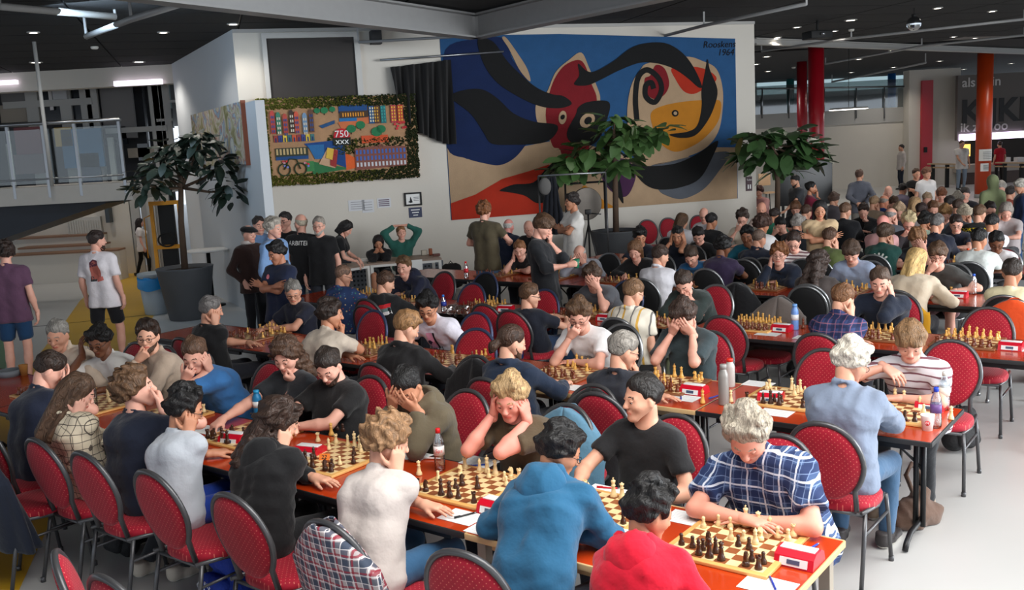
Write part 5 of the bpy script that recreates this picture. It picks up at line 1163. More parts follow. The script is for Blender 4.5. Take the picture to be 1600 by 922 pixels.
# ---- folding table; local x along the row, y across, origin on the floor at the centre
def table(s0, s1, o0, o1, label, edge='black', legs=True, z=.735, front=None):
    ln, wd = s1-s0-.006, o1-o0; c = RC((s0+s1)/2, (o0+o1)/2); e = empty('folding_table', (c[0], c[1], 0), A_ROW, label, 'table', 'red-brown folding tables in rows')
    b = MB(); b.box((0, 0, z-.012), (ln, wd, .024)); b.build('tabletop', M_TOP, e)
    me_ = M_EDGEB if edge == 'black' else M_EDGEW
    for q_ in (-1, 1):
        b = MB(); b.box((0, q_*wd/2, z-.014), (ln, .012, .032), bev=.004); b.build('edge_band', me_, e)
        b = MB(); b.box((q_*ln/2, 0, z-.014), (.010, wd, .030), bev=.003); b.build('edge_band', me_, e)
    for q_ in (-1, 1): b = MB(); b.box((0, q_*(wd/2-.06), z-.05), (ln-.25, .03, .05)); b.build('apron', M_LEGB if edge == 'black' else M_EDGEW, e)
    for sx in (-1, 1):
        x = sx*(ln/2-.16)
        if edge == 'wood2':
            for sy in (-1, 1): b = MB(); b.box((sx*(ln/2-.06), sy*(wd/2-.07), .355), (.05, .05, .71)); b.build('leg', mat('grey_wood', (150, 140, 126), .6), e)
            continue
        b = MB()
        for dx in (-.022, .022): b.tube([(x+dx, 0, .06), (x+dx, 0, z-.03)], .017, 8)
        b.build('leg', M_LEGB, e)
        b = MB(); b.tube([(x, -wd*.40, .012), (x, -wd*.36, .05), (x, -wd*.25, .085), (x, wd*.25, .085), (x, wd*.36, .05), (x, wd*.40, .012)], .018, 8); b.build('foot', M_LEGB, e)
        b = MB(); b.tube([(x, 0, .45), (x-sx*.28, 0, z-.03)], .010, 6); b.build('brace', M_LEGB, e)
    return e
# ---- chess
M_LIT = wood('light_maple', (228, 196, 140), (240, 214, 164), (1, 10, 10), .4); M_DRK = wood('walnut_square', (124, 66, 34), (150, 86, 48), (1, 14, 14), .4); M_BRD = wood('maple_border', (214, 160, 90), (226, 176, 108), (1, 20, 20), .4); M_BRD2 = wood('walnut_border', (120, 72, 44), (142, 90, 56), (1, 20, 20), .4)
M_PL = wood('boxwood', (226, 196, 142), (238, 212, 164), (20, 20, 4), .35); M_PY = wood('yellow_boxwood', (214, 158, 74), (228, 178, 96), (20, 20, 4), .32); M_PD = wood('dark_stained_piece', (52, 30, 20), (70, 42, 28), (20, 20, 4), .3); M_PR = wood('rosewood_piece', (96, 46, 26), (118, 60, 36), (20, 20, 4), .3)
def lm(prof, extra=None, seg=12):
    b = MB(); b.lathe(prof, seg)
    if extra: extra(b)
    return b
def piece_meshes():
    P = {}
    base = lambda r: [(r, 0), (r, .006), (r*.92, .011), (r*.95, .014), (r*.70, .020)]
    P['pawn'] = lm(base(.0150)+[(.0070, .032), (.0090, .035), (.0060, .037), (.0092, .043), (.0085, .050), (.0045, .054), (0, .055)]).mesh('pawn')
    def cren(b):
        for k in range(4): a = k*PI/2; b.box((.0095*math.cos(a), .0095*math.sin(a), .0565), (.006, .009, .006), 0, a)
    P['rook'] = lm(base(.0170)+[(.0100, .030), (.0092, .044), (.0125, .047), (.0125, .055), (.0080, .055), (.0080, .053), (0, .053)], cren).mesh('rook')
    P['bishop'] = lm(base(.0165)+[(.0075, .042), (.0105, .046), (.0060, .049), (.0100, .057), (.0075, .066), (.0025, .071), (.0035, .074), (0, .077)]).mesh('bishop')
    P['queen'] = lm(base(.0185)+[(.0085, .052), (.0125, .057), (.0070, .060), (.0085, .068), (.0130, .078), (.0100, .078), (.0040, .081), (.0040, .085), (0, .087)]).mesh('queen')
    def cross(b): b.box((0, 0, .096), (.0035, .0035, .014)); b.box((0, 0, .098), (.011, .0035, .0035))
    P['king'] = lm(base(.0190)+[(.0090, .055), (.0130, .061), (.0075, .064), (.0095, .074), (.0125, .085), (.0080, .089), (0, .090)], cross).mesh('king')
    b = MB(); b.lathe(base(.0170)+[(0, .022)], 12)
    prof = [(-.011, .020), (.010, .020), (.007, .030), (.004, .037), (.011, .041), (.016, .043), (.0165, .049), (.008, .057), (.004, .064), (.001, .061), (-.006, .060), (-.011, .052), (-.0135, .040), (-.013, .030)]
    b.prism(prof, (0, -.0055, 0), (1, 0, 0), (0, 0, 1), (0, .011, 0)); b.prism([(x*.85, .02+(z-.02)*.96) for x, z in prof], (0, -.0075, 0), (1, 0, 0), (0, 0, 1), (0, .015, 0)); P['knight'] = b.mesh('knight')
    return P
PCM = None; NPIECE = [0]; FARP = []
SQ = .0555
def board_thing(c, rz, label, style='light', z=.735):
    e = empty('chess_board', (c[0], c[1], z+.001), rz, label, 'chess board', 'chess boards laid out on the tables'); H = SQ*4; B = H+.028
    b = MB(); b.box((0, 0, .008), (2*B, 2*B, .016), bev=.003); b.build('board_body', M_BRD if style == 'light' else M_BRD2, e)
    b = MB()
    for i in range(8):
        for j in range(8): x, y = -H+SQ*i, -H+SQ*j; b.add([(x, y, .0166), (x+SQ, y, .0166), (x+SQ, y+SQ, .0166), (x, y+SQ, .0166)], [(0, 1, 2, 3)], 0 if (i+j) % 2 else 1)
    b.build('squares', [M_LIT, M_DRK], e)
    return e
START = {'a1': 'R', 'b1': 'N', 'c1': 'B', 'd1': 'Q', 'e1': 'K', 'f1': 'B', 'g1': 'N', 'h1': 'R', 'a8': 'r', 'b8': 'n', 'c8': 'b', 'd8': 'q', 'e8': 'k', 'f8': 'b', 'g8': 'n', 'h8': 'r', **{f+'2': 'P' for f in 'abcdefgh'}, **{f+'7': 'p' for f in 'abcdefgh'}}
NAMES = dict(p='pawn', r='rook', n='knight', b='bishop', q='queen', k='king')
def midgame(seed, n_moves=6, drop=3):
    r = random.Random(seed); pos = dict(START)
    for _ in range(n_moves):
        for up in (True, False):
            ps = [q for q, v in pos.items() if (v == 'P' if up else v == 'p')]
            q = r.choice(ps); t = q[0]+str(int(q[1])+(r.choice((1, 2)) if up else -r.choice((1, 2))))
            if t not in pos and t[1] in '345 6'.replace(' ', ''): pos[t] = pos.pop(q)
            ps = [q for q, v in pos.items() if v in ('NB' if up else 'nb')]
            if ps and r.random() < .6:
                q = r.choice(ps); t = r.choice('bcdefg')+(r.choice('234') if up else r.choice('765'))
                if t not in pos: pos[t] = pos.pop(q)
    for _ in range(drop):
        for c in ('Pp', 'PNB', 'pnb'):
            ps = [q for q, v in pos.items() if v in c]
            if ps: pos.pop(r.choice(ps))
    return pos
def set_pieces(e, pos, where, white_near=True, tone='light', near_ok=True, jit=1):
    """e: board; white_near: white sits on the local -y side"""
    global PCM
    if PCM is None: PCM = piece_meshes()
    rz = e.rotation_euler[2]; R = rotz(rz); base = np.array(e.location); r = random.Random(hash(where) % 1000 if False else sum(map(ord, where)))
    ML, MD = (M_PL, M_PD) if tone == 'light' else (M_PY, M_PR)
    for q, v in sorted(pos.items()):
        f, k = 'abcdefgh'.index(q[0]), int(q[1])-1; x, y = (f-3.5)*SQ, (k-3.5)*SQ
        if not white_near: x, y = -x, -y
        p = base+R @ np.array([x+r.uniform(-.004, .004), y+r.uniform(-.004, .004), .0170]); kind = NAMES[v.lower()]; wh = v.isupper(); a = rz+(PI/2 if (wh == white_near) else -PI/2)+r.uniform(-.3, .3)
        if near_ok and NPIECE[0] < 300:
            o = link(kind, PCM[kind], None, None, p, a)
            if len(o.data.materials) == 0: o.data.materials.append(M_PL)
            o.material_slots[0].link = 'OBJECT'; o.material_slots[0].material = ML if wh else MD
            sname = ('pale' if wh else 'dark brown')
            tag(o, f'{sname} wooden {kind} on square {q}, {where}', 'chess piece', 'chess pieces in play'); NPIECE[0] += 1
        else: FARP.append((kind, p, a, 0 if wh else 1))
def flush_far_pieces():
    V, F4, M = [], {}, []
    Vs = []; Fs = []; Ms = []; b = 0
    cache = {}
    for kind, p, a, c in FARP:
        if kind not in cache:
            me = PCM[kind]; bm = bmesh.new(); bm.from_mesh(me); bmesh.ops.triangulate(bm, faces=bm.faces[:]); cache[kind] = (np.array([tuple(v.co) for v in bm.verts]), np.array([[v.index for v in f.verts] for f in bm.faces])); bm.free()
        v, f = cache[kind]; Vs.append(v @ rotz(a).T+p); Fs.append(f+b); Ms.append(np.full(len(f), c)); b += len(v)
    if Vs: o = link('chess_pieces', np_mesh('chess_pieces', np.concatenate(Vs), np.concatenate(Fs), True, np.concatenate(Ms)), None, [M_PY, M_PR]); tag(o, 'wooden chess pieces crowding the boards farther back', 'chess pieces', None, 'stuff')
M_CLK = mat('red_clock_plastic', (196, 14, 40), .35, coat=.2); M_LCD = mat('clock_lcd', (186, 196, 200), .2); M_CLKW = mat('clock_white', (226, 226, 226), .5)
def clock_mesh():
    b = MB(); b.prism([(-.075, 0), (.075, 0), (.062, .045), (.030, .062), (-.030, .062), (-.062, .045)], (-.085, 0, 0), (0, 1, 0), (0, 0, 1), (.17, 0, 0)); return b.mesh('clock_case')
CLK = {}
def clock(c, rz, label, z=.736, num=None, tint=None):
    e = empty('chess_clock', (c[0], c[1], z), rz, label, 'chess clock', 'red digital chess clocks')
    if not CLK:
        CLK['case'] = clock_mesh(); b = MB(); b.box((0, 0, .064), (.15, .055, .006), bev=.002); CLK['rocker'] = b.mesh('rocker')
        b = MB(); n = nrmz((0, -.017, .032)); q = np.array([0, -.047, .053]); R = np.stack([(1, 0, 0), nrmz((0, .032, .017)), (0, -.47, .88)], 1); b.box((0, -.0705, .024), (.12, .004, .034), R=rotx(-.28)); CLK['display'] = b.mesh('display')
        b = MB(); b.box((0, -.0735, .026), (.055, .002, .018), R=rotx(-.28)); CLK['lcd'] = b.mesh('lcd')
    link('case', CLK['case'], e, M_CLK); link('rocker', CLK['rocker'], e, M_CLKW); d = link('display', CLK['display'], e, M_CLKW); link('digits', CLK['lcd'], d, mat('lcd_dark', (70, 84, 110), .3))
    return e
def sheet(px, py, label, z=.7365, w=.21, h=.148, rz=None, pen=None):
    p = at_z(px, py, z); rz = A_ROW if rz is None else rz; e = empty('score_sheet', p, rz, label, 'paper', 'score sheets on the tables')
    b = MB(); b.box((0, 0, .0006), (w, h, .0012)); b.build('paper', M_WHITE, e)
    b = MB()
    for i in range(6): b.box((0, h*.32-i*h*.12, .0014), (w*.8, .0012, .0004))
    b.build('ruled_lines', mat('pale_blue_ink', (160, 172, 190), .8), e)
    return e
PENME = []
def pen(px, py, col, label, ang=.6, z=.739):
    p = at_z(px, py, z+.004); e = empty('pen', p, ang, label, 'pen', 'pens on the tables'); m = mat('pen_%d_%d_%d' % col, col, .35)
    b = MB(); b.tube([(-.06, 0, 0), (.05, 0, 0)], .0048, 8); b.build('barrel', m, e); b = MB(); b.tube([(.05, 0, 0), (.068, 0, 0)], [.0046, .0012], 8); b.build('tip', M_CHROME, e); b = MB(); b.box((-.045, 0, .006), (.035, .003, .002)); b.build('clip', m, e)
    return e
M_WATER = glass('bottle_plastic', (.86, .92, .95), .5, .08)
def bottle(px, py, label, cap=(30, 60, 170), body=None, band=None, h=.22, r=.033, z=.735, kind='pet', mark=None):
    p = at_z(px, py, z); e = empty('water_bottle', p, 0, label, 'bottle', 'drink bottles'); bm_ = M_WATER if body is None else mat('bottle_%d_%d_%d' % body, body, .35, .1)
    b = MB()
    if kind == 'pet': b.lathe([(r*.85, 0), (r, .008), (r, h*.30), (r*.93, h*.33), (r, h*.36), (r, h*.62), (r*.80, h*.76), (r*.42, h*.88), (r*.40, h*.92)], 18)
    else: b.lathe([(r*.95, 0), (r, .008), (r, h*.70), (r*.90, h*.77), (r*.62, h*.86), (r*.60, h*.90)], 18)
    b.build('bottle_body', bm_, e)
    b = MB(); cr_ = r*.46 if kind == 'pet' else r*.66; b.lathe([(cr_, h*.89), (cr_, h*.985), (cr_*.85, h)], 16); b.build('bottle_cap', mat('cap_%d_%d_%d' % cap, cap, .4), e)
    if band: b = MB(); b.lathe([(r*1.01, h*.38), (r*1.01, h*.60)], 18); b.build('wrapper', mat('wrap_%d_%d_%d' % band, band, .5), e)
    if mark:
        d = nrmz(np.array([-p[0], -p[1], 0])); t = link('lettering', text_mesh(mark, .03, .0004), e, mat('logo_red', (200, 24, 30), .5)); t.matrix_local = Matrix.Translation(Vector(d*(r*1.02+.004)+np.array([0, 0, h*.5]))) @ plane_frame((0, 0, 0), (-d[1], d[0], 0), (0, 0, 1))
    return e
def cup(px, py, label, col=(236, 234, 228), logo=None, z=.735, h=.095, r=.04):
    p = at_z(px, py, z); e = empty('paper_cup', p, 0, label, 'cup'); b = MB(); b.lathe([(r*.72, 0), (r*.98, h-.004), (r*1.03, h), (r*.95, h), (r*.68, .006), (0, .006)], 20); b.build('cup_body', mat('cup_%d_%d_%d' % col, col, .6), e)
    if logo:
        b = MB(); b.lathe([(0, 0), (r*.38, 0), (r*.38, .001), (0, .001)], 16); o = b.build('logo', mat('logo_red', (200, 24, 30), .5), e); d = nrmz(np.array([-p[0], -p[1], 0])); o.matrix_local = Matrix.Translation(Vector(d*r*.9+np.array([0, 0, h*.55]))) @ plane_frame((0, 0, 0), (-d[1], d[0], 0), (0, 0, 1))
        t = link('lettering', text_mesh('DE', .018, .0004), e, M_WHITE); t.matrix_local = Matrix.Translation(Vector(d*(r*.9+.0025)+np.array([0, 0, h*.55]))) @ plane_frame((0, 0, 0), (-d[1], d[0], 0), (0, 0, 1))
    return e
# ---- potted trees
def leaf_mesh(l, w):
    n = 5; V = []; 
    for i in range(n+1):
        t = i/n; ww = w*math.sin(PI*min(.97, .06+.9*t))**.8; z = -.25*l*t*t
        V += [(-ww/2, l*t, z+.02*l), (0, l*t, z-.0), (ww/2, l*t, z+.02*l)]
    F = [(3*i+a, 3*i+a+1, 3*i+a+4, 3*i+a+3) for i in range(n) for a in (0, 1)]; return np_mesh('leaf', np.array(V), np.array(F))
def potted_tree(loc, pot_h, pot_r, trunk_h, clusters, leaf, col, label, seed, nleaf, pot=True):
    e = empty('potted_tree', loc, 0, label, 'tree'); r = random.Random(seed)
    if pot:
        b = MB(); b.lathe([(pot_r*.68, 0), (pot_r*.70, .01), (pot_r*.98, pot_h-.03), (pot_r, pot_h), (pot_r*.92, pot_h), (pot_r*.90, pot_h-.06)], 32); b.build('pot', mat('charcoal_pot', (74, 76, 80), .7, var=.15, vscale=3, bump=.2), e)
        b = MB(); b.lathe([(0, pot_h-.05), (pot_r*.9, pot_h-.06)], 24); b.build('soil', mat('soil', (46, 34, 26), .95, bump=.5), e)
    bark = mat('bark', (84, 66, 52), .9, var=.2, vscale=30, bump=.4)
    top = np.array([clusters[0][0]*.3, 0, trunk_h]); b = MB(); b.tube([(0, 0, pot_h-.1), (.02, 0, (pot_h+trunk_h)/2), tuple(top)], [.06, .05, .04], 10); b.build('trunk', bark, e)
    lm_ = leaf_mesh(*leaf); m = mat('leaf_%d_%d_%d' % col, col, .45, var=.35, vscale=6)
    lm_.materials.append(m)
    for (cx, cy, cz, cr_) in clusters:
        c = np.array([cx, cy, cz]); b = MB(); md = top*.4+c*.6+np.array([0, 0, -.12]); b.tube([tuple(top-np.array([0, 0, .2])), tuple(md), tuple(c)], [.028, .02, .012], 7); b.build('branch', bark, e)
        for _ in range(int(nleaf*cr_/.3)):
            a, t = r.uniform(0, 2*PI), r.uniform(-.9, .9); q = c+cr_*r.uniform(.3, 1.0)*np.array([math.cos(a)*math.sqrt(1-t*t), math.sin(a)*math.sqrt(1-t*t), t*.75])
            o = link('leaf', lm_, e); o.location = q; o.rotation_euler = (r.uniform(-.9, .5), r.uniform(-.5, .5), a-PI/2+r.uniform(-.6, .6)); s_ = r.uniform(.7, 1.2); o.scale = (s_, s_, s_)
    return e
# cloth draped on a chair back (chair-local frame): garment shell hugging the oval back
def drape(ch, mat_, name, label, low=.35, w=.27, hgt=.93, asym=0.0, top=None, n=None, cat='jacket', fold=.016, seed=0):
    nu, nv = 36, 22; V = []; r = random.Random(seed)
    for j in range(nv+1):
        v = j/nv
        for i in range(nu+1):
            a = -PI/2+PI*2*(i/nu)   # around the back, open at the front middle
            a = -PI+2*PI*(i/nu)
            rx_ = w*(math.sin(PI*min(1, .18+.5*v*1.35)) if v < .5 else 1.0); rx_ = w*min(1, math.sqrt(max(.02, v*3.2))); ry_ = .052+.05*v
            z = hgt+.012-(hgt-low)*v+(asym*math.sin(a)*v); yy = -.215-.24*(z-.47)
            f_ = 1+fold*8*math.sin(a*7+v*5+seed)*v
            V.append((rx_*math.sin(a)*f_, yy+ry_*-math.cos(a)*f_-.004, z-(.03*(1-abs(math.cos(a))) if v < .3 else 0)))
    F = [(j*(nu+1)+i, j*(nu+1)+i+1, (j+1)*(nu+1)+i+1, (j+1)*(nu+1)+i) for j in range(nv) for i in range(nu)]
    top_ = tuple(range(nu+1))
    o = link(name, np_mesh(name, np.array(V), np.array(F)), None, mat_, ch.location, ch.rotation_euler[2]); md = o.modifiers.new('thickness', 'SOLIDIFY'); md.thickness = .008
    tag(o, label, cat); return o
def backpack(loc, rz, col, label, s=1.0, name='backpack'):
    e = empty(name, loc, rz, label, 'bag'); m = mat('nylon_%d_%d_%d' % col, col, .8, var=.15, vscale=8, bump=.3)
    f = Fld(.012); f.cap((-.09*s, 0, .12*s), (.09*s, 0, .12*s), .10*s, .10*s, k=0); f.cap((-.08*s, .0, .33*s), (.08*s, .0, .33*s), .085*s, .085*s, k=.08)
    f.post.append(lambda F, X, Y, Z: np.maximum(F, -Z+0*X+0*Y)); V, Q = f.run(1, folds(22, .008, 4)); link('main_body', np_mesh('main_body', V, Q), e, m)
    f = Fld(.012); f.cap((-.07*s, -.09*s, .13*s), (.07*s, -.09*s, .13*s), .06*s, .06*s, k=0); f.cap((-.07*s, -.085*s, .2*s), (.07*s, -.085*s, .2*s), .05*s, .05*s, k=.03); V, Q = f.run(1); link('front_pocket', np_mesh('front_pocket', V, Q), e, m)
    b = MB(); b.tube([(-.04*s, .02, .40*s), (0, .02, .455*s), (.04*s, .02, .40*s)], .009, 6); b.build('handle', m, e)
    for sx in (-1, 1): b = MB(); b.tube([(sx*.06*s, .08*s, .38*s), (sx*.08*s, .15*s, .25*s), (sx*.09*s, .09*s, .08*s)], .014, 6); b.build('strap', m, e)
    return e
# ================================================================== placing tables, boards and players
RN = [3.28, 5.64, 7.92, 10.15, 12.5]; TW = .79
AF = math.atan2(NR[1], NR[0]); AB = AF+PI       # facing away from / towards the camera across the tables
ROWN = ['front', 'second', 'third', 'fourth', 'fifth']
def tbl(r, s0, s1, label, edge='black'): return table(s0, s1, RN[r], RN[r]+TW, label, edge)
tbl(0, -2.88, -1.33, 'wood-edged table at the near end of the front row', 'wood2')
tbl(0, -4.48, -2.88, 'black-edged table second from the near end of the front row'); tbl(0, -6.08, -4.48, 'third table of the front row, before the long-haired player in black'); tbl(0, -7.68, -6.08, 'fourth table of the front row, behind the red chairs'); tbl(0, -9.3, -7.68, 'farthest left table of the front row')
tbl(1, -2.84, -1.35, 'black-edged table at the near end of the second row'); tbl(1, -4.44, -2.84, 'wood-edged table second from the end of the second row', 'wood'); tbl(1, -6.04, -4.44, 'third table of the second row, with the blue phone on it'); tbl(1, -7.64, -6.04, 'fourth table of the second row, before the man in beige'); tbl(1, -9.3, -7.64, 'far left table of the second row, with the crowded board')
tbl(2, -2.55, -.95, 'table at the right end of the third row'); tbl(2, -4.15, -2.55, 'table of the third row carrying the white flask'); tbl(2, -6.6, -5.0, 'table of the third row before the boy in navy'); tbl(2, -8.2, -6.6, 'table of the third row with the plastic bag'); tbl(2, -9.9, -8.3, 'far left table of the third row')
tbl(3, -2.9, -1.3, 'fourth row table with the open notebook'); tbl(3, -4.6, -3.0, 'fourth row table before the curly man in glasses'); tbl(3, -6.9, -5.3, 'fourth row table beside the man in white shirt'); tbl(3, -8.5, -6.9, 'fourth row table before the man holding his head'); tbl(3, -10.0, -8.5, 'far left table of the fourth row')
for i, (s0, d) in enumerate(((-1.6, 'nearest the right edge'), (-3.2, 'second from the right'), (-4.9, 'third from the right'), (-6.6, 'fourth from the right'))): tbl(4, s0-1.6, s0, 'fifth row table '+d)

# ---- boards, pieces, clocks
POS1 = {'h1': 'R', 'g1': 'N', 'f1': 'B', 'e1': 'K', 'd1': 'Q', 'c1': 'B', 'a1': 'R', 'h3': 'P', 'g2': 'P', 'f2': 'P', 'b2': 'P', 'a2': 'P', 'e4': 'P', 'c4': 'B', 'd4': 'P', 'c3': 'N', 'a8': 'r', 'b8': 'n', 'a7': 'p', 'b7': 'p', 'c5': 'p', 'd5': 'p', 'd8': 'q', 'e8': 'k', 'f8': 'b', 'g7': 'p', 'f7': 'p', 'h7': 'p', 'e7': 'b', 'f6': 'n'}
BD = [  # px, py, descriptor, white near?, board style, piece tone, seed, near objects
 (1148, 848, 'board before the man in the plaid shirt', False, 'light', 'light', None, True),
 (952, 786, 'board behind the blue hoodie', False, 'light', 'light', 11, True),
 (733, 757, 'board beside the red-capped bottle', False, 'light', 'light', 12, True),
 (522, 714, 'board numbered twenty-two', False, 'light', 'light', 13, True),
 (392, 678, 'board numbered twenty-one', False, 'light', 'light', 14, True),
 (1400, 634, 'board by the white paper cup', False, 'light', 'light', 15, True),
 (1232, 618, 'board beside the steel flask', False, 'light', 'light', 16, True),
 (262, 648, 'board before the man in the blue polo', False, 'light', 'light', 17, True),
 (1050, 594, 'board before the boy in dark green', False, 'dark', 'yellow', 18, True),
 (885, 580, 'board before the ponytailed man', False, 'dark', 'yellow', 19, True),
 (720, 556, 'board above the blue phone', False, 'dark', 'yellow', 20, True),
 (190, 622, 'board before the man in the beige sweater', False, 'light', 'light', 21, True),
 (118, 604, 'board before the boy in glasses', False, 'light', 'light', 22, False),
 (1520, 526, 'board in the right corner of the third row', False, 'dark', 'yellow', None, True),
 (1375, 518, 'board below the man in the navy sweater', False, 'dark', 'yellow', 24, False),
 (1178, 507, 'board left of the white flask', False, 'light', 'yellow', None, False),
 (578, 545, 'board before the man in beige tee', False, 'dark', 'yellow', 26, False), (405, 522, 'board before the gray man in black', False, 'dark', 'yellow', 27, False),
 (905, 490, 'board before the boy in navy', False, 'dark', 'yellow', 28, False), (752, 478, 'board above the plastic bag', False, 'dark', 'yellow', 29, False), (642, 466, 'board by the red and black hoodie', False, 'dark', 'yellow', 30, False), (570, 460, 'board by the floral shirt', False, 'dark', 'yellow', 31, False), (1040, 503, 'board behind the striped shirt', False, 'dark', 'yellow', 41, False),
 (1205, 444, 'board before the curly man in glasses', False, 'dark', 'yellow', 32, False), (1335, 446, 'board before the light blue sweatshirt', False, 'dark', 'yellow', 33, False), (1462, 452, 'board before the blonde player', False, 'dark', 'yellow', 34, False), (972, 434, 'board before the girl in black', False, 'dark', 'yellow', 35, False), (872, 430, 'board beside the green cup', False, 'dark', 'yellow', 36, False), (785, 426, 'board below the man in olive', False, 'dark', 'yellow', 37, False), (1085, 438, 'board before the blue polo', False, 'dark', 'yellow', 42, False),
 (1055, 405, 'board before the young man holding his ears', False, 'dark', 'yellow', 38, False), (1155, 405, 'board before the striped pullover', False, 'dark', 'yellow', 39, False), (1400, 405, 'board behind the dark green tee', False, 'dark', 'yellow', 40, False), (1500, 408, 'board between the two boys in white', False, 'dark', 'yellow', 43, False)]
BOARDS = []
for (px, py, desc, wn_, st_, tone, seed, near) in BD:
    c = at_z(px, py, .752); s_, o_ = float(c @ DR), float(c @ NR); r_ = min(range(5), key=lambda k: abs(RN[k]+TW/2-o_)); o_ = min(max(o_, RN[r_]+.27), RN[r_]+TW-.27)
    c = RC(s_, o_); e = board_thing(c, A_ROW, 'wooden chess '+desc, st_); BOARDS.append((e, s_, r_, desc))
    pos = POS1 if px == 1148 else (dict(START) if seed is None else midgame(seed, 6, 4 if near else 2))
    if px == 1178: pos = dict(START)
    set_pieces(e, pos, desc, wn_, tone, near)
flush_far_pieces()
CK = [(1249, 868, 'with a white rocker beside the blue pen at the near corner', 2.5, 0), (985, 845, 'half hidden by the red hoodie', 2.5, 0), (778, 790, 'half hidden by the blue hoodie', 2.5, 0), (484, 704, 'at the board numbered twenty-two', 2.6, 0), (367, 684, 'at the board numbered twenty-one', 2.6, 0), (253, 660, 'left of the white-shirted boy', 2.5, 0), (1205, 620, 'standing on the row beside the steel flask', 2.6, 0), (1085, 608, 'before the boy in dark green', 2.4, 0), (1455, 632, 'behind the blue-capped bottle', 2.4, 0), (1580, 540, 'at the right edge of the third row', 2.4, 0), (1222, 512, 'below the white flask', 2.5, 0), (1416, 524, 'by the man in the navy sweater', 2.4, 0), (1108, 440, 'in front of the blue polo shirt', 2.4, 0), (790, 482, 'left of the boy in navy', 2.6, 0), (947, 496, 'before the grey tee', 2.5, 0), (335, 518, 'by the crowded far left board', 2.4, 0), (1275, 450, 'behind the light blue sweatshirt', 2.4, 0), (1498, 460, 'beside the clear bottle with blue cap', 2.4, 0), (88, 604, 'before the gray haired man at the far left', 2.5, 0), (735, 540, 'behind the ponytailed man', 2.4, 0)]
for px, py, d, a, _ in CK:
    c = at_z(px, py, .765); clock(c, A_ROW+PI/2*0+.0 if px not in (1205, 367, 484, 790) else A_ROW+.25, 'red chess clock '+d)
for px, py, n, d in ((384, 690, '21', 'left'), (507, 714, '22', 'right')):
    p = at_z(px, py, .77); e = empty('number_card', p, A_ROW+.5, 'orange table number card, %s of the two' % d, 'card')
    b = MB(); b.box((0, 0, 0), (.065, .003, .04), R=rotx(-.6)); b.build('card', mat('orange_card', (232, 122, 40), .7), e); o = link('lettering', text_mesh(n, .035, .0004), e, M_INK); o.matrix_local = Matrix.Translation((0, -.004, .0)) @ Matrix.Rotation(-.6+PI/2, 4, 'X')
for px, py, d in ((722, 808, 'with a black pen, on the table edge below the tattooed arm'), (765, 828, 'peeking out left of the blue hoodie'), (1200, 915, 'with a blue pen at the near bottom edge'), (1075, 810, 'behind the black-haired child in red'), (945, 768, 'with a red pen, right of the blue hoodie'), (750, 722, 'before the man holding his face'), (645, 712, 'behind the curly white-shirted player'), (890, 605, 'in front of the dark shirted gray man'), (1068, 622, 'below the red clock by the steel flask'), (1185, 600, 'right of the steel flask'), (1212, 645, 'under the plaid man'), (1200, 522, 'below the white flask board'), (1582, 545, 'at the right edge of the third row'), (735, 516, 'by the boy in the white football shirt'), (1440, 462, 'left page of the open notebook'), (1478, 470, 'right page of the open notebook'), (1185, 452, 'before the curly haired man in glasses'), (218, 536, 'at the far left board of the second row'), (1260, 528, 'by the plaid back'), (325, 672, 'by the white tee boy')):
    sheet(px, py, 'white score sheet '+d)
for px, py, c, d, a in ((727, 805, (30, 30, 34), 'black pen lying on the score sheet by the tattooed arm', .5), (1207, 910, (30, 60, 170), 'blue pen on the nearest score sheet', 1.5), (1268, 856, (30, 70, 190), 'blue pen beside the nearest red clock', .75), (950, 762, (200, 20, 40), 'red pen on the sheet right of the blue hoodie', -.3), (745, 727, (30, 60, 150), 'blue pen before the man holding his face', .1), (676, 716, (236, 232, 228), 'white pen beside the red-capped bottle', -.2), (1064, 620, (30, 40, 130), 'short blue pen on the sheet by the red clock', 1.4), (1116, 620, (40, 60, 160), 'blue pen beside the steel flask', .7), (1580, 545, (30, 60, 160), 'blue pen at the right edge of the third row', 1.2)):
    pen(px, py, c, d, a)
# ---- drinks
bottle(688, 735, 'clear bottle with red cap beside the sheet before the man holding his face', (214, 30, 36), None, (236, 226, 222), .25, .031, mark='Spa')
bottle(1462, 668, 'clear bottle with blue cap and violet wrapper behind the white paper cup', (20, 60, 190), None, (96, 60, 120), .25, .033)
bottle(1475, 640, 'tall clear bottle at the second row end behind the blue-capped one', (200, 200, 196), None, (225, 215, 205), .25, .034)
bottle(1131, 632, 'grey steel flask standing at the joint of two tables', (150, 150, 148), (140, 138, 134), None, .28, .036, kind='flask')
bottle(1141, 604, 'frosted shaker bottle with red lid behind the steel flask', (226, 50, 36), (190, 186, 182), None, .21, .036, kind='flask')
bottle(404, 652, 'blue flask with white shoulder and cyan cap by the black hoodie', (40, 150, 200), (30, 120, 170), (224, 226, 226), .20, .033, kind='flask')
bottle(1242, 515, 'pale blue flask with white neck on the third row', (110, 160, 220), (110, 150, 216), (220, 222, 224), .24, .034, kind='flask')
bottle(1521, 460, 'clear water bottle with blue cap beside the open notebook', (30, 90, 200), None, None, .22, .033)
bottle(694, 488, 'small bottle with blue cap beside the plastic bag', (40, 120, 210), None, (40, 60, 150), .2, .032)
bottle(729, 436, 'clear bottle with red wrapper at the far left table end', (214, 30, 36), None, (206, 40, 50), .25, .033)
bottle(812, 560, 'dark blue flask behind the ponytailed man', (150, 160, 180), (34, 50, 100), None, .25, .035, kind='flask')
bottle(1238, 447, 'clear bottle with pink wrapper right of the curly man in glasses', (220, 220, 220), None, (196, 60, 80), .2, .03)
bottle(1512, 412, 'orange juice bottle on the fifth row', (226, 80, 30), (230, 96, 40), None, .2, .035)
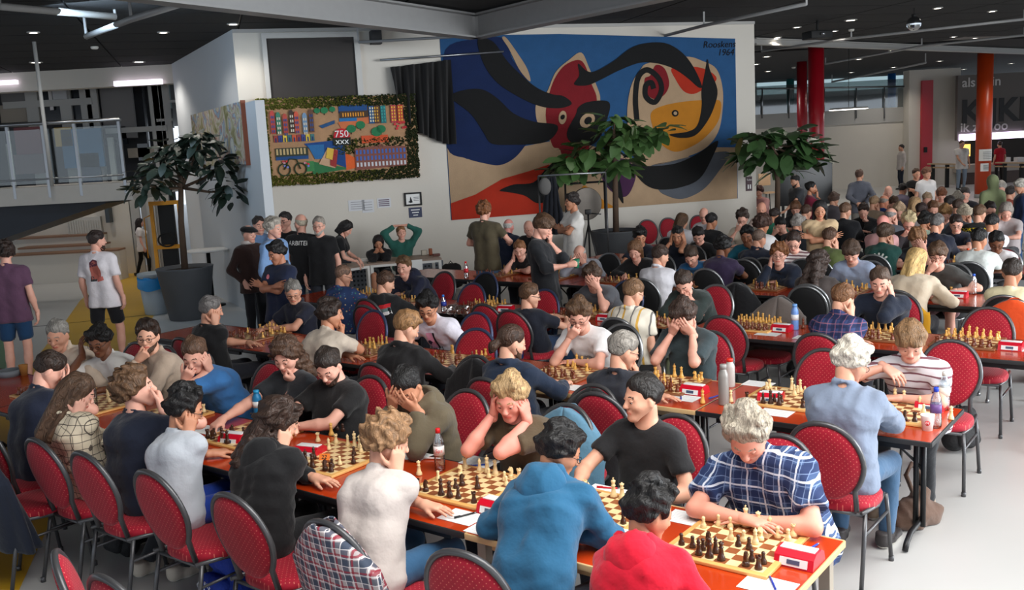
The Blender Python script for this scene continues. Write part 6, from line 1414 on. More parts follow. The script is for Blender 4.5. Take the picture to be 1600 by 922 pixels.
bottle(342, 612, 'clear water bottle beside the girl in the checked shirt', (210, 220, 230), None, None, .22, .032) if False else bottle(147, 640, 'clear water bottle right of the girl in the checked shirt', (214, 222, 230), None, None, .24, .033)
cup(1449, 672, 'white paper cup with round red logo at the second row end', logo=True)
cup(38, 586, 'brown paper coffee cup at the far left table', (176, 120, 60))
p = at_z(15, 588, .735); b = MB(); b.lathe([(.0, 0), (.085, 0), (.10, .06), (.097, .06), (.08, .008), (0, .008)], 24); tag(b.build('bowl', mat('grey_bowl', (120, 126, 132), .6), None, p), 'grey plastic bowl at the far left table', 'bowl')
p = at_z(725, 585, .737); b = MB(); b.box((0, 0, .005), (.15, .075, .01), bev=.003); ph = empty('phone', p, A_ROW+.6, 'dark blue mobile phone lying on the second row table', 'phone'); b.build('phone_case', mat('phone_blue', (46, 56, 78), .25), ph); b = MB(); b.box((0, 0, .0106), (.14, .066, .001)); b.build('screen', mat('phone_glass', (18, 20, 26), .08), ph)
for px, py, k, tone, d in ((1098, 630, 'king', M_PY, 'yellow king standing apart by the red clock'), (1142, 628, 'queen', M_PL, 'pale queen standing apart behind the steel flask'), (1486, 655, 'queen', M_PL, 'pale queen standing alone at the second row end'), (655, 742, 'queen', M_PL, 'pale queen on the table left of the red-capped bottle'), (518, 680, 'queen', M_PY, 'yellow queen standing by the clock at board twenty-two'), (527, 672, 'pawn', M_PD, 'dark captured pawn, left of the pair before the bearded man'), (536, 674, 'pawn', M_PD, 'dark captured pawn, right of the pair before the bearded man'), (497, 690, 'rook', M_PL, 'pale rook captured beside the red clock of board twenty-two'), (1255, 513, 'king', M_PR, 'brown king standing beside the white flask')):
    o = link(k, PCM[k], None, None, at_z(px, py, .737), .4); o.material_slots[0].link = 'OBJECT'; o.material_slots[0].material = tone; tag(o, d, 'chess piece')
# crumpled clear bag of bread
p = at_z(715, 492, .737); f = Fld(.014); f.cap((-.10, 0, .05), (.10, .02, .05), .06, .055, k=0); f.cap((.08, 0, .07), (.17, .02, .10), .03, .012, k=.03); V, Q = f.run(0, folds(45, .018, 3)); e = empty('plastic_bag', p, A_ROW, 'crumpled clear plastic bag of bread rolls on the third row', 'bag'); link('bag_film', np_mesh('bag_film', V, Q, False), e, glass('bag_film', (.9, .88, .86), .9, .2))
for i in range(5): b = MB(); V, F = uvs((0, 0, 0), 1, 8, 6); o = link('bread_roll', np_mesh('bread_roll', V*np.array([.035, .028, .022]), np.array(F)), e, mat('bread', (150, 92, 60), .8)); o.location = (-.09+.045*i, .012*(-1)**i, .03)

# ================================================================== people at the tables
SEATED = []
def seated(label, px, py, row, side, zt=1.17, dx=0.0, ch='red', chl=None, hip=.27, chback=.0, chdx=0.0, **k):
    en, ef = RN[row], RN[row]+TW; sg = 1 if side == 'n' else -1; oh = en-hip if side == 'n' else ef+hip
    p = at_z(px, py, zt); a = (float(p @ NR)-oh)*sg; a2 = min(max(a, -.02), .40)
    if abs(a-a2) > 1e-4: p = at_plane(px, py, NR*(oh+sg*a2), NR)
    if row == 0 and side == 'n': dx -= .07
    s_ = float(p @ DR)-dx; loc = RC(s_, oh); face = AF if side == 'n' else AB
    lod = 'n' if row < 2 else 'm' if row < 4 else 'f'
    k.setdefault('lod', lod); k.setdefault('edge', hip)
    inf = person(label, loc, face, p, **k); SEATED.append((label, row, side, round(s_, 2), round(a2, 2), round(float(p[2]), 2), round(inf['spine'], 2)))
    if ch:
        co = RC(s_+((.12 if row == 0 and side == 'n' else 0)+chdx), oh-sg*(.03+chback)); inf['chair'] = chair(co, face, chl or 'chair occupied by the '+' '.join(label.split()[:11]), ch)
    return inf
SK, SKT, SKD, SKP, SKL = (206, 152, 126), (190, 134, 104), (120, 78, 56), (222, 168, 148), (214, 162, 136)
BRN, DBR, BLKH, GRY, SND, WHT, AUB, BLO = (72, 48, 32), (44, 30, 22), (20, 18, 18), (128, 124, 118), (160, 128, 92), (196, 190, 178), (104, 58, 34), (176, 142, 96)
# --- front row, backs to us
n1 = seated('youth in a navy tee with a hand over his brow', 78, 578, 0, 'n', 1.17, hair=('short', DBR), skin=SKP, shirt=(30, 36, 54), arms=('table', 'eyes'), hp=35, hy=-25, pants=(150, 170, 150))
n2 = seated('girl with long brown hair in a cream checked shirt', 122, 614, 0, 'n', 1.15, hair=('long', (84, 62, 46)), skin=SKP, fem=1, style='shirt', sleeve='long', shirt=bands('cream_check', (222, 208, 182), [(0, .05, .09, (70, 60, 56), .9, 0), (2, .05, .09, (70, 60, 56), .9, 0), (1, .05, .09, (70, 60, 56), .6, 0)]), arms=('table', 'cheek'), hp=30, hy=-30, pants=(60, 60, 66), hs=.95, chdx=-.06)
n3 = seated('curly-haired youth in a navy tee gazing up with his hand at his mouth', 213, 608, 0, 'n', 1.2, hair=('curly', (92, 66, 44)), skin=SKP, shirt=(28, 34, 50), arms=('fold', 'mouth'), hp=-8, hy=-35, pants=(40, 42, 46), legs='tuck', shoes=(190, 180, 165))
n4 = seated('boy with short black hair in a white tee', 290, 640, 0, 'n', 1.12, hair=('wild', BLKH), skin=SKT, shirt=(192, 198, 206), arms=('table', 'cheek'), hp=22, hy=-30, pants=(30, 60, 150), hs=.95, specs=True, cut=.85, chdx=.2)
n5 = seated('player with long dark wavy hair in a black hoodie', 437, 660, 0, 'n', 1.12, hair=('wavy', (54, 38, 30)), skin=SKL, shirt=(20, 20, 22), style='hood', sleeve='long', arms=('fold', 'cheek'), hp=25, hy=-35, pants=(24, 24, 26), shoes=(24, 24, 26), chdx=.14)
n6 = seated('player with curly fair hair in a white tee and blue jeans', 607, 690, 0, 'n', 1.13, hair=('curly', (140, 106, 74)), skin=SKL, shirt=(204, 194, 188), arms=('fold', 'cheek'), hp=20, hy=-30, pants=(52, 92, 128), fem=0, cut=.8)
n7 = seated('child in a blue hooded jacket with black hair', 876, 704, 0, 'n', 1.10, hair=('thick', BLKH), skin=SKT, shirt=(34, 88, 122), style='hood', sleeve='long', arms=('table', 'fold'), hp=30, hy=-40, pants=(40, 44, 54), hs=.93, hip=.22, width=1.1, specs=True, fat=.1, ch=None)
n8 = seated('child in a red hoodie with black hair', 1016, 800, 0, 'n', 1.08, hair=('wild', BLKH), skin=SKT, shirt=(196, 16, 44), style='hood', sleeve='long', arms=('lap', 'lap'), hp=25, hy=-35, pants=(40, 44, 54), hs=.9, hip=.30)
# --- front row, facing us
f1 = seated('gray-haired man in a cream shirt over a white tee', 90, 524, 0, 'f', 1.17, hair=('short', GRY), skin=SK, shirt=(206, 186, 166), style='shirt', sleeve='long', arms=('table', 'table'), hp=20, hy=35)
f2 = seated('dark-skinned boy in glasses and a white tee raising a hand', 155, 533, 0, 'f', 1.14, hair=('thick', BLKH), skin=SKD, shirt=(226, 222, 216), arms=('table', ('loc', dict(W=(.20, .30, 1.02), D=(-.1, .1, 1), N=(.2, 1, 0), hint=(.6, .2, -1), pose='relax'))), hp=25, hy=30, specs=True, cut=.8, hs=.97)
f3 = seated('bearded man in glasses and a beige sweater, fist at his chin', 231, 525, 0, 'f', 1.2, hair=('side', DBR), skin=SKL, shirt=(178, 158, 140), style='sweater', sleeve='long', arms=('fold', 'chin'), hp=10, hy=42, specs=True, beard=(76, 54, 40), cut=.6)
f4 = seated('man in a blue polo shirt holding his face in both hands', 304, 554, 0, 'f', 1.17, hair=('short', (84, 60, 44)), skin=SKP, shirt=(60, 116, 176), style='polo', arms=('cheek', 'mouth'), hp=30, hy=30, fat=.18)
f5 = seated('long-haired player in a charcoal tee reaching for a piece', 447, 556, 0, 'f', 1.15, hair=('wavy', (76, 54, 40)), skin=SKP, shirt=(44, 46, 50), arms=('chin', 'reach'), hp=28, hy=22)
f6 = seated('bearded man in a black tee leaning on his forearm', 513, 572, 0, 'f', 1.13, hair=('short', (42, 32, 26)), skin=SKP, shirt=(26, 25, 26), arms=('fold', ('loc', dict(W=(.06, .40, .86), D=(-.8, .3, -.3), N=(.1, .2, 1), hint=(.8, .1, -.6), pose='relax'))), hp=38, hy=20, beard=(64, 44, 34), fat=.25, width=1.1)
f7 = seated('youth in an olive hoodie with fingers pressed to his brow', 636, 604, 0, 'f', 1.13, hair=('short', BLKH), skin=SKT, shirt=(94, 84, 66), style='hood', sleeve='long', arms=('eyes', 'forehead'), hp=42, hy=12)
f8 = seated('sandy-haired man in a brown polo clasping his cheeks', 797, 622, 0, 'f', 1.15, hair=('thick', (168, 138, 98)), skin=(226, 150, 132), shirt=(86, 72, 54), style='polo', arms=('cheek', 'temple'), hp=24, hy=15, fat=.2, width=1.05)
f9 = seated('youth in a black tee turned to look left', 1003, 622, 0, 'f', 1.17, hair=('short', (28, 24, 22)), skin=SKL, shirt=(30, 30, 32), arms=('lap', 'table'), hp=4, hy=-32, hip=.36)
PLD = bands('blue_plaid', (64, 84, 122), [(0, .085, .42, (36, 50, 88), .9, .1), (2, .085, .42, (36, 50, 88), .85, .1), (0, .085, .10, (214, 220, 230), .85, .45), (2, .085, .10, (214, 220, 230), .85, .45), (0, .0425, .08, (130, 150, 186), .6, .2), (2, .0425, .08, (130, 150, 186), .6, .2)])
f10 = seated('gray-haired man in a blue plaid short-sleeved shirt, arms folded on the table', 1168, 680, 0, 'f', 1.15, dx=-.10, chdx=-.18, hs=1.05, hair=('wild', (158, 148, 132)), skin=(224, 158, 136), shirt=PLD, style='shirt', arms=(('loc', dict(W=(.02, .36, .785), D=(1, .3, 0), hint=(-1, .1, -.3), pose='flat')), ('loc', dict(W=(.06, .40, .80), D=(-1, .2, 0), hint=(1, .1, -.3), pose='flat'))), hp=48, hy=12, width=1.25, fat=.12, pants=(50, 50, 56), cut=.7)
# --- second row
g1 = seated('gray-haired man in a black tee propping his cheek', 330, 484, 1, 'n', 1.17, hair=('short', (104, 100, 98)), skin=SK, shirt=(22, 22, 24), arms=('fold', 'cheek'), hp=15, hy=-30, ch='red')
g2 = seated('dark-haired man in a beige tee with his hand at his chin', 517, 491, 1, 'n', 1.18, hair=('thick', (46, 34, 28)), skin=SKT, shirt=(196, 182, 166), arms=('fold', 'chin'), hp=10, hy=-38, width=1.06, ch='red')
g3 = seated('blond youth in a black jacket, back to us', 636, 512, 1, 'n', 1.17, hair=('side', (142, 104, 66)), skin=SKL, shirt=(26, 25, 26), style='jacket', sleeve='long', arms=('fold', 'table'), hp=30, hy=-25, ch='red')
g4 = seated('man with a long brown ponytail in a navy jacket', 800, 535, 1, 'n', 1.17, hair=('pony', (62, 42, 30)), skin=SKL, shirt=(30, 42, 62), style='jacket', sleeve='long', arms=('fold', 'table'), hp=18, hy=-30, beard=(80, 56, 42), ch='red')
g5 = seated('balding gray man in a dark shirt and glasses', 975, 548, 1, 'n', 1.17, hair=('short', (138, 132, 124)), skin=SK, shirt=(38, 40, 48), style='shirt', sleeve='long', arms=('fold', 'chin'), hp=20, hy=-35, specs=True, pants=(90, 130, 170), width=1.06, ch='red')
g6 = seated('white-haired man in a pale blue shirt at the second row end', 1330, 566, 1, 'n', 1.2, hair=('thick', (200, 192, 178)), skin=SK, shirt=(118, 130, 150), style='shirt', sleeve='long', arms=('fold', 'fold'), hp=30, hy=-28, specs=True, pants=(62, 92, 122), shoes=(60, 56, 56), ch='red')
h1 = seated('gray-haired man in a navy polo at the far left board', 458, 456, 1, 'f', 1.13, hair=('short', GRY), skin=SK, shirt=(30, 32, 46), style='polo', arms=('fold', 'table'), hp=25, hy=45, specs=True, ch=None)
h2 = seated('black-haired youth in glasses and a white football shirt', 668, 480, 1, 'f', 1.14, hair=('thick', BLKH), skin=SKT, shirt=(222, 218, 230), arms=('lap', 'table'), hp=30, hy=28, specs=True, ch='redblue')
h3 = seated('brown-haired youth in a white tee resting his mouth on his hand', 905, 492, 1, 'f', 1.17, hair=('thick', (88, 64, 44)), skin=SKP, shirt=(230, 228, 228), arms=('fold', 'mouth'), hp=32, hy=20, specs=True, ch='black')
h4 = seated('dark-haired youth in a dark green tee hiding his face in his hands', 1068, 494, 1, 'f', 1.18, hair=('thick', (60, 44, 36)), skin=SKP, shirt=(54, 66, 70), arms=('forehead', 'forehead'), hp=48, hy=10, width=1.06, ch='red', cut=.85)
STRP = bands('striped_polo', (214, 212, 218), [(2, .052, .22, (104, 40, 58), .9, 0)])
h5 = seated('brown-haired boy in a striped polo hovering a hand over the board', 1422, 534, 1, 'f', 1.15, hair=('fringe', (128, 98, 68)), skin=SKP, shirt=STRP, style='polo', arms=('fold', ('loc', dict(W=(.14, .34, .98), D=(-.75, .35, -.35), N=(.1, .3, 1), hint=(1, .1, -.4), pose='relax'))), hp=32, hy=18, pants=(34, 36, 40), shoes=(150, 132, 112), width=1.08, ch=None)
# --- third row
j1 = seated('balding man in a blue floral shirt', 537, 431, 2, 'n', 1.15, hair=('buzz', (120, 92, 76)), skin=SK, shirt=speckle('floral_blue', (44, 66, 112), [(214, 190, 150), (190, 90, 70), (70, 110, 150), (60, 130, 110)], 26), style='shirt', arms=('table', 'table'), hp=20, hy=-35, specs=True, fat=.15, ch=None)
j2 = seated('youth in a black hoodie with red and grey sleeve stripes', 603, 442, 2, 'n', 1.15, hair=('short', (70, 48, 34)), skin=SKL, shirt=(24, 24, 26), style='hood', sleeve='long', arms=('fold', 'table'), hp=25, hy=-30, ch='red')
j3 = seated('boy in a navy tee and glasses stretching an arm', 828, 462, 2, 'n', 1.17, hair=('short', (84, 58, 38)), skin=SKL, shirt=(26, 30, 42), arms=('fold', 'table'), hp=12, hy=-40, specs=True, pants=(40, 60, 90), ch='red')
j4 = seated('brown-haired man in a cream shirt with yellow and grey stripes', 990, 458, 2, 'n', 1.17, hair=('short', (116, 86, 60)), skin=SKL, shirt=bands('yellow_stripe', (224, 216, 200), [(0, .15, .12, (214, 164, 60), .95, .12), (0, .15, .09, (104, 100, 100), .95, .5)]), style='shirt', arms=('table', 'down'), hp=25, hy=-25, specs=True, pants=(120, 126, 100), ch='black')
j5 = seated('boy in a blue and red checked flannel shirt', 1317, 468, 2, 'n', 1.14, hair=('short', (112, 76, 48)), skin=SKL, shirt=bands('flannel', (52, 64, 106), [(0, .06, .4, (30, 38, 70), .8, 0), (2, .06, .4, (30, 38, 70), .8, 0), (0, .06, .08, (140, 90, 110), .8, .5), (2, .06, .08, (150, 96, 110), .8, .5)]), style='shirt', sleeve='long', arms=('fold', 'cheek'), hp=28, hy=-25, ch='red')
k1 = seated('young man in a navy hoodie before the arbiters table', 631, 417, 2, 'f', 1.17, hair=('side', (104, 78, 52)), skin=SKP, shirt=(26, 30, 50), style='hood', sleeve='long', arms=('fold', 'table'), hp=14, hy=20, ch='red')
k2 = seated('young man in a grey tee with his hand over one eye', 925, 432, 2, 'f', 1.17, hair=('thick', (72, 54, 42)), skin=SKP, shirt=(84, 86, 92), arms=('eyes', 'table'), hp=25, hy=15, ch='blackblue')
k3 = seated('youth in a dark green sweatshirt with his face on his fist', 1068, 442, 2, 'f', 1.12, hair=('short', (60, 46, 38)), skin=SKP, shirt=(44, 54, 52), style='sweater', sleeve='long', arms=('mouth', 'fold'), hp=45, hy=10, ch='redsilver')
k4 = seated('man in a navy sweater resting his face on his palm', 1375, 440, 2, 'f', 1.18, hair=('short', (84, 66, 54)), skin=SKP, shirt=(26, 34, 50), style='sweater', sleeve='long', arms=('cheek', 'reach'), hp=22, hy=10, width=1.08, ch='red')
# --- fourth row
l1 = seated('person with dark curly hair in a charcoal corduroy jacket, back to us', 1279, 412, 3, 'n', 1.15, hair=('wavy', (58, 44, 38)), skin=SK, shirt=(70, 62, 60), style='jacket', sleeve='long', arms=('fold', 'fold'), hp=20, hy=-10, ch='black')
l2 = seated('player with long blond hair in a cream top', 1433, 408, 3, 'n', 1.16, hair=('long', (206, 172, 112)), skin=SKL, fem=1, shirt=(206, 190, 168), sleeve='long', style='sweater', arms=('fold', 'table'), hp=20, hy=-25, ch='red')
l3 = seated('dark-haired man in a white shirt, back half turned', 1032, 400, 3, 'n', 1.17, hair=('short', (58, 42, 34)), skin=SKL, shirt=(214, 212, 218), style='shirt', sleeve='long', arms=('fold', 'table'), hp=20, hy=-35, ch='black')
l4 = seated('dark-haired boy in a cream tee at the right edge', 1582, 426, 3, 'n', 1.15, hair=('short', (44, 34, 28)), skin=SKT, shirt=(226, 216, 178), arms=('fold', 'table'), hp=20, hy=-10, ch='black')
m1 = seated('bald man in a grey shirt holding his brow', 906, 398, 3, 'f', 1.12, hair=('rim', (190, 186, 180)), skin=SKP, shirt=(150, 152, 162), style='shirt', sleeve='long', arms=('forehead', 'forehead'), hp=40, hy=15, ch='black')
m2 = seated('red-haired man in black resting his cheek on his hand', 812, 390, 3, 'f', 1.15, hair=('short', (130, 86, 54)), skin=SKP, shirt=(26, 25, 27), arms=('fold', 'cheek'), hp=25, hy=25, ch='black')
m3 = seated('young woman with brown hair in a black cardigan', 992, 392, 3, 'f', 1.12, hair=('bob', (110, 76, 50)), skin=SKP, fem=1, shirt=(22, 22, 24), style='sweater', sleeve='long', arms=('table', 'reach'), hp=28, hy=15, ch='black')
m4 = seated('man in a blue polo bowed over his board', 1080, 400, 3, 'f', 1.13, hair=('short', (64, 48, 38)), skin=SKP, shirt=(36, 92, 138), style='polo', arms=('fold', 'fold'), hp=45, hy=10, ch='black')
m5 = seated('curly red-haired man in glasses and a navy jacket', 1217, 398, 3, 'f', 1.17, hair=('curly', (120, 76, 44)), skin=SKP, shirt=(28, 36, 52), style='shirt', sleeve='long', arms=('fold', 'cheek'), hp=5, hy=15, specs=True, ch='black')
m6 = seated('youth in a light blue sweatshirt looking down', 1330, 394, 3, 'f', 1.16, hair=('fringe', (76, 58, 46)), skin=SKP, shirt=(156, 172, 200), style='sweater', sleeve='long', arms=('lap', 'lap'), hp=35, hy=10, ch='black')
m7 = seated('youth in a charcoal tee and glasses, hand at his mouth', 1465, 398, 3, 'f', 1.18, hair=('fringe', (92, 68, 50)), skin=SKP, shirt=(66, 66, 64), arms=('table', 'mouth'), hp=18, hy=12, specs=True, pants=(120, 90, 96), shorts=True, ch='black')
# --- fifth row and beyond
def crowd(label, px, py, side, zt=1.17, ch=None, **k):
    p = at_z(px, py, zt); face = AF if side == 'n' else AB; f_ = np.array([math.cos(face), math.sin(face), 0]); loc = p-f_*k.pop('a', .15); k.setdefault('lod', 'f'); k.setdefault('hp', 22); k.setdefault('hy', -20 if side == 'n' else 15); k.setdefault('arms', ('fold', 'fold'))
    inf = person(label, (loc[0], loc[1], 0), face, p, **k)
    if ch: chair((loc-f_*.03)[:2], face, 'chair occupied by the '+' '.join(label.split()[:11]), ch)
    return inf
crowd('young man in navy holding his ears behind the girl in black', 1059, 368, 'f', arms=('temple', 'temple'), hair=('short', BLKH), skin=SKT, shirt=(30, 34, 46), ch='black', lod='m', showlegs=True)
crowd('dark-haired youth in navy left of the one holding his ears', 1000, 370, 'f', hair=('thick', BLKH), skin=SKT, shirt=(26, 30, 44), hy=40, lod='m')
crowd('dark-haired man in a black tee bending over his board', 1091, 368, 'f', 1.12, hair=('short', (30, 24, 22)), skin=SKP, shirt=(18, 18, 20), hp=40, arms=('table', 'table'), lod='m', showlegs=True)
crowd('black-haired youth in a purple tee, back to us', 1130, 386, 'n', hair=('thick', BLKH), skin=SKD, shirt=(56, 44, 72), ch='black', lod='m', showlegs=True)
crowd('balding man in a navy jacket, back to us', 1186, 374, 'n', hair=('buzz', (104, 84, 72)), skin=SK, shirt=(30, 36, 52), style='jacket', sleeve='long', ch='black', lod='m', width=1.1, showlegs=True)
crowd('dark-skinned youth in teal with a hand at his mouth', 1167, 368, 'f', hair=('side', BLKH), skin=(150, 100, 74), shirt=(30, 96, 116), arms=('mouth', 'table'), lod='m')
crowd('woman in a red and white striped pullover and glasses', 1240, 378, 'f', hair=('bun', (56, 40, 34)), skin=SKP, fem=1, shirt=bands('red_white_stripe', (222, 216, 214), [(2, .04, .4, (90, 36, 52), .9, 0)]), style='sweater', sleeve='long', arms=('table', 'temple'), specs=True, hp=30, lod='m', ch='black')
crowd('youth in an olive tee, back to us', 1297, 372, 'n', hair=('short', (80, 54, 38)), skin=SKL, shirt=(74, 84, 44), arms=('fold', 'cheek'), lod='m', ch='black')
gt = crowd('youth in a dark green tee with a white fan print on the back', 1383, 366, 'n', hair=('fringe', (72, 54, 40)), skin=SKL, shirt=(24, 66, 60), arms=('fold', 'cheek'), lod='m', ch='black')
crowd('curly fair youth with a hand on his forehead', 1433, 374, 'f', 1.1, hair=('curly', (136, 96, 64)), skin=SKP, shirt=(30, 32, 40), arms=('forehead', 'fold'), hp=35, lod='m')
crowd('black-haired youth in a white raglan with green sleeves, back to us', 1530, 374, 'n', hair=('short', BLKH), skin=SKT, shirt=(210, 214, 210), lod='m', ch='black', showlegs=True, width=1.05)
crowd('dark-skinned youth in glasses and a white tee facing the raglan shirt', 1557, 378, 'f', 1.1, hair=('short', BLKH), skin=SKD, shirt=(226, 224, 226), specs=True, hp=35, lod='m', ch='redsilver')
crowd('man in a navy polo and glasses with folded arms', 1494, 350, 'f', 1.11, hair=('short', (50, 38, 34)), skin=SKP, shirt=(30, 34, 50), style='polo', specs=True, hp=25, lod='m')
crowd('gray-haired man in a navy jumper, back to us', 1464, 350, 'n', 1.25, hair=('short', (96, 92, 90)), skin=SK, shirt=(26, 30, 46), style='sweater', sleeve='long', lod='m')
crowd('brown-haired man in a white shirt near the stacked red chairs', 1066, 346, 'n', hair=('bob', (84, 58, 36)), skin=SKL, shirt=(208, 204, 208), style='shirt', sleeve='long', ch='black')
crowd('dark-haired man in a black tee, back to us by the white wall', 1112, 346, 'n', 1.2, hair=('short', (26, 22, 22)), skin=SKT, shirt=(18, 18, 20))
crowd('bald man in grey leaning in beyond the black tee', 1100, 336, 'f', hair=('rim', (150, 140, 134)), skin=SKP, shirt=(170, 168, 172), specs=True)
crowd('man in a cream shirt and glasses by the wall end', 1160, 342, 'f', 1.2, hair=('wild', (60, 46, 40)), skin=SKP, shirt=(214, 204, 186), style='shirt', specs=True, arms=('fold', 'mouth'))
crowd('person with a big brown afro in a white tee', 1192, 352, 'n', hair=('afro', (64, 40, 30)), skin=SKT, shirt=(222, 220, 220))
crowd('bald man beside the white wall end', 1190, 327, 'f', 1.2, hair=('none', GRY), skin=(222, 160, 136), shirt=(180, 160, 150), hp=10)
crowd('youth in black covering his eyes with both hands', 1219, 352, 'f', 1.1, hair=('short', BLKH), skin=SKP, shirt=(16, 16, 18), arms=('eyes', 'eyes'), hp=35)
crowd('brown-haired youth in a black tee and glasses by the tree', 1243, 326, 'f', 1.15, hair=('fringe', (104, 70, 48)), skin=SKP, shirt=(18, 18, 20), specs=True)
crowd('brown-haired youth in navy, back to us, beside the standing woman', 1260, 332, 'n', 1.15, hair=('short', (76, 52, 40)), skin=SKL, shirt=(28, 32, 46))
crowd('gray-haired person in black, back to us, before the standing woman', 1247, 350, 'n', 1.15, hair=('thick', (150, 144, 138)), skin=SK, shirt=(24, 25, 30), style='jacket', sleeve='long')
crowd('brown-haired man in a black sweater, back to us', 1321, 330, 'n', 1.26, hair=('short', (104, 76, 56)), skin=SKL, shirt=(18, 19, 24), sleeve='long', style='sweater', width=1.1)
crowd('man in a black track jacket with white stripes, fist at his mouth', 1349, 330, 'f', 1.12, hair=('side', (50, 36, 30)), skin=SKP, shirt=(18, 18, 20), style='jacket', sleeve='long', arms=('chin', 'fold'), hp=28)
CROWD = [(1388, 300, 'f', 'none', (110, 80, 62), SKP, (22, 22, 24), 'man with cropped hair in black by the cola bottle'), (1411, 296, 'n', 'short', (30, 26, 26), SK, (96, 90, 110), 'dark-haired man in a purple checked shirt far back'), (1381, 316, 'n', 'rim', (150, 140, 130), (206, 140, 112), (50, 80, 150), 'balding man in a royal blue shirt far back'), (1397, 318, 'f', 'short', BRN, SKP, (40, 40, 52), 'brown-haired man in dark blue behind the blond woman'),
 (1430, 320, 'n', 'bob', (176, 140, 100), SKL, (30, 32, 46), 'blond woman in navy, back to us, far back'), (1449, 312, 'f', 'short', (180, 150, 120), SKP, (34, 34, 40), 'fair person in black below the white tee boy'), (1471, 304, 'f', 'fringe', (110, 62, 36), SKP, (176, 150, 128), 'auburn-haired youth in beige far back'), (1496, 312, 'n', 'thick', (170, 160, 146), SK, (120, 100, 84), 'gray curly-haired person left of the facing man'), (1508, 304, 'f', 'short', (48, 38, 34), SKP, (34, 34, 40), 'dark-haired man facing us left of the orange column'),
 (1392, 338, 'n', 'rim', (140, 134, 130), SKP, (104, 106, 114), 'balding gray man in a grey shirt'), (1405, 330, 'f', 'thick', (190, 160, 130), SKP, (92, 96, 104), 'sandy gray-haired man bent low in grey'), (1380, 350, 'n', 'none', GRY, (222, 150, 140), (200, 150, 150), 'bald pink-headed man beside the dark green tee'), (1440, 330, 'n', 'short', (50, 32, 30), SKL, (206, 198, 200), 'dark-haired woman in a white blouse'), (1458, 326, 'f', 'short', (104, 70, 48), SKP, (40, 38, 42), 'brown-haired man with a long face in dark check'),
 (1477, 334, 'f', 'thick', (160, 120, 78), SKP, (96, 106, 116), 'blond youth in a grey jacket'), (1484, 318, 'n', 'short', (36, 28, 26), SKL, (40, 42, 54), 'black-haired man behind the blond youth'), (1497, 324, 'n', 'short', (66, 48, 38), SKL, (104, 142, 164), 'brown-haired man in a pale blue sweater'), (1420, 348, 'f', 'wild', (196, 176, 136), SKP, (54, 48, 52), 'white-haired elderly woman in glasses and dark check'), (1446, 346, 'n', 'thick', BLKH, SKT, (166, 186, 166), 'black-haired boy in a mint tee'),
 (1547, 328, 'f', 'short', (38, 28, 26), SKP, (104, 32, 48), 'dark-haired man in maroon and glasses'), (1550, 350, 'n', 'short', BLKH, SKT, (222, 216, 222), 'black-haired man in a white tee by the clear bottle'), (1572, 330, 'f', 'bob', (150, 140, 132), SKP, (170, 160, 160), 'gray-haired woman in a patterned blouse'), (1579, 302, 'n', 'short', (40, 32, 30), SKL, (150, 66, 48), 'dark-haired man in rust at the right edge'), (1564, 294, 'f', 'thick', (170, 164, 156), SKP, (120, 116, 120), 'gray-haired person beyond the green hoodie'), (1507, 335, 'n', 'thick', (186, 172, 150), SK, (80, 80, 90), 'white-haired person left of the football jersey'),
 (1186, 300, 'f', 'curly', (70, 40, 34), SKP, (176, 130, 130), 'curly-haired woman in pink behind the wall end'), (1303, 312, 'n', 'thick', (80, 60, 50), SKL, (90, 84, 90), 'brown-haired person in grey beside the black sweater'), (1366, 318, 'n', 'short', (150, 120, 90), SKL, (150, 130, 110), 'fair-haired man in tan far back'), (1210, 338, 'n', 'short', (44, 32, 28), SKT, (30, 110, 84), 'dark-haired youth in a green tee by the bald man')]
for i, (x, y, sd_, hk, hc_, sk_, c_, lb) in enumerate(CROWD): crowd(lb, x, y, sd_, hair=(hk, hc_), skin=sk_, shirt=c_, sleeve='long' if i % 3 else 'short', style='sweater' if i % 3 else 'tee', hp=15+(i*7) % 25, arms=('fold', ('cheek', 'fold', 'chin')[i % 3]), specs=(i in (17, 19)))
dj = crowd('man in a black and yellow football jersey, back to us', 1531, 334, 'n', 1.2, hair=('short', (100, 74, 54)), skin=SKL, shirt=(22, 22, 22))
# --- standing people
def standing(label, px, py, z, face_deg, lod='m', off=(0, 0), **k):
    p = at_z(px, py, z); k.setdefault('arms', ('down', 'down')); k.setdefault('hp', 5); k.setdefault('showlegs', True)
    return person(label, (p[0]+off[0], p[1]+off[1], 0), math.radians(face_deg), p, stand=True, lod=lod, hs=k.pop('hs', z/1.62), **k)
standing('curly-haired man in a plum tee and blue shorts, back to us', 8, 395, 1.62, 95, hair=('curly', (50, 36, 30)), skin=SKP, shirt=(92, 62, 84), pants=(26, 58, 92), shorts=True, width=1.1, hy=30)
wt = standing('man in a printed white tee and black shorts walking away', 152, 376, 1.64, 80, hair=('short', (44, 32, 28)), skin=SKP, shirt=(226, 220, 224), pants=(22, 22, 26), shorts=True, width=1.1, hy=-35, beard=(60, 44, 36), legs={1: .12, -1: -.1}, arms=('down', 'down'), cut=.8)
pg = at_z(226, 431, 0); person('long-haired girl in black flared trousers walking by the lobby door', (pg[0], pg[1], 0), math.radians(20), (pg[0]+.03, pg[1], 1.24), hair=('long', (34, 24, 24)), skin=SKP, shirt=(214, 208, 206), stand=True, lod='m', hs=.78, fem=1, arms=('down', 'down'), pants=(18, 18, 20), legs={1: .15, -1: -.12}, hp=5)
s4 = standing('older man in a brown jacket, black cap and neckerchief', 389, 366, 1.56, -35, hair=('rim', GRY), skin=SKP, shirt=(50, 32, 28), style='jacket', sleeve='long', arms=('pocket', 'pocket'), pants=(24, 24, 28), cap=(16, 16, 18), width=1.1, off=(0, 0))
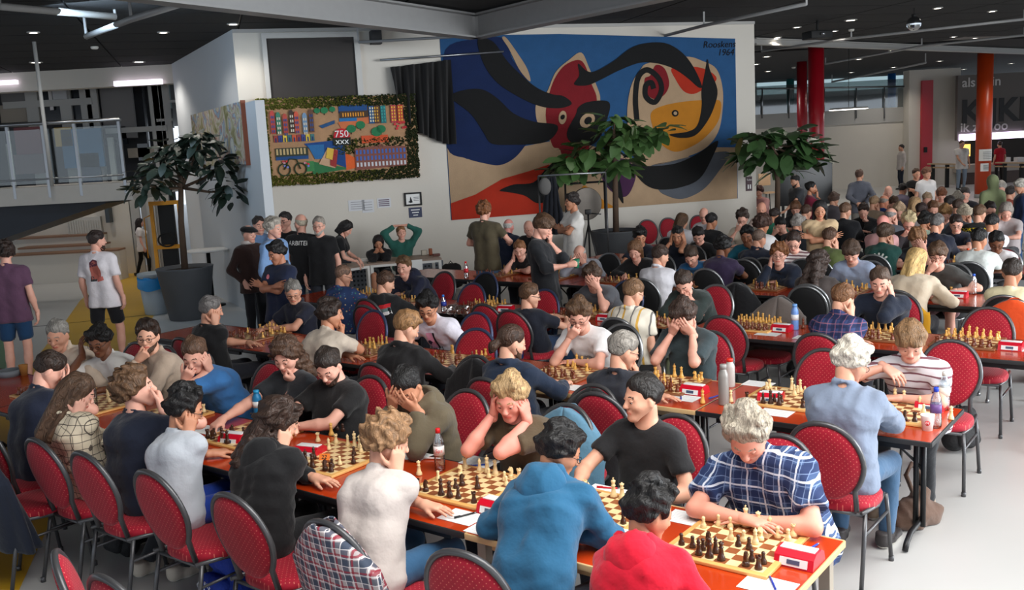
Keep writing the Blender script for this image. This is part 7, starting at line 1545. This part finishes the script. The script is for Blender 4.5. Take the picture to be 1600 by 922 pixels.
standing('tall white-haired man in a light blue shirt', 428, 357, 1.66, -20, hair=('thick', (180, 172, 160)), skin=SKP, shirt=(126, 160, 206), style='shirt', sleeve='long', arms=('down', 'down'), pants=(60, 100, 140), width=1.08)
standing('dark-haired man in a blue patterned shirt behind the cap', 405, 352, 1.62, -60, hair=('short', (46, 38, 34)), skin=SKP, shirt=(110, 140, 180), style='shirt', sleeve='long', off=(0, 0))
standing('man in glasses and a black tee behind the white-haired man', 445, 346, 1.66, -110, hair=('short', (34, 28, 26)), skin=SKP, shirt=(20, 20, 22), specs=True, arms=('cross', 'cross'))
np_ = standing('dark-haired young man in a navy polo with crossed arms', 432, 396, 1.52, -120, hair=('thick', BLKH), skin=(176, 122, 96), shirt=(26, 34, 58), style='polo', arms=('cross', 'cross'), hp=20, hy=-15, pants=(50, 80, 120))
ab = standing('gray-haired official in a black arbiter shirt, back to us', 470, 349, 1.64, 75, hair=('rim', (190, 180, 160)), skin=SKP, shirt=(20, 20, 22), pants=(44, 66, 94), arms=('down', ('loc', dict(W=(.3, .25, 1.2), D=(.3, 1, 0), hint=(1, -.3, -.6)))), hy=55, specs=True, width=1.1, beard=(180, 170, 160))
standing('gray-bearded man in glasses and a black tee beside the arbiter', 498, 353, 1.6, -95, hair=('short', (150, 142, 132)), skin=SKP, shirt=(20, 20, 22), arms=('down', 'down'), specs=True, beard=(170, 164, 156))
standing('dark-haired woman in a black striped tee leaning on the desk', 541, 357, 1.38, 0, hair=('bob', (30, 26, 26)), skin=SKP, shirt=(20, 20, 22), off=(-.25, 0), hs=.95, fem=1, arms=(('loc', dict(W=(-.15, .4, .85), D=(0, .6, -.8))), ('loc', dict(W=(.12, .4, .85), D=(0, .6, -.8)))), hp=40)
standing('red-haired man in an olive tee and jeans, back to us', 757, 330, 1.64, 65, hair=('curly', (120, 74, 42)), skin=SKP, shirt=(80, 72, 54), pants=(84, 108, 140), arms=(('loc', dict(W=(-.15, .25, 1.15), D=(.3, 1, .3))), ('loc', dict(W=(.25, .25, 1.15), D=(-.3, 1, .4), hint=(1, -.3, -.8)))), width=1.08)
bs_ = standing('young man in a black jumper holding a green cup', 849, 354, 1.64, -20, hair=('fringe', (84, 60, 42)), skin=SKP, shirt=(26, 28, 32), sleeve='rolled', style='sweater', pants=(70, 96, 130), arms=('mouth', ('loc', dict(W=(.12, .30, 1.22), D=(-.2, 1, .2), N=(.9, .2, .3), hint=(.8, -.4, -.7), pose='hold'))), hp=32)
standing('man in a white tee with crossed arms by the gong', 893, 316, 1.64, 205, hair=('thick', (40, 32, 30)), skin=SKT, shirt=(220, 216, 210), pants=(206, 198, 186), arms=('cross', 'cross'), hy=-10)
standing('woman with long black hair in a tan blouse, arms crossed', 1281, 328, 1.52, -105, hair=('long', BLKH), skin=SKT, shirt=(190, 164, 128), fem=1, sleeve='cap', style='top', arms=('cross', 'cross'), hp=15, pants=(24, 24, 26))
def farstand(label, px, py, dep, face_deg, **k):
    p = at_depth(px, py, dep); k.setdefault('arms', ('down', 'down')); k.setdefault('hp', 5)
    return person(label, (p[0], p[1], 0), math.radians(face_deg), p, stand=True, lod='f', hs=p[2]/1.62, **k)
for a_ in ((1242, 283, 19.5, 200, dict(hair=('short', BLKH), beard=(30, 24, 22), shirt=(60, 62, 66), arms=('reach', 'down'), hp=20), 'bearded man in a grey tee pouring a drink by the black screen'), (1268, 294, 17.5, -20, dict(hair=('bun', BLKH), fem=1, skin=SKT, shirt=(110, 24, 48), arms=('down', 'mouth')), 'woman in maroon drinking from a bottle by the black screen'),
          (1343, 274, 20, 80, dict(hair=('short', (86, 60, 48)), shirt=(92, 94, 104), style='shirt', sleeve='long', pants=(120, 116, 110), arms=('back', 'back'), hy=-30), 'man in a grey shirt standing with his hands behind him'), (1408, 231, 38, 180, dict(hair=('short', (40, 30, 28)), shirt=(196, 186, 180), style='shirt', sleeve='long', pants=(30, 36, 50)), 'man in a white shirt and dark trousers by the blue bottle display'),
          (1432, 272, 20.5, -90, dict(hair=('short', BRN), shirt=(18, 18, 20), arms=('cross', 'cross')), 'youth in a black tee left of the white tee boy'), (1448, 271, 20, -80, dict(hair=('fringe', (120, 80, 60)), shirt=(222, 218, 216)), 'boy in a white tee below the red pillar stripe'), (1503, 225, 36, -90, dict(width=1.2, hair=('short', (90, 64, 50)), shirt=(214, 208, 204), pants=(130, 144, 160), arms=('down', 'reach')), 'man in a white tee and pale jeans before the canteen'),
          (1562, 226, 38, 95, dict(hair=('short', (70, 48, 38)), shirt=(176, 24, 40), pants=(34, 28, 28), arms=('down', 'down')), 'person in a red tee at the canteen counter'), (1594, 292, 16, 160, dict(hair=('thick', (176, 170, 160)), shirt=(28, 40, 70), style='shirt', sleeve='long', pants=(50, 80, 120), hp=25), 'gray-haired man in a navy shirt leaning at the right edge')):
    farstand(a_[5], a_[0], a_[1], a_[2], a_[3], **a_[4])
farstand('person in a green hoodie with the hood up, back to us', 1550, 285, 16.5, 100, hair=('none', BRN), shirt=(122, 130, 94), style='hoodup', sleeve='long', pants=(60, 66, 80), width=1.1)
# --- arbiters behind the desk
def sitfree(label, px, py, z, deg, **k):
    p = at_z(px, py, z); f_ = np.array([math.cos(math.radians(deg)), math.sin(math.radians(deg)), 0]); loc = p-f_*.08; k.setdefault('lod', 'm'); return person(label, (loc[0], loc[1], 0), math.radians(deg), p, **k)
sitfree('smiling woman in black at the arbiters desk', 591, 379, 1.05, -80, hair=('bob', (34, 26, 26)), fem=1, skin=SKT, shirt=(20, 19, 22), style='sweater', sleeve='long', arms=('chin', 'chin'), hp=25, hs=.92, shorts=True, pants=(20, 20, 22))
sitfree('man in a green jumper stretching with hands on his head', 627, 364, 1.15, -75, hair=('short', (140, 96, 60)), skin=SKP, shirt=(40, 92, 82), style='sweater', sleeve='long', arms=('top', 'top'), hp=0, hs=.95)
sitfree('white-haired man in a dark suit, back to us', 795, 354, 1.2, 60, hair=('rim', (200, 196, 190)), skin=(222, 150, 140), shirt=(24, 30, 50), style='jacket', sleeve='long', hp=15)
sitfree('bald man in black with a hand on his brow near the gong', 826, 357, 1.2, -110, hair=('none', BRN), skin=SKP, shirt=(20, 20, 22), arms=('eyes', 'fold'), hp=35)
for _r in SEATED: print('SEAT', _r)
# ================================================================== prints on clothes, loose things
def back_print(pi, s, size, col, t=.72, x=0.0, side=-1, up=None):
    c = pi['tp'](t)+pi['fw']*side*.12+pi['rx']*x; me = text_mesh(s, size); return decal(pi, me, mat('print_%d_%d_%d' % col, col, .8), c, pi['fw']*side, pi['sd'], 'lettering')
def patch(pi, poly, col, t, x=0.0, side=-1, name='print'):
    b = MB(); b.add([(a, b_, 0) for a, b_ in poly], [tuple(range(len(poly)))]); me = b.mesh('p')
    c = pi['tp'](t)+pi['fw']*side*.12+pi['rx']*x; return decal(pi, me, mat('print_%d_%d_%d' % col, col, .8), c, pi['fw']*side, pi['sd'], name)
back_print(ab, 'ARBITER', .085, (226, 224, 220), .80)
back_print(dj, 'DORTMUND', .075, (236, 206, 20), .80); patch(dj, [(-.12, -.02), (.12, -.02), (.12, .04), (-.12, .04)], (236, 206, 20), .6)
back_print(h2, 'ALL', .10, (24, 24, 40), .46, 0, 1); patch(h2, [(-.012, -.09), (.012, -.09), (.012, .09), (-.012, .09)], (24, 24, 34), .66, -.01, 1, 'stripe'); patch(h2, [(-.035, -.09), (.035, -.09), (.035, .09), (-.035, .09)], (226, 160, 190), .66, .04, 1, 'stripe'); patch(h2, [(.028*math.cos(a), .034*math.sin(a)) for a in np.linspace(0, 2*PI, 14, endpoint=False)], (28, 34, 70), .62, .06, 1, 'crest')
back_print(h3, 'HILFIGER', .03, (90, 90, 100), .6, 0, 1)
back_print(f5, 'CHILL', .06, (220, 220, 220), .6, 0, 1)
for i in range(5):
    a = math.radians(90+(i-2)*24); patch(gt, [(0, -.06), (.13*math.cos(a+.10), -.06+.13*math.sin(a+.10)), (.14*math.cos(a), -.06+.14*math.sin(a)), (.13*math.cos(a-.10), -.06+.13*math.sin(a-.10))], (220, 222, 216), .62, 0, -1, 'fan_blade')
# printed portrait on the walking man's back, reduced to plain colour patches
for poly, c in (([(-.07, -.13), (.02, -.13), (.06, -.08), (.07, 0), (.04, .09), (-.02, .12), (-.07, .06)], (176, 96, 84)), ([(-.07, .04), (.05, .06), (.03, .12), (-.02, .14), (-.07, .1)], (92, 44, 60)), ([(-.09, -.14), (0, -.14), (-.01, -.09), (-.08, -.07)], (40, 56, 60)), ([(.0, -.15), (.09, -.13), (.08, -.08), (.02, -.09)], (206, 110, 100))): patch(wt, poly, c, .62, .02)
# hoodie stripes, yoke stripe, flower badge, logo strip
patch(n7, [(.022*(1+.5*(k % 2))*math.cos(a), .022*(1+.5*(k % 2))*math.sin(a)) for k, a in enumerate(np.linspace(0, 2*PI, 16, endpoint=False))], (214, 220, 226), .98, -.02, -1, 'flower_badge')
for k_, (c, y) in enumerate((((190, 30, 40), .03), ((96, 120, 120), -.01), ((222, 222, 222), -.05))): patch(j2, [(.02, y-.02), (.16, y-.02), (.16, y+.02), (.05, y+.02)], c, .74, .03, -1, 'stripe')
patch(np_, [(.02*math.cos(a), .028*math.sin(a)) for a in np.linspace(0, 2*PI, 10, endpoint=False)], (214, 120, 130), .72, .07, 1, 'badge')
# tattoo lines on the forearm of the fair curly player
S_, E_, W_, Rw_, ps_, _ = n6['AR'][1]
for k_ in range(3):
    pts = []
    for t in np.linspace(.15, .55, 8): 
        q = S_+(E_-S_)*(.80+.18*t)+np.array([.038, -.015+.012*k_, .012*math.sin(t*22+k_)]); pts.append(q)
# belt on the jeans of the same player
b = MB(); b.tube([(.145*math.sin(a), .125*math.cos(a)-.005, .60) for a in np.linspace(0, 2*PI, 24, endpoint=False)], .016, 6, closed=True); b.build('belt', mat('brown_leather', (96, 56, 36), .5), n6['o'])
b = MB(); b.tube([W_+Rw_[:, 1]*-.03+.031*(math.cos(a)*Rw_[:, 0]+math.sin(a)*Rw_[:, 2]) for a in np.linspace(0, 2*PI, 12, endpoint=False)], .004, 5, closed=True); b.build('bracelet', mat('black_cord', (20, 20, 22), .7), n6['o'])
# neckerchief on the cap man, tripod-stripe on leaning woman, green cup in the hand
b = MB(); b.tube([s4['nb']+s4['sd']*.03+.072*(math.cos(a)*s4['rx']+math.sin(a)*s4['fw']) for a in np.linspace(0, 2*PI, 14, endpoint=False)], .028, 7, closed=True); b.build('neckerchief', mat('pale_scarf', (206, 196, 190), .9), s4['o'])
cw = rotz(bs_['rz']) @ (bs_['AR'][1][2]+bs_['AR'][1][3][:, 1]*.09-bs_['AR'][1][3][:, 2]*.035)+np.array([bs_['loc'][0], bs_['loc'][1], -.045]); b = MB(); b.lathe([(.028, 0), (.038, .10), (.035, .10), (.026, .006), (0, .006)], 16); tag(b.build('cup', mat('green_cup', (30, 110, 80), .5), None, cw), 'green paper cup held by the young man in the black jumper', 'cup')
# ---- empty chairs
def ec(px, py, z, face, kind, label): p = at_z(px, py, z); f_ = np.array([math.cos(face), math.sin(face)]); return chair(p[:2]+f_*.33, face, label, kind)      # px,py = top of the backrest
ec(88, 872, .95, AF-.5, 'red', 'empty red chair cut by the bottom edge at the far left'); ec(165, 908, .95, AF, 'red', 'empty chair of which only the rim shows at the bottom left')
c1 = ec(718, 868, .95, AF+.12, 'red', 'empty red chair at the bottom edge behind the blue hoodie')
for px, py, fc, kd, lb in ((740, 445, AB, 'redblue', 'empty red chair with blue-grey rim beside the plastic bag'), (755, 478, AF, 'red', 'empty red chair left of the boy in navy'), (745, 517, AB+.2, 'redblue', 'low red chair behind the ponytailed man'), (852, 455, AB, 'redblue', 'empty red chair below the young man with the green cup'), (1128, 497, AF, 'red', 'empty red chair right of the boy hiding his face'), (585, 488, AB, 'redblue', 'empty red chair with blue rim between the second row players'), (568, 480, AF, 'red', 'empty red chair behind the floral shirt'), (1290, 550, AB, 'red', 'empty red chair left of the pale blue shirt'), (1488, 536, AB, 'red', 'empty red chair right of the striped polo'), (1545, 484, AB, 'red', 'empty red chair with an orange jacket behind it'), (1195, 405, AF, 'black', 'empty black chair with silver rim before the navy jacket'), (760, 428, AB, 'blackblue', 'empty black chair at the far left of the fourth row'), (1170, 405, AB, 'black', 'empty black chair left of the curly man'), (1262, 447, AF, 'black', 'empty black chair behind the boy in flannel')):
    z = .95
    ec(px, py, z, fc, kd, lb)
for px, py, lb in ((1010, 345, 'first red chair stacked against the back wall, left of three'), (1043, 342, 'dark-rimmed chair against the back wall, middle of three'), (1090, 338, 'red chair against the back wall behind the bald man'), (1147, 327, 'red chair against the back wall nearest the wall end')): ec(px, py, .95, -PI/2+WA, 'red', lb)
# ---- garments over chair backs
ck = ec(930, 606, .95, AB, 'red', 'chair draped with a black coat beside the olive polo'); drape(ck, fabric((22, 21, 23)), 'coat', 'black coat draped over the chair beside the brown polo man', .25, .29, .95, seed=2)
ck2 = ec(745, 560, .95, AB, 'red', 'chair hung with a black and cream jacket behind the olive hoodie'); drape(ck2, fabric((26, 25, 27)), 'jacket', 'black jacket with cream lining on the chair behind the olive hoodie', .35, .27, .95, seed=4)
drape(f8['chair'], fabric((92, 132, 156)), 'denim_jacket', 'pale denim jacket on the chair of the brown polo man', .35, .28, .95, seed=5)
ck3 = ec(1152, 445, .95, AB, 'black', 'chair hidden under a black coat in the third row'); drape(ck3, fabric((20, 20, 23)), 'coat', 'black coat on the chair left of the white flask', .25, .30, .96, seed=6)
ck4 = ec(1218, 468, .95, AB, 'red', 'red chair hung with a grey hooded jacket'); drape(ck4, fabric((104, 96, 92)), 'hooded_jacket', 'grey hooded jacket on the chair behind the white flask', .40, .27, .97, seed=7)
ck5 = ec(1585, 472, .95, AF, 'black', 'black chair hung with a bright orange jacket'); drape(ck5, fabric((232, 84, 36)), 'jacket', 'bright orange jacket hanging on a chair at the right', .35, .30, .97, seed=8)
drape(l2['chair'], fabric((206, 150, 30)), 'puffer_jacket', 'mustard yellow puffer jacket on the blond player\'s chair', .35, .29, .93, seed=9)
TART = bands('tartan_shirt', (168, 158, 158), [(0, .075, .38, (52, 62, 84), .8, .1), (2, .075, .38, (52, 66, 84), .75, .1), (0, .075, .12, (140, 40, 56), .85, .55), (2, .075, .12, (140, 40, 56), .8, .55), (0, .0375, .10, (226, 220, 220), .7, .3), (2, .0375, .10, (226, 220, 220), .7, .3)])
drape(n6['chair'], TART, 'flannel_shirt', 'red and blue tartan shirt hanging over the chair of the white tee player', .28, .27, .96, .04, seed=3, cat='shirt')
pj = at_z(0, 700, .9); ck6 = chair(pj[:2]+NR[:2]*.2-DR[:2]*.1, AF, 'chair at the left edge under a dark navy coat', 'red'); drape(ck6, fabric((28, 34, 48)), 'coat', 'dark navy coat on the chair at the left edge', .25, .29, .95, seed=12)
# ---- bags on the floor
bp_ = backpack(at_z(352, 852, .40)*np.array([1, 1, 0]), A_ROW+PI/2*0-.1, (18, 52, 150), 'blue backpack with white star lettering under the red chair', 1.0)
M_WP = mat('white_print', (226, 228, 230), .7)
st5 = [(.045*(1 if k % 2 == 0 else .42)*math.cos(PI/2+k*PI/5), .045*(1 if k % 2 == 0 else .42)*math.sin(PI/2+k*PI/5)) for k in range(10)]
b = MB(); b.prism(st5, (.0, -.153, .16), (1, 0, 0), (0, 0, 1), (0, -.003, 0)); b.build('star', M_WP, bp_)
for i, ch_ in enumerate('CONVERSE'):
    a = math.radians(150-i*17); o = link('lettering', text_mesh(ch_, .034, .001), bp_, M_WP); o.matrix_local = Matrix.Translation((.08*math.cos(a), -.153, .16+.07*math.sin(a))) @ plane_frame((0, 0, 0), (math.sin(a), 0, -math.cos(a)), (math.cos(a), 0, math.sin(a)))
for i, ch_ in enumerate('ALL STAR'):
    if ch_ == ' ': continue
    a = math.radians(215+i*16); o = link('lettering', text_mesh(ch_, .028, .001), bp_, M_WP); o.matrix_local = Matrix.Translation((.08*math.cos(a), -.153, .16+.075*math.sin(a))) @ plane_frame((0, 0, 0), (-math.sin(a), 0, math.cos(a)), (-math.cos(a), 0, -math.sin(a)))
backpack(at_z(195, 868, 0), A_ROW, (20, 20, 23), 'small black bag under the curly youth\'s chair', .72); backpack(at_z(707, 452, 0), WA, (18, 18, 20), 'black backpack standing by the arbiters desk', 1.15); backpack(at_z(1500, 705, 0), .4, (26, 26, 28), 'black shoulder bag on the floor behind the second row end', .85); backpack(at_z(1250, 590, 0), .4, (22, 22, 24), 'black bag on the floor between the second and third rows', .8)
p = at_z(1432, 820, 0); e = empty('tote_bag', p, .3, 'slumped brown cloth tote bag under the second row end', 'bag'); f = Fld(.014); f.cap((-.12, 0, .05), (.12, .02, .05), .085, .08, k=0); f.cap((-.03, 0, .1), (.06, .02, .20), .08, .045, k=.08); f.post.append(lambda F, X, Y, Z: np.maximum(F, -Z+0*X+0*Y)); V, Q = f.run(1, folds(26, .02, 5)); link('bag_body', np_mesh('bag_body', V, Q), e, fabric((96, 74, 62)))
b = MB(); b.tube([(-.02, 0, .20), (-.07, .02, .34), (-.01, .04, .40), (.05, .03, .33), (.08, .01, .18)], .016, 6); b.build('handle', fabric((96, 74, 62)), e)
# ---- arbiters desk
dA, dB = at_z(560, 424, .74), at_z(686, 404, .74); dA = at_z(578, 411, .74); 
dc = (at_z(590, 408, .74)+at_z(688, 402, .74))/2
M_DT = mat('desk_top', (150, 128, 112), .5); M_WL = mat('white_desk_leg', (218, 216, 212), .5)
def desk(px0, py0, px1, py1, dep_, label):
    A, B = at_z(px0, py0, .74), at_z(px1, py1, .74); u = nrmz(B-A); v = np.array([-u[1], u[0], 0]); ln = np.linalg.norm(B-A); c = (A+B)/2+v*dep_/2; a = math.atan2(u[1], u[0]); e = empty('office_desk', (c[0], c[1], 0), a, label, 'desk')
    b = MB(); b.box((0, 0, .725), (ln, dep_, .03)); b.build('desk_top', M_DT, e)
    for sx in (-1, 1):
        for sy in (-1, 1): b = MB(); b.box((sx*(ln/2-.03), sy*(dep_/2-.03), .355), (.05, .05, .71)); b.build('leg', M_WL, e)
    b = MB(); b.box((0, -dep_/2+.02, .69), (ln-.1, .03, .04)); b.build('frame_rail', M_WL, e)
    return e, c, a
d1, dc1, da1 = desk(578, 412, 690, 403, .75, 'white-legged arbiters desk before the back wall'); d2, dc2, da2 = desk(505, 424, 578, 412, .75, 'second arbiters desk crowded with equipment, left')
def on_desk(name, label, cat, px, py, dims, col, z=.74):
    p = at_z(px, py, z); b = MB(); b.box((0, 0, dims[2]/2), dims, bev=min(dims)*.15); o = b.build(name, mat('d_%d_%d_%d' % col, col, .6), None, p, da1); return tag(o, label, cat)
on_desk('box', 'black camera on the arbiters desk', 'camera', 542, 411, (.15, .1, .1), (30, 34, 44)); on_desk('laptop_base', 'dark laptop on the left arbiters desk', 'laptop', 525, 416, (.34, .24, .03), (50, 50, 54)); on_desk('paper_stack', 'stack of papers on the arbiters desk', 'papers', 568, 408, (.28, .2, .04), (222, 220, 214)); on_desk('red_box', 'red box before the smiling woman', 'box', 597, 404, (.14, .1, .05), (180, 24, 40)); on_desk('carton', 'small pale carton on the desk right end', 'carton', 663, 399, (.1, .08, .09), (196, 186, 170)); on_desk('jar', 'amber jar on the desk right end', 'jar', 673, 399, (.06, .06, .12), (150, 76, 40)); on_desk('tin', 'flat brown tin at the desk right end', 'tin', 682, 400, (.12, .08, .04), (104, 60, 50)); on_desk('document_tray', 'white document tray on the arbiters desk', 'tray', 585, 404, (.2, .14, .07), (226, 224, 218))
for px, py, lb in ((676, 448, 'right'), (566, 458, 'middle')):
    p = at_z(px, py, 0); e = empty('crate', p, da1, 'grey perforated crate under the arbiters desk, '+lb, 'crate')
    for sx, sy, w_, d_ in ((0, -.17, .4, .02), (0, .17, .4, .02), (-.19, 0, .02, .34), (.19, 0, .02, .34)):
        b = MB(); b.box((sx, sy, .25), (w_, d_, .5)); b.build('crate_side', mat('grey_crate', (104, 110, 120), .6), e)
    b = MB(); b.box((0, 0, .01), (.4, .34, .02)); b.build('crate_floor', mat('grey_crate', (104, 110, 120), .6), e)
    for i in range(5):
        for j in range(5): b = MB(); b.box((-.14+.07*i, -.182, .1+.08*j), (.035, .006, .035)); b.build('hole', mat('crate_hole', (40, 44, 50), .8), e)
p = at_z(652, 418, .62); b = MB(); b.box((0, 0, 0), (.18, .004, .26)); tag(b.build('paper_notice', M_WHITE, None, p, da1), 'white sheet taped to the front of the arbiters desk', 'notice')
# ---- potted trees, bin, truck, gong, tripod, clothes rail
pt = at_z(297, 497, 0)
def tp_(px, py, dep): return at_depth(px, py, dep)-pt
potted_tree(pt, .86, .46, 2.35, [tuple(tp_(300, 235, pt[1]))+(.42,), tuple(tp_(255, 265, pt[1]-.2))+(.40,), tuple(tp_(340, 262, pt[1]-.1))+(.40,), tuple(tp_(232, 290, pt[1]-.3))+(.34,), tuple(tp_(356, 298, pt[1]-.2))+(.32,), tuple(tp_(312, 215, pt[1]))+(.26,), tuple(tp_(270, 235, pt[1]+.2))+(.32,)], (.26, .13), (36, 50, 40), 'dark-leaved rubber tree in a charcoal pot by the side wall', 3, 36)
p2 = at_z(965, 432, 0)
def tq(px, py): return at_depth(px, py, p2[1])-p2
potted_tree(p2, .88, .47, 2.75, [tuple(tq(962, 210))+(.40,), tuple(tq(965, 250))+(.42,), tuple(tq(925, 235))+(.36,), tuple(tq(895, 252))+(.30,), tuple(tq(1000, 208))+(.34,), tuple(tq(1030, 205))+(.26,), tuple(tq(872, 260))+(.22,), tuple(tq(960, 190))+(.28,)], (.38, .20), (66, 96, 50), 'fiddle-leaf tree in a charcoal pot before the tapestry', 5, 27)
p3 = at_depth(1214, 330, 18.5); p3[2] = 0
def tr3(px, py): return at_depth(px, py, p3[1])-p3
potted_tree(p3, .7, .42, 2.5, [tuple(tr3(1180, 215))+(.34,), tuple(tr3(1190, 245))+(.40,), tuple(tr3(1225, 215))+(.42,), tuple(tr3(1250, 225))+(.40,), tuple(tr3(1225, 250))+(.42,), tuple(tr3(1262, 248))+(.30,)], (.38, .22), (56, 84, 46), 'dense fiddle-leaf tree before the black screen', 7, 26)
p = at_z(246, 490, 0); e = empty('waste_bin', p, 0, 'grey waste bin lined with a bright blue bag', 'bin'); b = MB(); b.lathe([(.19, 0), (.20, .02), (.255, .62), (.25, .62), (.19, .05)], 24); b.build('bin_body', mat('bin_grey', (150, 162, 172), .5), e)
V, Q = [], []; f = MB(); n = 32
rings = []
for z, r in ((.64, .235), (.66, .262), (.60, .272), (.50, .268), (.44, .26)): rings.append([((r+.012*math.sin(7*2*PI*i/n+z*30))*math.cos(2*PI*i/n), (r+.012*math.sin(7*2*PI*i/n+z*30))*math.sin(2*PI*i/n), z-(.02*math.sin(3*2*PI*i/n) if z < .5 else 0)) for i in range(n)])
f.add([q for r in rings for q in r], [(j*n+i, j*n+(i+1) % n, (j+1)*n+(i+1) % n, (j+1)*n+i) for j in range(4) for i in range(n)], 0, True); f.build('bin_bag', mat('blue_bin_bag', (20, 130, 200), .4), e)
b = MB(); b.lathe([(.262, .64), (.268, .70), (.25, .72), (.24, .68), (.0, .66)], 24); b.build('bin_lid', mat('bin_grey', (150, 162, 172), .5), e)
p = at_z(268, 445, 0); p = at_depth(268, 415, 19.3); p[2] = 0; e = empty('pallet_stacker', p, .1, 'yellow and black hand pallet stacker behind the rubber tree', 'stacker'); M_YL = mat('machine_yellow', (220, 150, 20), .5)
for x in (-.27, .27): b = MB(); b.box((x, 0, .95), (.07, .06, 1.7)); b.build('mast', M_YL, e)
b = MB(); b.box((0, 0, 1.78), (.62, .07, .08)); b.build('top_bar', M_YL, e); b = MB(); b.box((0, 0, .9), (.6, .06, .08)); b.build('cross_bar', M_YL, e); b = MB(); b.box((0, .05, .9), (.30, .1, 1.7)); b.build('lift_column', M_BLACK, e); b = MB(); b.box((0, -.05, .08), (.85, .5, .14)); b.build('chassis', M_BLACK, e)
b = MB(); b.tube([(.17*math.cos(a), -.14, 1.05+.13*math.sin(a)) for a in np.linspace(0, 2*PI, 18, endpoint=False)], .018, 7, closed=True); b.build('steering_handle', M_BLACK, e)
for x in (-.2, .2): b = MB(); b.box((x, -.6, .07), (.14, 1.0, .06)); b.build('fork', M_BLACK, e)
b = MB(); b.tube([(-.42, -.05, .7), (-.42, -.05, 1.5), (-.3, -.05, 1.55)], .012, 6); b.build('guard_rail', M_YL, e)
p = at_depth(325, 395, 17); zt_ = p[2]+.06; e = empty('bistro_table', (p[0], 17, 0), 0, 'round white bistro table against the side wall', 'table'); b = MB(); b.lathe([(.36, zt_-.03), (.38, zt_-.02), (.38, zt_), (0, zt_)], 28); b.build('table_top', M_WHITE, e); b = MB(); b.lathe([(.22, 0), (.22, .02), (.035, .04), (.035, zt_-.03)], 16); b.build('pedestal', M_LEGB, e)
s_, z_ = on_wall(893, 316); g = W1(s_, z_, .75); e = empty('gong', (g[0], g[1], 0), WA, 'large bronze gong behind the man in the white tee', 'gong')
b = MB(); rg_ = .31
V = []; 
b.lathe([(0, -.02), (.09, -.02), (.10, -.005), (rg_*.72, 0), (rg_*.74, .008), (rg_, .01), (rg_, .06), (rg_*.97, .06)], 36); o = b.build('gong_disc', mat('dark_bronze', (66, 60, 54), .4, .6, var=.4, vscale=5), e); o.matrix_local = Matrix.Translation((0, 0, g[2])) @ Matrix.Rotation(PI/2, 4, 'X')
b = MB(); b.lathe([(0, 0), (rg_*.70, 0), (rg_*.70, .012), (0, .012)], 36); o = b.build('gong_face', mat('bronze_face', (150, 136, 116), .45, .5, var=.3, vscale=6), e); o.matrix_local = Matrix.Translation((0, -.035, g[2])) @ Matrix.Rotation(PI/2, 4, 'X')
for sx in (-1, 1): b = MB(); b.tube([(sx*.4, 0, 0), (sx*.4, 0, g[2]+.4)], .02, 8); b.build('stand_post', M_LEGB, e)
b = MB(); b.tube([(-.4, 0, g[2]+.4), (.4, 0, g[2]+.4)], .02, 8); b.build('stand_bar', M_LEGB, e)
# clothes rail with a black garment
pa, pb = at_depth(841, 275, 16.6), at_depth(946, 270, 16.6); e = empty('clothes_rail', (pa[0], 16.6, 0), 0, 'tall steel clothes rail before the tapestry', 'rail'); zr = pa[2]
for x in (0, pb[0]-pa[0]): b = MB(); b.tube([(x, 0, 0), (x, 0, zr)], .016, 8); b.build('upright', M_FRD, e); 
b = MB(); b.tube([(0, 0, zr), (pb[0]-pa[0], 0, zr)], .016, 8); b.build('rail_bar', M_FRS, e)
b = MB(); b.tube([(0, 0, .08), (pb[0]-pa[0], 0, .08)], .016, 8); b.build('base_bar', M_FRD, e)
nx, nz = 20, 14; V = [((i/nx-.5)*(.16+.22*j/nz), .05*math.sin(i*1.1+j*.3), -1.0*j/nz) for j in range(nz+1) for i in range(nx+1)]; F = [(j*(nx+1)+i, j*(nx+1)+i+1, (j+1)*(nx+1)+i+1, (j+1)*(nx+1)+i) for j in range(nz) for i in range(nx)]
o = link('long_coat', np_mesh('long_coat', np.array(V), np.array(F)), None, fabric((20, 22, 30)), (pa[0]+.22, 16.6, zr-.02)); o.modifiers.new('t', 'SOLIDIFY').thickness = .03; tag(o, 'long black garment hanging at the left of the clothes rail', 'garment')
b = MB(); V, F = uvs((0, 0, 0), 1, 12, 8); b.add(V*np.array([.11, .06, .15]), F, 0, True); tag(b.build('hat', mat('grey_felt', (96, 94, 92), .9), None, (pa[0]+.10, 16.5, zr-.18)), 'grey hat hung at the left end of the clothes rail', 'hat')
p = at_depth(921, 385, 15.6); p[2] = 0; zt_ = float(at_depth(920, 335, 15.6)[2]); e = empty('camera_tripod', p, 0, 'black camera tripod beside the man with crossed arms', 'tripod')
for k in range(3): a = k*2*PI/3+.5; b = MB(); b.tube([(.30*math.cos(a), .30*math.sin(a), 0), (0, 0, zt_-.15)], .013, 6); b.build('leg', M_LEGB, e)
b = MB(); b.tube([(0, 0, .4), (0, 0, zt_)], .015, 8); b.build('centre_column', M_LEGB, e); b = MB(); b.box((0, 0, zt_+.04), (.1, .09, .08), bev=.01); b.build('head', M_LEGB, e); b = MB(); b.tube([(0, 0, zt_+.02), (.2, -.1, zt_+.0)], .009, 6); b.build('pan_handle', M_LEGB, e)
TOT = sum(len(m.polygons)*2 for m in bpy.data.meshes); print('TRIS approx', TOT, 'objects', len(bpy.data.objects), 'pieces', NPIECE)
